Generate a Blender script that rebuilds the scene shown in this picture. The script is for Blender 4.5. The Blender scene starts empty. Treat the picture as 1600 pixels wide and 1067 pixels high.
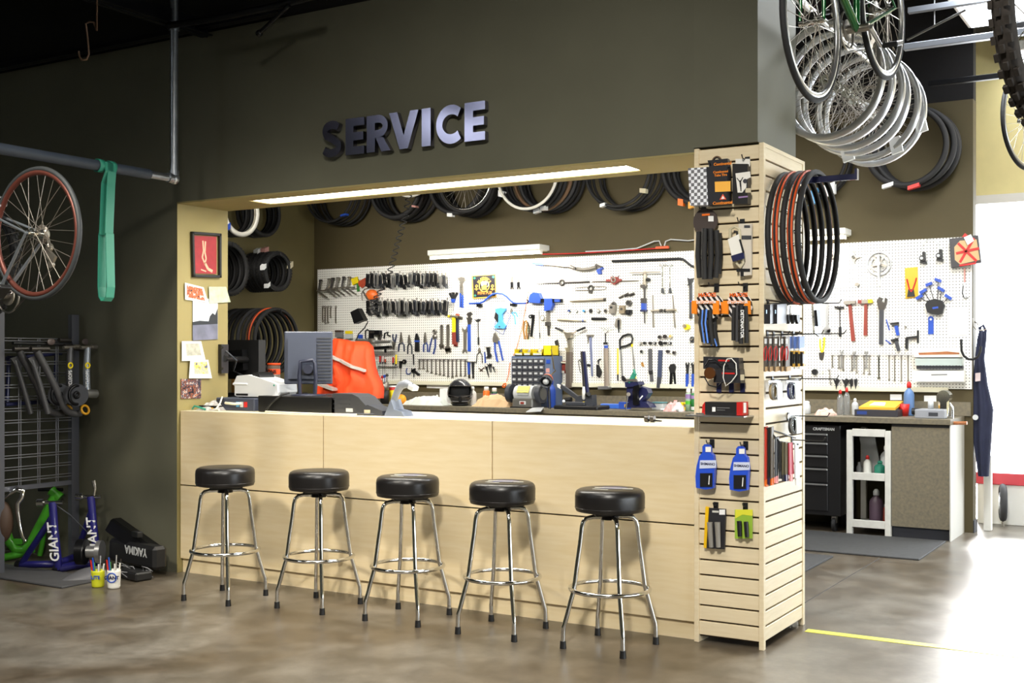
import bpy, math, random
from mathutils import Vector, Matrix
random.seed(7)
SC = bpy.context.scene
COL = SC.collection
PI = math.pi
# ---------------------------------------------------------------- camera, world, lights, exposure
FOC, CX, CY = 1828.0, 800.0, 559.0
YAW = math.radians(31.04)
CAM = Vector((1.878, -5.485, 1.42))
FW = Vector((-math.sin(YAW), math.cos(YAW), 0)); RT = Vector((math.cos(YAW), math.sin(YAW), 0))
cd = bpy.data.cameras.new('camera'); co = bpy.data.objects.new('camera', cd); COL.objects.link(co)
co.location = CAM; co.rotation_euler = (PI/2, 0, YAW)
cd.sensor_width = 36; cd.lens = FOC/1600*36; cd.shift_y = (CY-533.5)/1600; cd.clip_start = .05; cd.clip_end = 200
SC.camera = co
wd = bpy.data.worlds.new('daylight'); SC.world = wd; wd.use_nodes = True
bgn = wd.node_tree.nodes['Background']; bgn.inputs[0].default_value = (.86, .93, 1, 1); bgn.inputs[1].default_value = 10.5
vs = SC.view_settings; vs.view_transform = 'Standard'; vs.look = 'None'; vs.gamma = 1; vs.use_curve_mapping = False
vs.exposure = 0.12
def area(name, loc, rot, sx, sy, power, col):
    l = bpy.data.lights.new(name, 'AREA'); l.shape = 'RECTANGLE'; l.size = sx; l.size_y = sy; l.energy = power; l.color = col
    o = bpy.data.objects.new(name, l); COL.objects.link(o); o.location = loc; o.rotation_euler = rot; return o
def spot(name, loc, target, power, col, size, blend, rad=.08):
    l = bpy.data.lights.new(name, 'SPOT'); l.energy = power; l.color = col; l.spot_size = math.radians(size); l.spot_blend = blend; l.shadow_soft_size = rad
    o = bpy.data.objects.new(name, l); COL.objects.link(o); o.location = loc
    o.rotation_euler = (Vector(target)-Vector(loc)).to_track_quat('-Z', 'Y').to_euler(); return o
WARM = (1, .90, .74); COOL = (.93, .97, 1); NEUT = (1, .96, .88)
sl = bpy.data.lights.new('sun', 'SUN'); sl.energy = 7; sl.angle = math.radians(14); sl.color = (1, .98, .96)
so_ = bpy.data.objects.new('sun', sl); COL.objects.link(so_); so_.rotation_euler = Vector((.155, -1, -.47)).to_track_quat('-Z', 'Y').to_euler()
# shop lighting: added unseen spots and fill lamps, fluorescent tubes in the soffit and over the bench, daylight through the openings
spot('counter_fill_spot', (1.2, -5.2, 4.2), (-1.3, 0, .5), 1120, (1, .955, .87), 64, 1., .25)  # unseen spot added to light the counter and tower front
spot('counter_fill_spot', (-2.6, -4.6, 4.2), (-3.0, 0, .6), 760, (1, .93, .80), 44, 1., .25)  # second added spot, lifts the left end of the counter
l_ = area('floor_fill_light', (-1.2, -2.3, 4.3), (0, 0, 0), 3.4, .5, 60, NEUT); l_.data.spread = math.radians(105)  # unseen overhead lamp added to brighten the foreground floor
area('soffit_tube_light', (-2.15, .235, 2.44), (0, 0, 0), 2.6, .16, 60, NEUT)
area('bench_tube_light', (-4.15, 4.36, 2.385), (0.25, 0, 0), 1.18, .05, 15, NEUT)
area('bench_tube_light', (-1.5, 4.36, 2.385), (0.25, 0, 0), 1.18, .05, 13, COOL)
l_ = area('pegboard_fill_light', (-3.1, 1.9, 2.98), (math.radians(66), 0, 0), 6.0, .25, 60, NEUT); l_.data.spread = math.radians(84)  # lamp added out of sight behind the header to brighten the pegboard
area('ceiling_fill_light', (2.2, 5.0, 4.2), (0, 0, 0), .6, 1.2, 70, NEUT)  # added lamp without a fixture, brightens the cream far wall
area('ceiling_fill_light', (.75, 2.6, 4.2), (0, 0, 0), .6, 1.2, 260, COOL)  # added lamp without a fixture, brightens floor and bench at the right
for loc, rot, sx, sy in (((6.09, -.5, 1.1), (0, PI/2, 0), 1.2, 6.0), ((1.0, 6.19, 1.45), (PI/2, 0, PI), 5.2, 2.9)):
    o = area('window_portal', loc, rot, sx, sy, 1, (1, 1, 1)); o.data.cycles.is_portal = True

# ---------------------------------------------------------------- helpers
def ray(px, py): return FW + RT*((px-CX)/FOC) + Vector((0, 0, (CY-py)/FOC))
def on_y(px, py, Y): d = ray(px, py); return CAM + d*((Y-CAM.y)/d.y)
def on_x(px, py, X): d = ray(px, py); return CAM + d*((X-CAM.x)/d.x)
def on_z(px, py, Z): d = ray(px, py); return CAM + d*((Z-CAM.z)/d.z)
def depth(p): return (Vector(p)-CAM).dot(FW)
def lin(c):
    r = []
    for v in c[:3]:
        v /= 255.0
        r.append(v/12.92 if v <= .04045 else ((v+.055)/1.055)**2.4)
    return r
MATS = {}
def mat(name, rgb, rough=.5, metal=0., var=0., scale=8., bump=0., emit=0., coat=0., rgb2=None, stretch=None, trans=0.):
    if name in MATS: return MATS[name]
    m = bpy.data.materials.new(name); m.use_nodes = True; nt = m.node_tree; b = nt.nodes['Principled BSDF']
    c = lin(rgb)
    b.inputs['Base Color'].default_value = (*c, 1); b.inputs['Roughness'].default_value = rough; b.inputs['Metallic'].default_value = metal
    if coat: b.inputs['Coat Weight'].default_value = coat
    if trans: b.inputs['Transmission Weight'].default_value = trans
    if emit:
        b.inputs['Emission Color'].default_value = (*c, 1); b.inputs['Emission Strength'].default_value = emit
    if var or bump or rgb2:
        tc = nt.nodes.new('ShaderNodeTexCoord'); no = nt.nodes.new('ShaderNodeTexNoise'); no.inputs['Scale'].default_value = scale; no.inputs['Detail'].default_value = 5
        if stretch:
            mp = nt.nodes.new('ShaderNodeMapping'); mp.inputs['Scale'].default_value = stretch
            nt.links.new(tc.outputs['Object'], mp.inputs[0]); nt.links.new(mp.outputs[0], no.inputs[0])
        else: nt.links.new(tc.outputs['Object'], no.inputs[0])
        if var or rgb2:
            cr = nt.nodes.new('ShaderNodeValToRGB'); cr.color_ramp.elements[0].position = .3; cr.color_ramp.elements[1].position = .7
            a = lin(rgb2) if rgb2 else [x*(1-var) for x in c]
            cr.color_ramp.elements[0].color = (*a, 1); cr.color_ramp.elements[1].color = (*[min(1, x*(1+var)) for x in c], 1)
            nt.links.new(no.outputs['Fac'], cr.inputs[0]); nt.links.new(cr.outputs[0], b.inputs['Base Color'])
        if bump:
            bp = nt.nodes.new('ShaderNodeBump'); bp.inputs['Strength'].default_value = bump; bp.inputs['Distance'].default_value = .01
            nt.links.new(no.outputs['Fac'], bp.inputs['Height']); nt.links.new(bp.outputs[0], b.inputs['Normal'])
    MATS[name] = m; return m
class MB:
    def __init__(s): s.v = []; s.f = []; s.sm = []
    def add(s, vs_, fs, smooth=False):
        n = len(s.v); s.v += [tuple(p) for p in vs_]
        for f in fs: s.f.append([i+n for i in f]); s.sm.append(smooth)
        return s
    def box(s, x0, x1, y0, y1, z0, z1, c=0.):
        c = min(c, abs(x1-x0)*.45, abs(y1-y0)*.45, abs(z1-z0)*.45)
        if c <= 0:
            v = [(x, y, z) for x in (x0, x1) for y in (y0, y1) for z in (z0, z1)]
            return s.add(v, [(0, 1, 3, 2), (4, 6, 7, 5), (0, 4, 5, 1), (2, 3, 7, 6), (0, 2, 6, 4), (1, 5, 7, 3)])
        return s.obox(((x0+x1)/2, (y0+y1)/2, (z0+z1)/2), (abs(x1-x0)/2, 0, 0), (0, abs(y1-y0)/2, 0), (0, 0, abs(z1-z0)/2), c)
    def obox(s, ctr, u, v, w, c=0.):
        ctr = Vector(ctr); A = [Vector(u), Vector(v), Vector(w)]; L = [a.length for a in A]; D = [a/l for a, l in zip(A, L)]
        if c <= 0:
            vv = [ctr+A[0]*i+A[1]*j+A[2]*k for i in (-1, 1) for j in (-1, 1) for k in (-1, 1)]
            return s.add(vv, [(0, 1, 3, 2), (4, 6, 7, 5), (0, 4, 5, 1), (2, 3, 7, 6), (0, 2, 6, 4), (1, 5, 7, 3)])
        c = min([c]+[l*.9 for l in L])
        vv = []; idx = {}
        for i in (-1, 1):
            for j in (-1, 1):
                for k in (-1, 1):
                    for ax in range(3):
                        q = [(i, j, k)[n]*(L[n]-(0 if n == ax else c)) for n in range(3)]
                        idx[(i, j, k, ax)] = len(vv); vv.append(ctr+D[0]*q[0]+D[1]*q[1]+D[2]*q[2])
        fs = []
        for ax in range(3):
            o1, o2 = (ax+1) % 3, (ax+2) % 3
            for sg in (-1, 1):
                f = []
                for a, b in ((-1, -1), (1, -1), (1, 1), (-1, 1)):
                    t = [0, 0, 0]; t[ax] = sg; t[o1] = a; t[o2] = b; f.append(idx[(*t, ax)])
                fs.append(f)
        for ax in range(3):
            o1, o2 = (ax+1) % 3, (ax+2) % 3
            for a in (-1, 1):
                for b in (-1, 1):
                    f = []
                    for sg, o in ((-1, o1), (-1, o2), (1, o2), (1, o1)):
                        t = [0, 0, 0]; t[ax] = sg; t[o1] = a; t[o2] = b; f.append(idx[(*t, o)])
                    fs.append(f)
        for i in (-1, 1):
            for j in (-1, 1):
                for k in (-1, 1): fs.append([idx[(i, j, k, a)] for a in range(3)])
        return s.add(vv, fs)
    def cyl(s, p0, p1, r0, r1=None, seg=12, caps=True):
        r1 = r0 if r1 is None else r1
        p0, p1 = Vector(p0), Vector(p1); d = (p1-p0).normalized(); u = d.orthogonal().normalized(); w = d.cross(u)
        a = [u*math.cos(2*PI*i/seg)+w*math.sin(2*PI*i/seg) for i in range(seg)]
        s.add([p0+q*r0 for q in a]+[p1+q*r1 for q in a], [(i, (i+1) % seg, seg+(i+1) % seg, seg+i) for i in range(seg)], True)
        if caps:
            s.add([p0+q*r0 for q in a], [list(range(seg))[::-1]]); s.add([p1+q*r1 for q in a], [list(range(seg))])
        return s
    def tube(s, pts, r, seg=8, closed=False):
        P = [Vector(p) for p in pts]; n = len(P); rr = r if isinstance(r, (list, tuple)) else [r]*n
        T = []
        for i in range(n):
            a = P[i-1] if (i > 0 or closed) else P[i]; b = P[(i+1) % n] if (i < n-1 or closed) else P[i]
            T.append((b-a).normalized())
        u = T[0].orthogonal().normalized(); V = []
        for i in range(n):
            u = (u-T[i]*u.dot(T[i]))
            u = u.normalized() if u.length > 1e-6 else T[i].orthogonal().normalized()
            w = T[i].cross(u)
            V += [P[i]+(u*math.cos(2*PI*k/seg)+w*math.sin(2*PI*k/seg))*rr[i] for k in range(seg)]
        fs = []
        for i in range(n if closed else n-1):
            j = (i+1) % n
            for k in range(seg): fs.append((i*seg+k, i*seg+(k+1) % seg, j*seg+(k+1) % seg, j*seg+k))
        s.add(V, fs, True)
        if not closed: s.add(V[:seg], [list(range(seg))[::-1]]); s.add(V[-seg:], [list(range(seg))])
        return s
    def lathe(s, c, axis, prof, seg=24, closed=False):
        c = Vector(c); d = Vector(axis).normalized(); u = d.orthogonal().normalized(); w = d.cross(u); m = len(prof); V = []
        for i in range(seg):
            q = u*math.cos(2*PI*i/seg)+w*math.sin(2*PI*i/seg)
            V += [c+q*r+d*h for r, h in prof]
        fs = []
        for i in range(seg):
            j = (i+1) % seg
            for k in range(m if closed else m-1):
                k2 = (k+1) % m; fs.append((i*m+k, j*m+k, j*m+k2, i*m+k2))
        return s.add(V, fs, True)
    def torus(s, c, axis, R, r, seg=32, rs=8, squash=1.):
        return s.lathe(c, axis, [(R+r*math.cos(2*PI*k/rs), r*squash*math.sin(2*PI*k/rs)) for k in range(rs)], seg, True)
    def prism(s, poly, vec):
        P = [Vector(p) for p in poly]; n = len(P); v = Vector(vec)
        s.add(P+[p+v for p in P], [list(range(n))[::-1], list(range(n, 2*n))]+[(i, (i+1) % n, n+(i+1) % n, n+i) for i in range(n)])
        return s
    def ball(s, c, r, seg=16, rings=10):
        r = (r, r, r) if not isinstance(r, (tuple, list)) else r
        V = []
        for i in range(rings+1):
            a = PI*i/rings
            V += [(c[0]+r[0]*math.sin(a)*math.cos(2*PI*k/seg), c[1]+r[1]*math.sin(a)*math.sin(2*PI*k/seg), c[2]+r[2]*math.cos(a)) for k in range(seg)]
        return s.add(V, [(i*seg+k, (i+1)*seg+k, (i+1)*seg+(k+1) % seg, i*seg+(k+1) % seg) for i in range(rings) for k in range(seg)], True)
    def mesh(s, name, org=(0, 0, 0)):
        me = bpy.data.meshes.new(name); o = org
        me.from_pydata([(p[0]-o[0], p[1]-o[1], p[2]-o[2]) for p in s.v], [], s.f)
        me.polygons.foreach_set('use_smooth', s.sm); me.update(); return me
def root_of(o):
    while o.parent: o = o.parent
    return o
def obj(name, mb, m, parent=None, label=None, kind=None):
    """links one mesh object; coordinates are world (or prototype-local when the root sits at the origin)"""
    if parent is not None:
        org = root_of(parent).location.copy()
        if parent.parent is not None or parent.type == 'MESH': pass
        me = mb.mesh(name, org)
    elif mb.v:
        xs = [p[0] for p in mb.v]; ys = [p[1] for p in mb.v]; zs = [p[2] for p in mb.v]
        org = Vector(((min(xs)+max(xs))/2, (min(ys)+max(ys))/2, min(zs))); me = mb.mesh(name, org)
    o = bpy.data.objects.new(name, me); COL.objects.link(o); me.materials.append(m)
    if parent is not None: o.parent = parent
    else: o.location = org
    if label: o['label'] = label
    if kind: o['kind'] = kind
    return o
def tag(o, label, cat, group=None):
    o['label'] = label; o['category'] = cat
    if group: o['group'] = group
    return o
def thing(name, label, cat, loc=(0, 0, 0), group=None):
    o = bpy.data.objects.new(name, None); COL.objects.link(o); o.location = loc; o.empty_display_size = .05
    return tag(o, label, cat, group)
def struct(name, mb, m, parent=None):
    o = obj(name, mb, m, parent)
    if parent is None: o['kind'] = 'structure'
    return o
def dup(root, loc, rot=None, label=None):
    r = root.copy(); COL.objects.link(r); r.location = loc
    if rot is not None: r.rotation_euler = rot
    if label: r['label'] = label
    for ch in list(root.children):
        c = ch.copy(); COL.objects.link(c); c.parent = r
        for g in list(ch.children):
            d = g.copy(); COL.objects.link(d); d.parent = c
    return r
def text(body, size, P, u, v, m, parent, depth_=.002, name='lettering', bold=0., align='CENTER', squeeze=1.):
    """flat print: P is the anchor, u the reading direction, v the up direction"""
    cu = bpy.data.curves.new(name, 'FONT'); cu.body = body; cu.size = size; cu.extrude = depth_/2; cu.align_x = align; cu.align_y = 'CENTER'; cu.offset = bold*size; cu.resolution_u = 3
    t = bpy.data.objects.new(name, cu); COL.objects.link(t)
    dg = bpy.context.evaluated_depsgraph_get(); dg.update()
    me = bpy.data.meshes.new_from_object(t.evaluated_get(dg)); bpy.data.objects.remove(t); bpy.data.curves.remove(cu)
    u = Vector(u).normalized(); v = Vector(v).normalized(); n = u.cross(v); org = root_of(parent).location if parent else Vector()
    for q in me.vertices:
        c = q.co; q.co = Vector(P)-org+u*c.x*squeeze+v*c.y+n*c.z
    me.materials.clear(); me.materials.append(m)
    o = bpy.data.objects.new(name, me); COL.objects.link(o)
    if parent: o.parent = parent
    return o
ORD = ['first', 'second', 'third', 'fourth', 'fifth', 'sixth', 'seventh', 'eighth', 'ninth', 'tenth', 'eleventh', 'twelfth', 'thirteenth', 'fourteenth', 'fifteenth', 'sixteenth', 'seventeenth', 'eighteenth', 'nineteenth', 'twentieth', 'twenty-first', 'twenty-second']

# ---------------------------------------------------------------- materials
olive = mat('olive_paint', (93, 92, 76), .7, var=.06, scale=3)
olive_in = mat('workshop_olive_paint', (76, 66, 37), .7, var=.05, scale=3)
olive_in_lit = mat('lit_workshop_paint', (108, 97, 58), .7, var=.05, scale=3)  # lighter copy of the workshop paint, light on the side wall put into colour
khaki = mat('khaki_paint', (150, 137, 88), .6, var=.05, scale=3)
maple = mat('maple_laminate', (231, 213, 176), .42, rgb2=(224, 203, 160), scale=5, stretch=(1, 1, 9))
maple_top = mat('maple_top', (236, 226, 198), .35, var=.04, scale=4)
slatm = mat('slatwall_maple', (229, 214, 182), .45, rgb2=(220, 202, 166), scale=6, stretch=(1, 1, 10))
black = mat('black_plastic', (22, 22, 23), .45)
blackm = mat('black_metal', (26, 26, 28), .35, .6)
rubber = mat('black_rubber', (24, 24, 25), .75, var=.2, scale=60, bump=.15)
rubber2 = mat('grey_rubber', (52, 52, 54), .7)
vinyl = mat('black_vinyl', (24, 22, 22), .34, var=.2, scale=10, bump=.06)
chrome = mat('chrome', (225, 225, 222), .12, 1)
steel = mat('steel', (158, 152, 142), .36, .85)
dsteel = mat('dark_steel', (82, 78, 74), .42, .8)
alu = mat('aluminium', (205, 205, 205), .3, .9)
galv = mat('galvanized_pipe', (160, 165, 172), .33, .9, var=.15, scale=20)
white = mat('white_paint', (236, 234, 226), .5)
ivory = mat('ivory_paint', (224, 220, 196), .5)
paper = mat('white_paper', (240, 240, 238), .8)
grey = mat('grey_plastic', (120, 120, 120), .5)
dgrey = mat('dark_grey_plastic', (58, 60, 66), .45)
lgrey = mat('light_grey_plastic', (198, 200, 200), .5)
blue = mat('tool_blue', (38, 78, 178), .4)
lblue = mat('light_blue', (88, 164, 214), .4)
navy = mat('navy_enamel', (28, 32, 74), .4, coat=.3)
red = mat('red', (196, 30, 26), .45)
dred = mat('brick_red', (138, 52, 38), .5)
orange = mat('orange', (240, 112, 20), .5)
yellow = mat('yellow', (240, 214, 20), .45)
green = mat('green', (60, 130, 50), .5)
lime = mat('lime_enamel', (78, 176, 40), .4, coat=.4)
teal = mat('teal', (46, 140, 116), .5)
wood = mat('wood_handle', (170, 106, 62), .5, var=.15, scale=30)
brown = mat('brown_leather', (72, 52, 38), .6)
clear = mat('clear_plastic', (225, 230, 235), .15, trans=.85)
gold = mat('gold_print', (226, 176, 70), .5)
bench_lam = mat('bench_laminate', (126, 116, 94), .55, rgb2=(104, 98, 84), scale=45)
tube_glow = mat('fluorescent_tube', (255, 246, 222), .5, emit=9)

def concrete():
    m = bpy.data.materials.new('polished_concrete'); m.use_nodes = True; nt = m.node_tree; b = nt.nodes['Principled BSDF']; N = nt.nodes.new; L = nt.links.new
    tc = N('ShaderNodeTexCoord'); n1 = N('ShaderNodeTexNoise'); n1.inputs['Scale'].default_value = .9; n1.inputs['Detail'].default_value = 9; n1.inputs['Distortion'].default_value = 1.2
    n2 = N('ShaderNodeTexNoise'); n2.inputs['Scale'].default_value = 5.0; n2.inputs['Detail'].default_value = 12; n2.inputs['Roughness'].default_value = .7
    for n in (n1, n2): L(tc.outputs['Object'], n.inputs[0])
    r1 = N('ShaderNodeValToRGB'); e = r1.color_ramp.elements; e[0].position = .36; e[0].color = (*lin((96, 84, 68)), 1); e[1].position = .62; e[1].color = (*lin((124, 118, 108)), 1)
    r2 = N('ShaderNodeValToRGB'); e = r2.color_ramp.elements; e[0].position = .38; e[0].color = (.56, .54, .51, 1); e[1].position = .66; e[1].color = (1.1, 1.1, 1.1, 1)
    mx = N('ShaderNodeMixRGB'); mx.blend_type = 'MULTIPLY'; mx.inputs[0].default_value = 1
    L(n1.outputs['Fac'], r1.inputs[0]); L(n2.outputs['Fac'], r2.inputs[0]); L(r1.outputs[0], mx.inputs[1]); L(r2.outputs[0], mx.inputs[2]); L(mx.outputs[0], b.inputs['Base Color'])
    rr = N('ShaderNodeMapRange'); rr.inputs[3].default_value = .22; rr.inputs[4].default_value = .42; L(n2.outputs['Fac'], rr.inputs[0]); L(rr.outputs[0], b.inputs['Roughness'])
    return m
def pegmat():
    m = bpy.data.materials.new('pegboard_white'); m.use_nodes = True; nt = m.node_tree; b = nt.nodes['Principled BSDF']; N = nt.nodes.new; L = nt.links.new
    b.inputs['Roughness'].default_value = .55
    tc = N('ShaderNodeTexCoord'); sp = N('ShaderNodeSeparateXYZ'); L(tc.outputs['Object'], sp.inputs[0]); sq = []
    for ax in ('X', 'Z'):
        d = N('ShaderNodeMath'); d.operation = 'MULTIPLY'; d.inputs[1].default_value = 1/.0254; L(sp.outputs[ax], d.inputs[0])
        f = N('ShaderNodeMath'); f.operation = 'FLOORED_MODULO'; f.inputs[1].default_value = 1; L(d.outputs[0], f.inputs[0])
        u = N('ShaderNodeMath'); u.operation = 'SUBTRACT'; u.inputs[1].default_value = .5; L(f.outputs[0], u.inputs[0])
        q = N('ShaderNodeMath'); q.operation = 'POWER'; q.inputs[1].default_value = 2; L(u.outputs[0], q.inputs[0]); sq.append(q)
    a = N('ShaderNodeMath'); a.operation = 'ADD'; L(sq[0].outputs[0], a.inputs[0]); L(sq[1].outputs[0], a.inputs[1])
    c = N('ShaderNodeMath'); c.operation = 'LESS_THAN'; c.inputs[1].default_value = .030; L(a.outputs[0], c.inputs[0])
    mx = N('ShaderNodeMixRGB'); mx.inputs[1].default_value = (*lin((240, 238, 230)), 1); mx.inputs[2].default_value = (*lin((70, 62, 50)), 1); L(c.outputs[0], mx.inputs[0]); L(mx.outputs[0], b.inputs['Base Color'])
    return m
# ---------------------------------------------------------------- room shell
CEIL = 4.4
fl = struct('floor', MB().box(-9.2, 6.2, -9.2, 12, -.06, 0), concrete())
dark_ceil = mat('black_ceiling_paint', (17, 14, 13), .9)
struct('ceiling', MB().box(-9.2, 6.2, -6.3, 6.4, CEIL, CEIL+.1).box(-9.2, 6.2, -9.2, -8.2, CEIL, CEIL+.1).box(-9.2, -7.0, -8.2, -6.3, CEIL, CEIL+.1).box(-5.5, 6.2, -8.2, -6.3, CEIL, CEIL+.1), dark_ceil)  # unseen gap over the rear left, added so the sign letters reflect sky
YB = 4.55                     # face of the pegboard
struct('wall_front', MB().box(-9.1, -4.01, 0, .46, 0, 3.53), olive)
hd = struct('wall_header', MB().box(-4.01, -.36, 0, .46, 2.449, 3.53), olive)
struct('wall_pillar', MB().box(-.36, -.03, 0, .6, 2.47, CEIL), olive)
struct('wall_upper', MB().box(-9.1, -.36, .02, .44, 3.53, CEIL), dark_ceil)
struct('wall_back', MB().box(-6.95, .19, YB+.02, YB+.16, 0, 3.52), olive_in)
struct('wall_back_upper', MB().box(-6.95, .19, YB+.03, YB+.15, 3.52, CEIL), dark_ceil)
struct('wall_side', MB().box(-6.95, -6.75, .46, YB+.02, 0, CEIL), olive_in_lit)
struct('wall_left', MB().box(-9.2, -9.1, -9.1, .46, 0, CEIL), olive)
struct('wall_rear', MB().box(-9.1, 6.1, -9.2, -9.1, 0, CEIL), olive)
cream = mat('cream_paint', (236, 222, 160), .6, var=.03)
fw = MB(); fw.box(-6.95, 6.1, 6.2, 6.35, 2.9, CEIL); fw.box(-6.95, -1.6, 6.2, 6.35, 0, 2.9); fw.box(3.6, 6.1, 6.2, 6.35, 0, 2.9)
struct('wall_far', fw, cream)
struct('trim_1', MB().box(-1.68, 3.68, 6.16, 6.2, 2.86, 2.94), white)
rw = MB(); rw.box(6.1, 6.2, -9.2, 6.35, 1.7, CEIL); rw.box(6.1, 6.2, -9.2, -3.5, 0, 1.7); rw.box(6.1, 6.2, 2.5, 6.35, 0, 1.7); rw.box(6.1, 6.2, -3.5, 2.5, 0, .5)
struct('wall_right', rw, cream)
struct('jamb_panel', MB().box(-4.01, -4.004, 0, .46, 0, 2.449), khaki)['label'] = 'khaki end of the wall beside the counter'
# soffit underside with the fluorescent strip
so = MB(); so.box(-4.0, -.36, 0.0, .13, 2.438, 2.449); so.box(-4.0, -.36, .34, .46, 2.438, 2.449); so.box(-4.0, -3.5, .13, .34, 2.438, 2.449); so.box(-.8, -.36, .13, .34, 2.438, 2.449)
struct('soffit_trim', so, khaki)
t = thing('soffit_light', 'long white fluorescent strip in the underside of the wall above the counter', 'light', (-2.15, .235, 2.442))
obj('diffuser', MB().box(-3.49, -.81, .14, .33, 2.4425, 2.446), tube_glow, t)
obj('frame', MB().box(-3.495, -.805, .132, .14, 2.437, 2.448).box(-3.495, -.805, .33, .338, 2.437, 2.448), khaki, t)
# pegboard panels: sheets side by side
pm = pegmat(); XL = on_y(496, 412, YB).x; XR = .185; Z0, Z1 = 1.166, 2.402
xs = [XL]+[XR-1.22*k for k in (5, 4, 3, 2, 1)]+[XR]
pb = thing('pegboard', 'white perforated pegboard covering the back wall above the workbench', 'pegboard', ((XL+XR)/2, YB+.006, Z0))
for a, b_ in zip(xs[:-1], xs[1:]): obj('panel', MB().box(a+.0015, b_-.0015, YB, YB+.018, Z0, Z1), pm, pb)
obj('bottom_rail', MB().box(XL, on_y(1482, 605, YB).x, YB-.02, YB, Z0-.03, Z0+.012, .004), ivory, pb)

# ---------------------------------------------------------------- service counter
HC = 1.07; XC0, XC1 = -4.0, -.362
t = thing('service_counter', 'long pale maple laminate service counter behind the row of stools', 'counter', ((XC0+XC1)/2, .35, 0))
obj('body', MB().box(XC0, XC1, .045, .68, .1, HC-.03), black, t)
zs = HC*(893-757)/(893-641)*1.0
zs = 1.42-1.42*(757-559)/(893-559)
s1 = on_y(505, 700, .02).x; s2 = on_y(769, 720, .02).x; g = .004
for a, b_ in ((XC0, s1), (s1, s2), (s2, XC1)): obj('upper_panel', MB().box(a+g*.8, b_-g*.8, .02, .045, zs+g, HC-.002, .0015), maple, t)
obj('lower_panel', MB().box(XC0+.003, XC1-.003, .02, .045, .094, zs-g, .0015), maple, t)
obj('kick_plate', MB().box(XC0+.003, XC1-.003, .042, .06, 0, .094), maple, t)
obj('worktop', MB().box(XC0, XC1, .046, .72, HC-.03, HC, .003), maple_top, t)
obj('top_edge', MB().box(XC0+.003, XC1-.003, .02, .0465, HC-.002, HC, .0005), maple_top, t)

# ---------------------------------------------------------------- slatwall tower
t = thing('slatwall_tower', 'tall maple slatwall display tower at the right end of the counter', 'display stand', (-.18, .33, 0))
TZ = 2.465; gr = mat('slat_groove', (70, 56, 44), .8)
obj('core', MB().box(-.34, -.022, .022, .64, .03, TZ-.02), gr, t)
n = 32; p = (TZ-.04)/n
fs = None; ss = None
for k in range(n):
    if fs is None:
        fs = obj('front_slat', MB().box(-.335, -.024, .004, .026, 0.04, .04+p-.009, .002), slatm, t); ss = obj('side_slat', MB().box(-.026, -.003, .03, .63, .04, .04+p-.009, .002), slatm, t)
    else:
        for q in (fs, ss):
            c = q.copy(); COL.objects.link(c); c.parent = t; c.location = (0, 0, p*k)
for nm, a in (('corner_trim', (-.024, .001, 0, .028)), ('edge_trim', (-.36, -.335, 0, .05)), ('edge_trim', (-.026, .001, .63, .66))):
    obj(nm, MB().box(*a, 0, TZ, .002), slatm, t)
obj('back_panel', MB().box(-.36, -.335, .05, .66, 0, TZ), slatm, t)
obj('top_cap', MB().box(-.36, 0, .03, .655, TZ-.02, TZ-.001), slatm, t)
# ---------------------------------------------------------------- bar stools
def make_stool():
    t = thing('bar_stool', '', 'stool')
    st = obj('seat', MB().lathe((0, 0, 0), (0, 0, 1), [(0.001, .665), (.15, .665), (.166, .668), (.170, .678), (.172, .69), (.1725, .74), (.170, .757), (.163, .768), (.150, .775), (.1, .779), (.001, .780)], 40), vinyl, t)
    obj('welt', MB().torus((0, 0, .686), (0, 0, 1), .1705, .0028, 40, 6), vinyl, st)
    obj('swivel_plate', MB().box(-.095, .095, -.095, .095, .650, .667, .008).cyl((0, 0, .625), (0, 0, .652), .045, seg=20), blackm, t)
    obj('foot_ring', MB().torus((0, 0, .285), (0, 0, 1), .196, .0105, 48, 10), chrome, t)
    prof = [(.03, .638), (.09, .638), (.118, .632), (.134, .616), (.141, .59), (.150, .51), (.166, .40), (.181, .285), (.196, .235), (.226, .125), (.233, .105), (.235, .085), (.236, .03)]
    for k in range(4):
        a = PI/2*k; c, s_ = math.cos(a), math.sin(a)
        lg = obj('leg', MB().tube([(r*c, r*s_, z) for r, z in prof], .0115, 10), chrome, t)
        obj('rubber_foot', MB().cyl((.236*c, .236*s_, 0), (.236*c, .236*s_, .036), .0165, .0145, 14), black, lg)
    return t
feet = [[(287.7, 939), (357.5, 949), (414.8, 932), (346.8, 918)], [(434.5, 950), (503.7, 961), (561.6, 943), (493.3, 933.4)], [(570.3, 971.4), (653.9, 980.4), (701, 957), (622, 952)],
        [(716.8, 990), (804.9, 1003), (853, 981), (767, 969.7)], [(884.7, 1013), (976.3, 1027.7), (1024.8, 1004.5), (935.6, 990)]]
slab = ['plain black topped chrome bar stool nearest the dark green wall', 'plain black topped chrome bar stool, second from the dark green wall', 'chrome bar stool with printed black top, middle of the five stools', 'chrome bar stool with printed black top, second from the slatwall tower', 'chrome bar stool with printed black top nearest the slatwall tower']
stools = []
for i, ft in enumerate(feet):
    P = [on_z(x, y, 0) for x, y in ft]; c = sum(P, Vector())/4; d = P[1]-c; ang = math.atan2(d.y, d.x)
    if c.y > -.30: c.y = -.30
    s_ = make_stool() if i == 0 else dup(stools[0], c, (0, 0, ang))
    s_.location = c; s_.rotation_euler = (0, 0, ang); s_['label'] = slab[i]; s_['group'] = 'bar stools along the service counter'; stools.append(s_)
pale = mat('pale_print', (205, 205, 196), .3); pblue = mat('blue_print', (52, 60, 110), .3)
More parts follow.
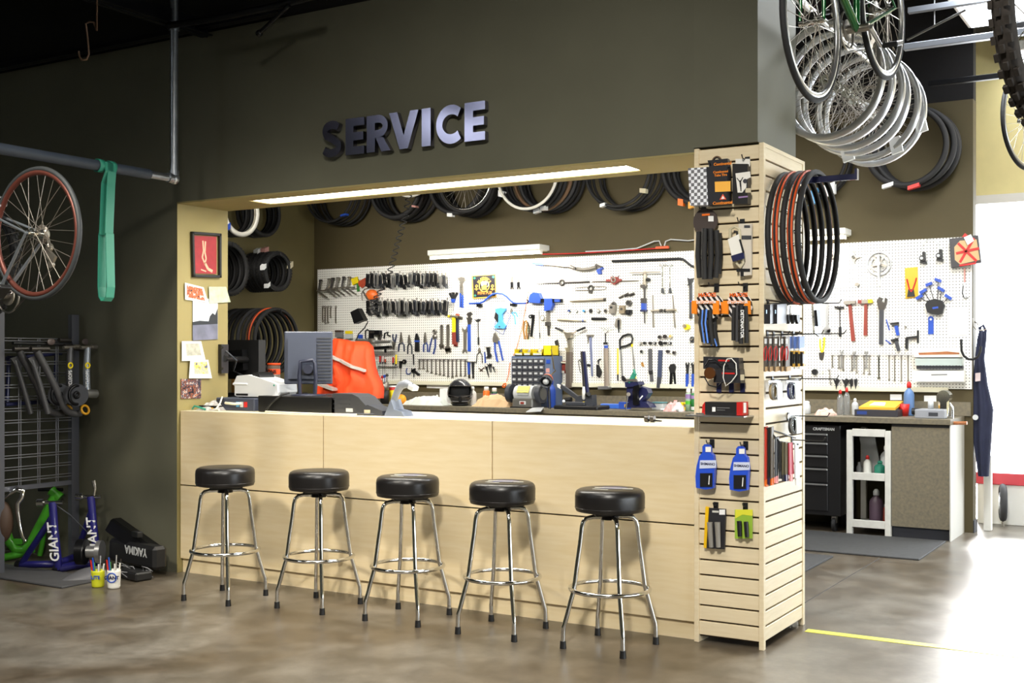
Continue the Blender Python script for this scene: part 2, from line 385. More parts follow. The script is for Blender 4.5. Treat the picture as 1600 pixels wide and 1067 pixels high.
for s_ in stools[2:]:
    r0 = s_.rotation_euler.z; R_ = Matrix.Rotation(YAW-r0, 3, 'Z')
    def flat(poly): return [R_ @ Vector((x, y, .7795)) for x, y in poly]
    o = obj('printed_logo', MB().prism(flat([(-.05, -.03), (.05, -.055), (.09, .0), (.05, .045), (-.03, .05)]), (0, 0, .0012)), pblue, None)
    o.location = (0, 0, 0); me = o.data
    me.clear_geometry(); me.from_pydata(*[(lambda m: (m.v, [], m.f))(MB().prism(flat([(-.05, -.03), (.05, -.055), (.09, .0), (.05, .045), (-.03, .05)]), (0, 0, .0012)))][0]); o.parent = s_; o['label'] = 'dark blue and white print on the seat top'
    mm = MB().prism(flat([(-.075, .005), (.105, -.062), (.11, -.05), (-.07, .02)]), (0, 0, .0022)).prism(flat([(-.09, -.05), (-.02, -.09), (-.014, -.082), (-.085, -.042)]), (0, 0, .0018))
    me2 = mm.mesh('printed_stripe'); me2.materials.append(pale); o2 = bpy.data.objects.new('printed_stripe', me2); COL.objects.link(o2); o2.parent = s_

# ---------------------------------------------------------------- SERVICE sign
sgn = mat('brushed_sign_metal', (150, 148, 168), .17, 1.)
t = thing('service_sign', 'raised brushed metal letters reading SERVICE on the wall above the counter', 'sign', (-2.3, -.03, 2.62))
def ribbon(pts, w):
    L, R = [], []
    for i, p in enumerate(pts):
        a = Vector(pts[max(0, i-1)]); b = Vector(pts[min(len(pts)-1, i+1)]); d = (b-a).normalized(); n_ = Vector((-d.y, d.x))*w/2
        L.append(Vector(p)+n_); R.append(Vector(p)-n_)
    return L+R[::-1]
def arc(cx_, cy_, rx, ry, a0, a1, n_=14): return [(cx_+rx*math.cos(math.radians(a0+(a1-a0)*i/n_)), cy_+ry*math.sin(math.radians(a0+(a1-a0)*i/n_))) for i in range(n_+1)]
w = .27
GL = {'E': [[(0, 0), (1, 0), (1, .22), (.42, .22), (.42, .39), (.95, .39), (.95, .61), (.42, .61), (.42, .78), (1, .78), (1, 1), (0, 1)]],
      'I': [[(0, 0), (1, 0), (1, 1), (0, 1)]], 'V': [[(.36, 0), (.64, 0), (1, 1), (.72, 1), (.5, .36), (.28, 1), (0, 1)]],
      'R': [[(0, 0), (.36, 0), (.36, 1), (0, 1)], ribbon([(.361, .895), (.45, .895)]+arc(.48, .69, .33, .205, 90, -90)+[(.45, .485), (.361, .485)], .21), [(.40, .379), (.72, .379), (1.04, 0), (.64, 0)]],
      'C': [ribbon(arc(.62, .5, .48, .385, 48, 312, 26), .25)],
      'S': [ribbon(arc(.5, .73, .33, .165, 28, 200, 14)+[(.24, .60), (.5, .52)]+arc(.47, .28, .36, .175, 60, -60, 10)[0:]+arc(.47, .28, .36, .175, -60, -158, 8)[1:], .225)]}
ltrs = [('S', 501, 534), ('E', 539, 568), ('R', 572, 608), ('V', 607, 653), ('I', 658, 672), ('C', 680, 719), ('E', 725, 757)]
for ch, a, b_ in ltrs:
    xa = on_y(a, 210, -.055).x; xb = on_y(b_, 210, -.055).x; m_ = MB()
    for poly in GL[ch]:
        pp = [Vector((xa+(xb-xa)*u, -.05, 2.62+.215*v)) for u, v in poly]
        if ch in 'SC' or len(poly) > 14:
            n_ = len(pp)//2
            for i in range(n_-1): m_.prism([pp[i], pp[i+1], pp[-2-i], pp[-1-i]][::-1], (0, .035, 0))
        else: m_.prism(pp, (0, .035, 0))
    m_.cyl(((xa+xb)/2-.02 if ch != 'C' else xa+.02, -.02, 2.73), ((xa+xb)/2-.02 if ch != 'C' else xa+.02, 0, 2.73), .006, seg=8)
    obj('letter', m_, sgn, t)

# ---------------------------------------------------------------- pictures on the khaki wall end
XJ = -4.003
def J(px, py, off=.004): return on_x(px, py, XJ+off)
def noise_photo(name, cols, scale=14.):
    m = bpy.data.materials.new(name); m.use_nodes = True; nt = m.node_tree; b = nt.nodes['Principled BSDF']; b.inputs['Roughness'].default_value = .35
    tc = nt.nodes.new('ShaderNodeTexCoord'); no = nt.nodes.new('ShaderNodeTexNoise'); no.inputs['Scale'].default_value = scale; no.inputs['Detail'].default_value = 4
    cr = nt.nodes.new('ShaderNodeValToRGB'); cr.color_ramp.interpolation = 'CONSTANT'
    while len(cr.color_ramp.elements) < len(cols): cr.color_ramp.elements.new(.5)
    for i, c in enumerate(cols): cr.color_ramp.elements[i].position = .30+.40*i/len(cols); cr.color_ramp.elements[i].color = (*lin(c), 1)
    nt.links.new(tc.outputs['Object'], no.inputs[0]); nt.links.new(no.outputs['Fac'], cr.inputs[0]); nt.links.new(cr.outputs[0], b.inputs['Base Color']); return m
def sheet(poly, off=.004, th=.002): return MB().prism([J(x, y, off) for x, y in poly], (th, 0, 0))
fr = on_x(321, 432, XJ)
t = thing('framed_picture', 'small black framed picture with a red background on the khaki wall end', 'picture', fr)
def jrect(x0, y0, x1, y1, off, th): return MB().prism([J(x0, y0, off), J(x1, y0+ (y0*0), off), J(x1, y1, off), J(x0, y1, off)], (th, 0, 0))
obj('picture_print', sheet([(302, 368), (338, 370), (338, 428), (303, 427)], .008), mat('crimson_print', (150, 26, 34), .4, var=.15, scale=20), t)
fm = MB()
for a, b_ in (((299, 364), (342, 367)), ((342, 367), (342, 432)), ((342, 432), (301, 431)), ((301, 431), (299, 364))):
    p0, p1 = J(*a), J(*b_); d = (p1-p0).normalized(); fm.obox((p0+p1)/2+Vector((.009, 0, 0)), (p1-p0)/2+d*.009, (.011, 0, 0), d.cross(Vector((1, 0, 0)))*.009, .002)
obj('frame', fm, black, t)
skin = mat('pale_figure_print', (222, 170, 140), .5)
fg = MB()
for pts, r in (([(317, 376), (318, 392), (316, 402), (320, 412)], .006), ([(321, 377), (320, 394), (322, 404), (320, 412)], .006), ([(320, 411), (325, 420), (332, 424)], .010), ([(314, 421), (322, 424)], .004)):
    P = [J(x, y, .0105) for x, y in pts]
    for a, b_ in zip(P[:-1], P[1:]):
        d = (b_-a).normalized(); fg.obox((a+b_)/2, (b_-a)/2, (.0008, 0, 0), d.cross(Vector((1, 0, 0)))*r)
obj('printed_figure', fg, skin, t)
def photo(label, poly, m, border=None, off=.004, inner=None):
    c = sum((J(x, y, 0) for x, y in poly), Vector())/len(poly)
    if inner is None: return tag(obj('photo_print', sheet(poly, off), m), label, 'photo', 'prints pinned to the khaki wall end')
    t = thing('photo_print', label, 'photo', c, 'prints pinned to the khaki wall end')
    obj('card', sheet(poly, off), border, t); obj('image', sheet(inner, off+.002, .001), m, t); return t
t = thing('photo_print', 'tall print of a skate bowl under a white sky, hanging from two smaller prints', 'photo', J(320, 500, 0), 'prints pinned to the khaki wall end')
obj('card', sheet([(301, 468), (340, 466), (340, 530), (301, 532)]), mat('sky_print', (222, 224, 230), .4), t)
obj('bowl_image', sheet([(301, 507), (340, 504), (340, 530), (301, 532)], .006, .001), mat('bowl_print', (108, 110, 128), .4, var=.25, scale=12), t)
obj('tree_image', sheet([(301, 503), (312, 501), (326, 502), (328, 494), (332, 489), (336, 492), (340, 482), (340, 506), (301, 508)], .0065, .001), mat('tree_print', (38, 42, 48), .5), t)
photo('white bordered print of an orange clad crowd, tilted, top left of the prints', [(288.5, 441.5), (318, 449), (325, 473), (289, 468)], noise_photo('crowd_print', [(200, 190, 180), (216, 84, 36), (228, 98, 40), (60, 40, 34)], 55), white, .009, [(292, 446), (316, 451), (320, 470), (292, 464)])
photo('pale green outdoor print sticking past the edge of the wall end', [(326, 448), (353, 448), (360, 472), (327, 474)], mat('pale_green_print', (188, 196, 166), .5, var=.2, scale=25), None, .009)
photo('upper of two white bordered instant prints with a grey image', [(284, 533), (314, 533), (321, 563), (284, 564)], mat('grey_instant', (178, 176, 160), .5, var=.25, scale=30), white, .012, [(290, 536.5), (311, 536.5), (314.5, 555), (292, 556)])
photo('lower of two white bordered instant prints with a yellow streak', [(297, 563), (325, 562), (331, 591), (295, 591)], noise_photo('yellow_instant', [(182, 182, 158), (176, 176, 150), (188, 186, 156), (212, 190, 84), (90, 96, 116)], 26), white, .016, [(303, 566), (323, 565), (326, 584), (304, 584)])
photo('colourful group photo of people at the bottom of the wall end', [(282.5, 592), (314, 592), (314, 622), (282.5, 623)], noise_photo('group_print', [(30, 30, 40), (44, 44, 58), (150, 90, 60), (60, 64, 84), (196, 180, 170), (180, 104, 54)], 34))

# ---------------------------------------------------------------- bicycles
def wheel_parts(R, tr, tire_m, rim_m, c=(0, 0, 0), knob=False, spk=28, tire=True, rw=1.):
    c = Vector(c); out = []; ax = (0, 1, 0)
    if tire:
        out.append(('tire', MB().torus(c, ax, R-tr, tr, 56, 10), tire_m))
        if knob:
            k = MB()
            for i in range(44):
                a = 2*PI*i/44
                for off, rr in ((-.62, .86), (0, 1.06), (.62, .86)):
                    a2 = a+(PI/44 if off else 0); d = Vector((math.cos(a2), 0, math.sin(a2))); tg = Vector((-math.sin(a2), 0, math.cos(a2)))
                    k.obox(c+d*(R-tr+tr*rr)+Vector((0, off*tr*1.15, 0)), d*.007, tg*.011, (0, tr*.22, 0))
            out.append(('tread_knobs', k, tire_m))
    Rr = R-2*tr+.004
    out.append(('rim', MB().lathe(c, ax, [(Rr, -.011*rw), (Rr, .011*rw), (Rr-.012*rw, .012*rw), (Rr-.023*rw, .005), (Rr-.023*rw, -.005), (Rr-.012*rw, -.012*rw)], 56, True), rim_m))
    out.append(('hub', MB().cyl(c+Vector((0, -.055, 0)), c+Vector((0, .055, 0)), .012, seg=12).cyl(c+Vector((0, -.032, 0)), c+Vector((0, -.027, 0)), .026, seg=16).cyl(c+Vector((0, .027, 0)), c+Vector((0, .032, 0)), .026, seg=16), chrome))
    s_ = MB()
    for i in range(spk):
        a = 2*PI*i/spk; sd = .028 if i % 2 else -.028; b = a+(.95 if (i//2) % 2 else -.95)
        s_.cyl(c+Vector((math.cos(b)*.024, sd, math.sin(b)*.024)), c+Vector((math.cos(a)*(Rr-.02), 0, math.sin(a)*(Rr-.02))), .0016, seg=4, caps=False)
    out.append(('spokes', s_, steel)); return out
def add_wheel(parent, *a, **k):
    for nm, m_, mt in wheel_parts(*a, **k):
        o = obj(nm, m_, mt, parent)
        if nm in ('spokes', 'tread_knobs'): o['kind'] = 'stuff'
def bicycle(label, frame_m, fork_m, R, tr, tire_m, rim_m, knob=False, drop=True, wb=1.0):
    t = thing('bicycle', label, 'bicycle')
    add_wheel(t, R, tr, tire_m, rim_m, (0, 0, 0), knob); add_wheel(t, R, tr, tire_m, rim_m, (wb, 0, 0), knob)
    V = Vector; bb = V((.42, 0, -.065)); stp = V((.27, 0, .46)); ht = V((wb-.16, 0, .52)); hb = V((wb-.12, 0, .385))
    f = MB().cyl(bb, stp, .016).cyl(stp-V((0, 0, .03)), ht-V((0, 0, .03)), .0155).cyl(bb, hb, .019).cyl(hb-V((.004, 0, -.0)), ht, .019)
    for s_ in (-1, 1):
        f.cyl(bb+V((0, s_*.02, 0)), V((0, s_*.062, 0)), .010, .007); f.cyl(stp+V((.01, s_*.012, -.03)), V((0, s_*.062, 0)), .008, .006)
    obj('frame', f, frame_m, t)
    k = MB().cyl(hb, hb-V((-.012, 0, .03)), .02)
    for s_ in (-1, 1): k.tube([hb+V((.01, s_*.04, -.03)), V((wb-.05, s_*.05, .15)), V((wb, s_*.052, 0))], [.013, .011, .007], 8)
    k.cyl(hb+V((.01, -.045, -.03)), hb+V((.01, .045, -.03)), .014); obj('fork', k, fork_m, t)
    obj('seat_post', MB().cyl(stp, stp+V((-.03, 0, .14)), .0135), alu, t)
    sp = stp+V((-.04, 0, .15))
    obj('saddle', MB().prism([sp+V(q) for q in ((-.13, -.07, .0), (-.05, -.065, .01), (.05, -.02, 0), (.14, -.016, -.005), (.14, .016, -.005), (.05, .02, 0), (-.05, .065, .01), (-.13, .07, 0))], (0, 0, .035)), black, t)
    cr = obj('chainring', MB().torus(bb+V((0, -.045, 0)), (0, 1, 0), .088, .005, 36, 6).cyl(bb+V((0, -.048, 0)), bb+V((0, -.042, 0)), .05, seg=20).cyl(bb+V((0, -.06, 0)), bb+V((0, .06, 0)), .018), steel, t)
    for s_, a in ((-1, .6), (1, .6+PI)):
        e = bb+V((math.cos(a)*.17, s_*.062, math.sin(a)*.17)); q = obj('crank_arm', MB().cyl(bb+V((0, s_*.062, 0)), e, .012, .009), alu, t)
        obj('pedal', MB().box(e.x-.045, e.x+.045, e.y+s_*.02, e.y+s_*.09, e.z-.012, e.z+.012, .004).cyl(e, e+V((0, s_*.03, 0)), .007), black, q)
    obj('cassette', MB().lathe((0, -.04, 0), (0, 1, 0), [(.02, -.02), (.03, -.018), (.034, -.008), (.046, 0), (.05, .01), (.02, .012)], 24), steel, t)
    dr = V((.02, -.055, -.07)); obj('derailleur', MB().cyl((0, -.055, -.01), dr, .012).cyl(dr+V((0, -.01, 0)), dr+V((0, .006, 0)), .022, seg=14).obox(dr+V((.02, 0, -.04)), (.012, 0, .04), (0, .008, 0), (.02, 0, -.006)).cyl(dr+V((.04, -.008, -.08)), dr+V((.04, .008, -.08)), .02, seg=14), steel, t)
    ch = MB().tube([dr+V((.04, 0, -.1)), bb+V((0, -.045, -.09))], .004, 4).tube([V((0, -.045, .046)), bb+V((0, -.045, .09))], .004, 4); obj('chain', ch, dsteel, t)
    st = ht+V((-.01, 0, .03)); b = MB().cyl(ht, st, .016).cyl(st, st+V((.09, 0, .02)), .014); sx = st+V((.09, 0, .02))
    if drop:
        for s_ in (-1, 1): b.tube([sx, sx+V((0, s_*.18, 0)), sx+V((.03, s_*.205, 0)), sx+V((.09, s_*.21, -.01)), sx+V((.10, s_*.21, -.06)), sx+V((.05, s_*.21, -.13)), sx+V((-.04, s_*.21, -.14))], .0125, 8)
    else: b.tube([sx+V((-.03, -.31, .01)), sx+V((0, -.1, 0)), sx+V((0, .1, 0)), sx+V((-.03, .31, .01))], .013, 8)
    obj('handlebar', b, black, t)
    for ex in (0, wb):
        bp = (V((.12, 0, .33)) if ex == 0 else hb+V((.03, 0, -.05))); obj('brake_caliper', MB().torus(bp, (1, 0, 0), .035, .007, 18, 6).cyl(bp+V((0, 0, .02)), bp+V((0, .05, .05)), .006), alu, t)
    return t
blackf = mat('silver_black_frame', (150, 158, 166), .3, .7); greenf = mat('green_frame', (14, 92, 40), .25, .3, coat=.5); bluef = mat('dark_frame', (30, 32, 40), .3, .5)
redrim = mat('red_brown_rim', (104, 56, 46), .4, .4); greytire = mat('grey_sidewall_tire', (52, 55, 57), .55)
def rot_dir(fwd, pitch):   # local x -> fwd (horizontal) tilted by pitch, y stays horizontal
    fwd = Vector(fwd).normalized(); X = fwd*math.cos(pitch)+Vector((0, 0, math.sin(pitch))); Y = Vector((0, 0, 1)).cross(fwd); Z = X.cross(Y)
    return Matrix((X, Y, Z)).transposed().to_euler()
def pxd(px, py, d): return CAM+ray(px, py)*d
b1 = bicycle('road bicycle with red-brown rims hanging nose down under the rail, far left', blackf, blackf, .345, .013, greytire, redrim)
b1.location = pxd(57, 365, 6.0); b1.rotation_euler = rot_dir((-1, 0, 0), math.radians(-38))
b2 = bicycle('dark bicycle with knobby tires mostly cut off at the left edge of view', bluef, bluef, .33, .025, rubber, blackm, True, False)
b2.location = pxd(-28, 408, 6.75); b2.rotation_euler = rot_dir((-1, 0, 0), math.radians(-30))
b3 = bicycle('green framed road bicycle hung above the slatwall tower', greenf, greenf, .338, .013, rubber, alu)
b3.location = Vector((.417, -.609, 2.836))-Vector((-.064, -.957, -.284)); b3.rotation_euler = rot_dir((-.066, -1.0, 0), math.radians(-16.5))
b4 = bicycle('mountain bicycle with muddy knobby tires hanging at the upper right edge', bluef, blackm, .335, .030, mat('dusty_rubber', (58, 52, 47), .85, var=.3, scale=40), alu, True, False)
q = Vector((1.47, -1.82, 2.39)); dr_ = Vector((-.27, -.956, 0)).normalized(); b4.location = q-dr_; b4.rotation_euler = rot_dir(dr_, 0)
b5 = bicycle('slim tired bicycle hung far back in front of the cream wall', bluef, bluef, .338, .013, rubber, alu)
b5.location = (.80, 2.95, 3.0); b5.rotation_euler = rot_dir((.35, 1, 0), math.radians(12))
for b in (b1, b2, b3, b4, b5): b['group'] = 'hanging bicycles'
def hook(label, top, bot, r=.006):
    top, bot = Vector(top), Vector(bot)
    m_ = MB().tube([top, bot+Vector((0, 0, .06)), bot+Vector((.02, 0, .01)), bot+Vector((.0, 0, -.012)), bot+Vector((-.03, 0, .01)), bot+Vector((-.035, 0, .05))], r, 6)
    return tag(obj('bicycle_hook', m_, dsteel), label, 'hook')
# ---------------------------------------------------------------- hanging rail at the left
rail_y1 = -.3; P = on_y(272, 279, rail_y1)
t = thing('hanging_rail', 'galvanized pipe rail with a vertical drop pipe, hung from the ceiling at the left', 'rail', (P.x, P.y, 2.5))
obj('drop_pipe', MB().cyl((P.x, P.y, P.z), (P.x, P.y, CEIL), .025, seg=16), galv, t)
fl_ = P.z+.955; obj('flange', MB().cyl((P.x, P.y, fl_), (P.x, P.y, fl_+.02), .055, seg=20).cyl((P.x, P.y, fl_-.03), (P.x, P.y, fl_), .032, seg=16), galv, t)
obj('elbow', MB().ball((P.x, P.y, P.z), .036).cyl((P.x, P.y, P.z), (P.x, P.y, P.z+.05), .031, seg=16).cyl((P.x, P.y, P.z), (P.x, P.y-.05, P.z), .031, seg=16), galv, t)
obj('bare_pipe', MB().cyl((P.x, P.y, P.z), (P.x, P.y-.22, P.z), .024, seg=16), galv, t)
obj('foam_sleeve', MB().cyl((P.x, P.y-.2, P.z), (P.x, P.y-3.2, P.z), .031, seg=20), mat('blue_grey_foam', (58, 66, 78), .6, var=.1), t)
obj('drop_pipe', MB().cyl((P.x, P.y-3.15, P.z), (P.x, P.y-3.15, CEIL), .021, seg=16), galv, t)
RX, RZ = P.x, P.z
t = thing('steel_beam', 'dark steel angle beam near the ceiling above the pipe rail', 'beam', (RX, -.9, 3.5))
obj('web', MB().box(RX-.006, RX+.006, -3.4, -.02, 3.49, 3.6), blackm, t); obj('flange', MB().box(RX-.05, RX+.05, -3.4, -.02, 3.495, 3.503), blackm, t)
obj('cross_bar', MB().box(-9, -3.0, -.13, -.07, 3.52, 3.56), blackm, t)
pts = [pxd(262, 40, 7.2), pxd(330, 30, 7.0), pxd(420, 12, 6.8), pxd(500, -8, 6.6)]
tag(obj('conduit', MB().tube(pts, .022, 8), blackm), 'dark conduit curving along the ceiling above the pipe', 'conduit')
tag(obj('brace_rod', MB().cyl(pxd(405, 52, 6.9), pxd(452, 8, 6.7), .012).ball(pxd(405, 52, 6.9), .022, 8, 6), blackm), 'short dark brace rod pointing down from the ceiling at the top left', 'rod')
tag(obj('s_hook', MB().tube([pxd(*p, 6.6) for p in ((152, -60), (151, 48), (147, 35), (140, 34), (134, 37), (137, 60), (139, 85), (135, 93), (128, 94), (124, 88), (123, 80))], .006, 6), mat('rusty_wire', (116, 92, 74), .5, .6)), 'thin rusty s-shaped hook hanging in the dark top left corner', 'hook')
# green band looped over the rail
YS = -.72; yb_ = on_x(165, 258, RX).y; zb = on_x(170, 470, RX).z
t = thing('resistance_band', 'green rubber loop band hanging from the pipe rail', 'band', (RX, yb_, zb))
m_ = MB(); wd_ = .035
for off, sg in ((-.012, 0), (.014, 1)):
    pts = [(RX+.036, 0, RZ+.02), (RX+.04, 0, RZ-.03), (RX+.018+off, 0, RZ-.1), (RX+off, 0, RZ-.4), (RX+off*1.5, 0, (RZ+zb)/2), (RX+off*2.2, 0, zb+.08), (RX+off*1.5, 0, zb+.02), (RX, 0, zb)]
    for a, b_ in zip(pts[:-1], pts[1:]):
        a, b_ = Vector(a), Vector(b_); a.y = b_.y = yb_+(.012 if sg else -.006); d = (b_-a).normalized(); m_.obox((a+b_)/2, (b_-a)/2+d*.002, (0, wd_/2+.012, 0), d.cross(Vector((0, 1, 0)))*.0025)
obj('strap', m_, teal, t)
for dy in (-.045, .035): obj('loop', MB().lathe((RX, yb_+dy, RZ), (0, 1, 0), [(.034, -.02), (.034, .02), (.039, .02), (.039, -.02)], 24, True), teal, t)
hook('wire hook holding the red rimmed bicycle from the rail', (RX, -1.55, RZ-.03), (RX, -1.55, RZ-.30))

# ---------------------------------------------------------------- grid rack with hanging trainers
GX = -4.95; frm = mat('grey_rack_frame', (98, 100, 108), .4, .4); wire = mat('grey_wire', (128, 128, 132), .35, .6)
y1, y0 = on_x(115, 700, GX).y, on_x(2, 700, GX).y-.02
t = thing('grid_rack', 'grey steel grid rack standing against the dark green wall at the left', 'rack', (GX, (y0+y1)/2, 0))
for yy in (y0, y1): obj('upright', MB().box(GX-.02, GX+.02, yy-.03, yy+.03, 0, 1.72), frm, t)
zt, zb2 = on_x(60, 533, GX).z, .57
obj('bottom_bar', MB().box(GX-.015, GX+.015, y0, y1, zb2-.03, zb2), frm, t)
for k in range(13):
    z = zb2+.03+(zt-zb2-.03)*k/12
    obj('horizontal_wire', MB().cyl((GX+.01, y0, z), (GX+.01, y1, z), .004, seg=6).cyl((GX+.01, y0, z+.018), (GX+.01, y1, z+.018), .004, seg=6), wire, t)
for k in range(1, 4):
    y = y0+(y1-y0)*k/4
    obj('vertical_wire', MB().cyl((GX+.004, y, zb2), (GX+.004, y, zt+.02), .004, seg=6).cyl((GX+.004, y+.016, zb2), (GX+.004, y+.016, zt+.02), .004, seg=6), wire, t)
gtube = mat('grey_trainer_enamel', (88, 88, 90), .35, .3); gtube2 = mat('silver_trainer_enamel', (150, 158, 168), .3, .5)
def X_(px, py, off): return on_x(px, py, GX+off)
def xt(pts, off, r, off2=None):
    n_ = len(pts); return [X_(x, y, off+((off2-off)*i/(n_-1) if off2 is not None else 0)) for i, (x, y) in enumerate(pts)]
def trainer(label, dx, off, front_m):
    t = thing('bike_trainer', label, 'trainer', X_(90+dx, 640, off), 'trainers hung on the grid rack')
    obj('bent_leg', MB().tube(xt([(57+dx, 548), (70+dx, 572), (86+dx, 604), (98+dx, 634), (106+dx, 643), (118+dx, 647), (126+dx, 645)], off, 0), .024, 10), gtube, t)
    obj('rear_leg', MB().tube(xt([(50+dx, 562), (62+dx, 600), (75+dx, 646)], off-.03, 0), .018, 10), gtube, t)
    obj('gusset', MB().prism([X_(*p, off-.03) for p in ((42+dx, 560), (52+dx, 556), (62+dx, 572), (52+dx, 574))], (.012, 0, 0)), gtube, t)
    obj('pivot_bar', MB().cyl(X_(48+dx, 545, off+.01), X_(76+dx, 545, off+.01), .016), dsteel, t)
    up = obj('upright', MB().tube(xt([(137+dx, 543), (135+dx, 580), (136+dx, 612)], off+.04, 0), [.02, .024, .024], 10), front_m, t)
    obj('badge', MB().torus(X_(137+dx, 571, off+.068), (1, 0, 0), .017, .006, 20, 6), yellow, up)
    text('CYCLEOPS', .04, X_(137+dx, 594, off+.067), (0, 0, 1), (0, -1, 0), paper, up, .001, squeeze=.7)
    obj('axle_clamp', MB().cyl(X_(126+dx, 543, off+.04), X_(150+dx, 542, off+.04), .012).cyl(X_(143+dx, 542, off+.04), X_(151+dx, 542, off+.04), .017), steel, t)
    fw_ = obj('flywheel', MB().cyl(X_(120+dx, 617, off+.05), X_(120+dx, 617, off+.09), .075, seg=28), dgrey, t)
    obj('fan_ring', MB().torus(X_(120+dx, 617, off+.09), (1, 0, 0), .062, .01, 28, 8).torus(X_(120+dx, 617, off+.095), (1, 0, 0), .018, .01, 16, 6), blackm, fw_)
    obj('roller', MB().cyl(X_(133+dx, 615, off+.06), X_(150+dx, 615, off+.06), .03, seg=20), alu, t)
    obj('knob', MB().torus(X_(133+dx, 640, off+.05), (1, 0, .3), .03, .009, 16, 6), mat('amber_plastic', (220, 160, 30), .4), t)
trainer('black and silver trainer hanging at the front of the grid rack', 0, .17, gtube2)
trainer('darker trainer hanging behind the front one on the grid rack', -27, .075, gtube)
t = thing('parts_bar', 'small dark parts with round grey reflectors along the top of the grid rack', 'bicycle parts', X_(80, 540, .03))
obj('bar', MB().cyl(X_(20, 536, .03), X_(112, 538, .03), .012), black, t)
for x in (80, 134): obj('reflector', MB().ball(X_(x, 534, .06), (.006, .034, .022), 14, 8), mat('dull_reflector', (96, 84, 80), .4), t)
obj('lever', MB().cyl(X_(100, 541, .05), X_(128, 545, .05), .018).cyl(X_(92, 531, .04), X_(110, 532, .04), .014), dsteel, t)
nv = MB()
for x in (14, 88): nv.cyl(X_(x, 556, -.045), X_(x-3, 628, -.045), .014)
nv.cyl(X_(10, 560, -.045), X_(96, 552, -.045), .012); nv.cyl(X_(8, 632, -.045), X_(92, 626, -.045), .014)
tag(obj('blue_trainer_frame', nv, navy), 'dark blue folded tube frame at the back of the grid rack', 'trainer')
# ---------------------------------------------------------------- tires and wheels on pegs
def tire_mesh(R, tr, knob=False):
    prof = [(R-tr+tr*math.cos(a), tr*1.05*math.sin(a)) for a in [math.radians(d) for d in (-150, -120, -85, -45, -18, 0, 18, 45, 85, 120, 150)]]
    inn = [(r-.003 if r > R-tr else r+.001, h*.86) for r, h in prof][::-1]
    m_ = MB().lathe((0, 0, 0), (0, 1, 0), prof+inn, 44, True)
    if knob:
        for i in range(40):
            a = 2*PI*i/40; d = Vector((math.cos(a), 0, math.sin(a))); tg = Vector((-math.sin(a), 0, math.cos(a)))
            for off in (-.55, .55): m_.obox(d*(R-tr*.12)+Vector((0, off*tr, 0)), d*.005, tg*.012, (0, tr*.25, 0))
    return m_.mesh('tire')
TM = {'road': tire_mesh(.335, .014), 'wide': tire_mesh(.335, .024), 'knob': tire_mesh(.262, .027, True), 'small': tire_mesh(.205, .026, True), 'city': tire_mesh(.33, .02), 'bmx': tire_mesh(.25, .025)}
rub_b = mat('dark_tire', (30, 29, 29), .7); rub_g = mat('grey_tire', (60, 60, 62), .7); rub_w = mat('white_tire', (226, 222, 210), .6); rub_or = mat('orange_tire', (214, 84, 30), .6); skinwall = mat('tan_sidewall_tire', (120, 92, 66), .7)
TIRES = []
def tire(kind, c, axis_yaw, m, label, group, roll=0.):
    key = (kind, m.name)
    if key not in TM:
        me = TM[kind].copy(); me.materials.clear(); me.materials.append(m); TM[key] = me
    o = bpy.data.objects.new('bicycle_tire', TM[key]); COL.objects.link(o); o.location = c; TIRES.append(o); o.rotation_euler = (roll, random.uniform(0, 6), axis_yaw)
    if m is rub_or:
        o.data = TM[(kind, rub_b.name)] if (kind, rub_b.name) in TM else o.data
        R_, tr_ = (.33, .02) if kind == 'city' else (.335, .014)
        for sg in (-1, 1):
            pr_ = [(R_-tr_+(tr_+.0012)*math.cos(a_), sg*(tr_+.0012)*1.05*math.sin(a_)) for a_ in [math.radians(d_) for d_ in (22, 35, 48, 62)]]
            k_ = bpy.data.objects.new('orange_stripe', MB().lathe((0, 0, 0), (0, 1, 0), pr_+[(r-.001, h*.98) for r, h in pr_[::-1]], 44, True).mesh('orange_stripe')); COL.objects.link(k_); k_.parent = o; k_.data.materials.append(rub_or)
    return tag(o, label, 'tire', group)
def on_tire(p, mt, u, v, w):
    """a paper label stuck to the tire nearest to p"""
    p = Vector(p); best = None
    for o in TIRES:
        M = Matrix.LocRotScale(o.location, o.rotation_euler, None); q = M.inverted() @ p; R_ = max(x.co.x for x in o.data.vertices); rr = math.hypot(q.x, q.z)
        d_ = math.hypot(rr-R_, q.y)
        if best is None or d_ < best[0]: best = (d_, o, M, q, R_, rr)
    d_, o, M, q, R_, rr = best; q2 = Vector((q.x*R_/rr, 0, q.z*R_/rr)); c_ = M @ q2
    me = MB().obox(c_, u, v, w).mesh('paper_label'); me.materials.append(mt); k_ = bpy.data.objects.new('paper_label', me); COL.objects.link(k_); k_.parent = o; k_.matrix_parent_inverse = M.inverted()
def peg(label, p0, p1, r=.008): return tag(obj('wall_peg', MB().cyl(p0, p1, r, seg=8).cyl(p1, Vector(p1)+Vector((0, 0, .03)), r, seg=8), blackm), label, 'peg', 'wall pegs holding tires')
def tagcard(c, u, v, m, label):
    on_tire(c, m, u, v, (0, .028, 0))
BW = YB+.02
bunch = [(536, 352, 5, 'road', 'nearest the corner', None), (638, 345, 5, 'wide', 'second from the corner', ('white', 641, 310)), (738, 339, 6, 'wide', 'third from the corner', ('alu', 727, 328)),
         (862, 333, 7, 'city', 'fourth from the corner', ('ring', 820, 321)), (984, 329, 5, 'road', 'fifth from the corner', None), (1102, 320, 4, 'wide', 'just left of the slatwall tower', None), (1272, 309, 3, 'road', 'just right of the slatwall tower', None), (1436, 297, 5, 'wide', 'at the right end of the back wall', None)]
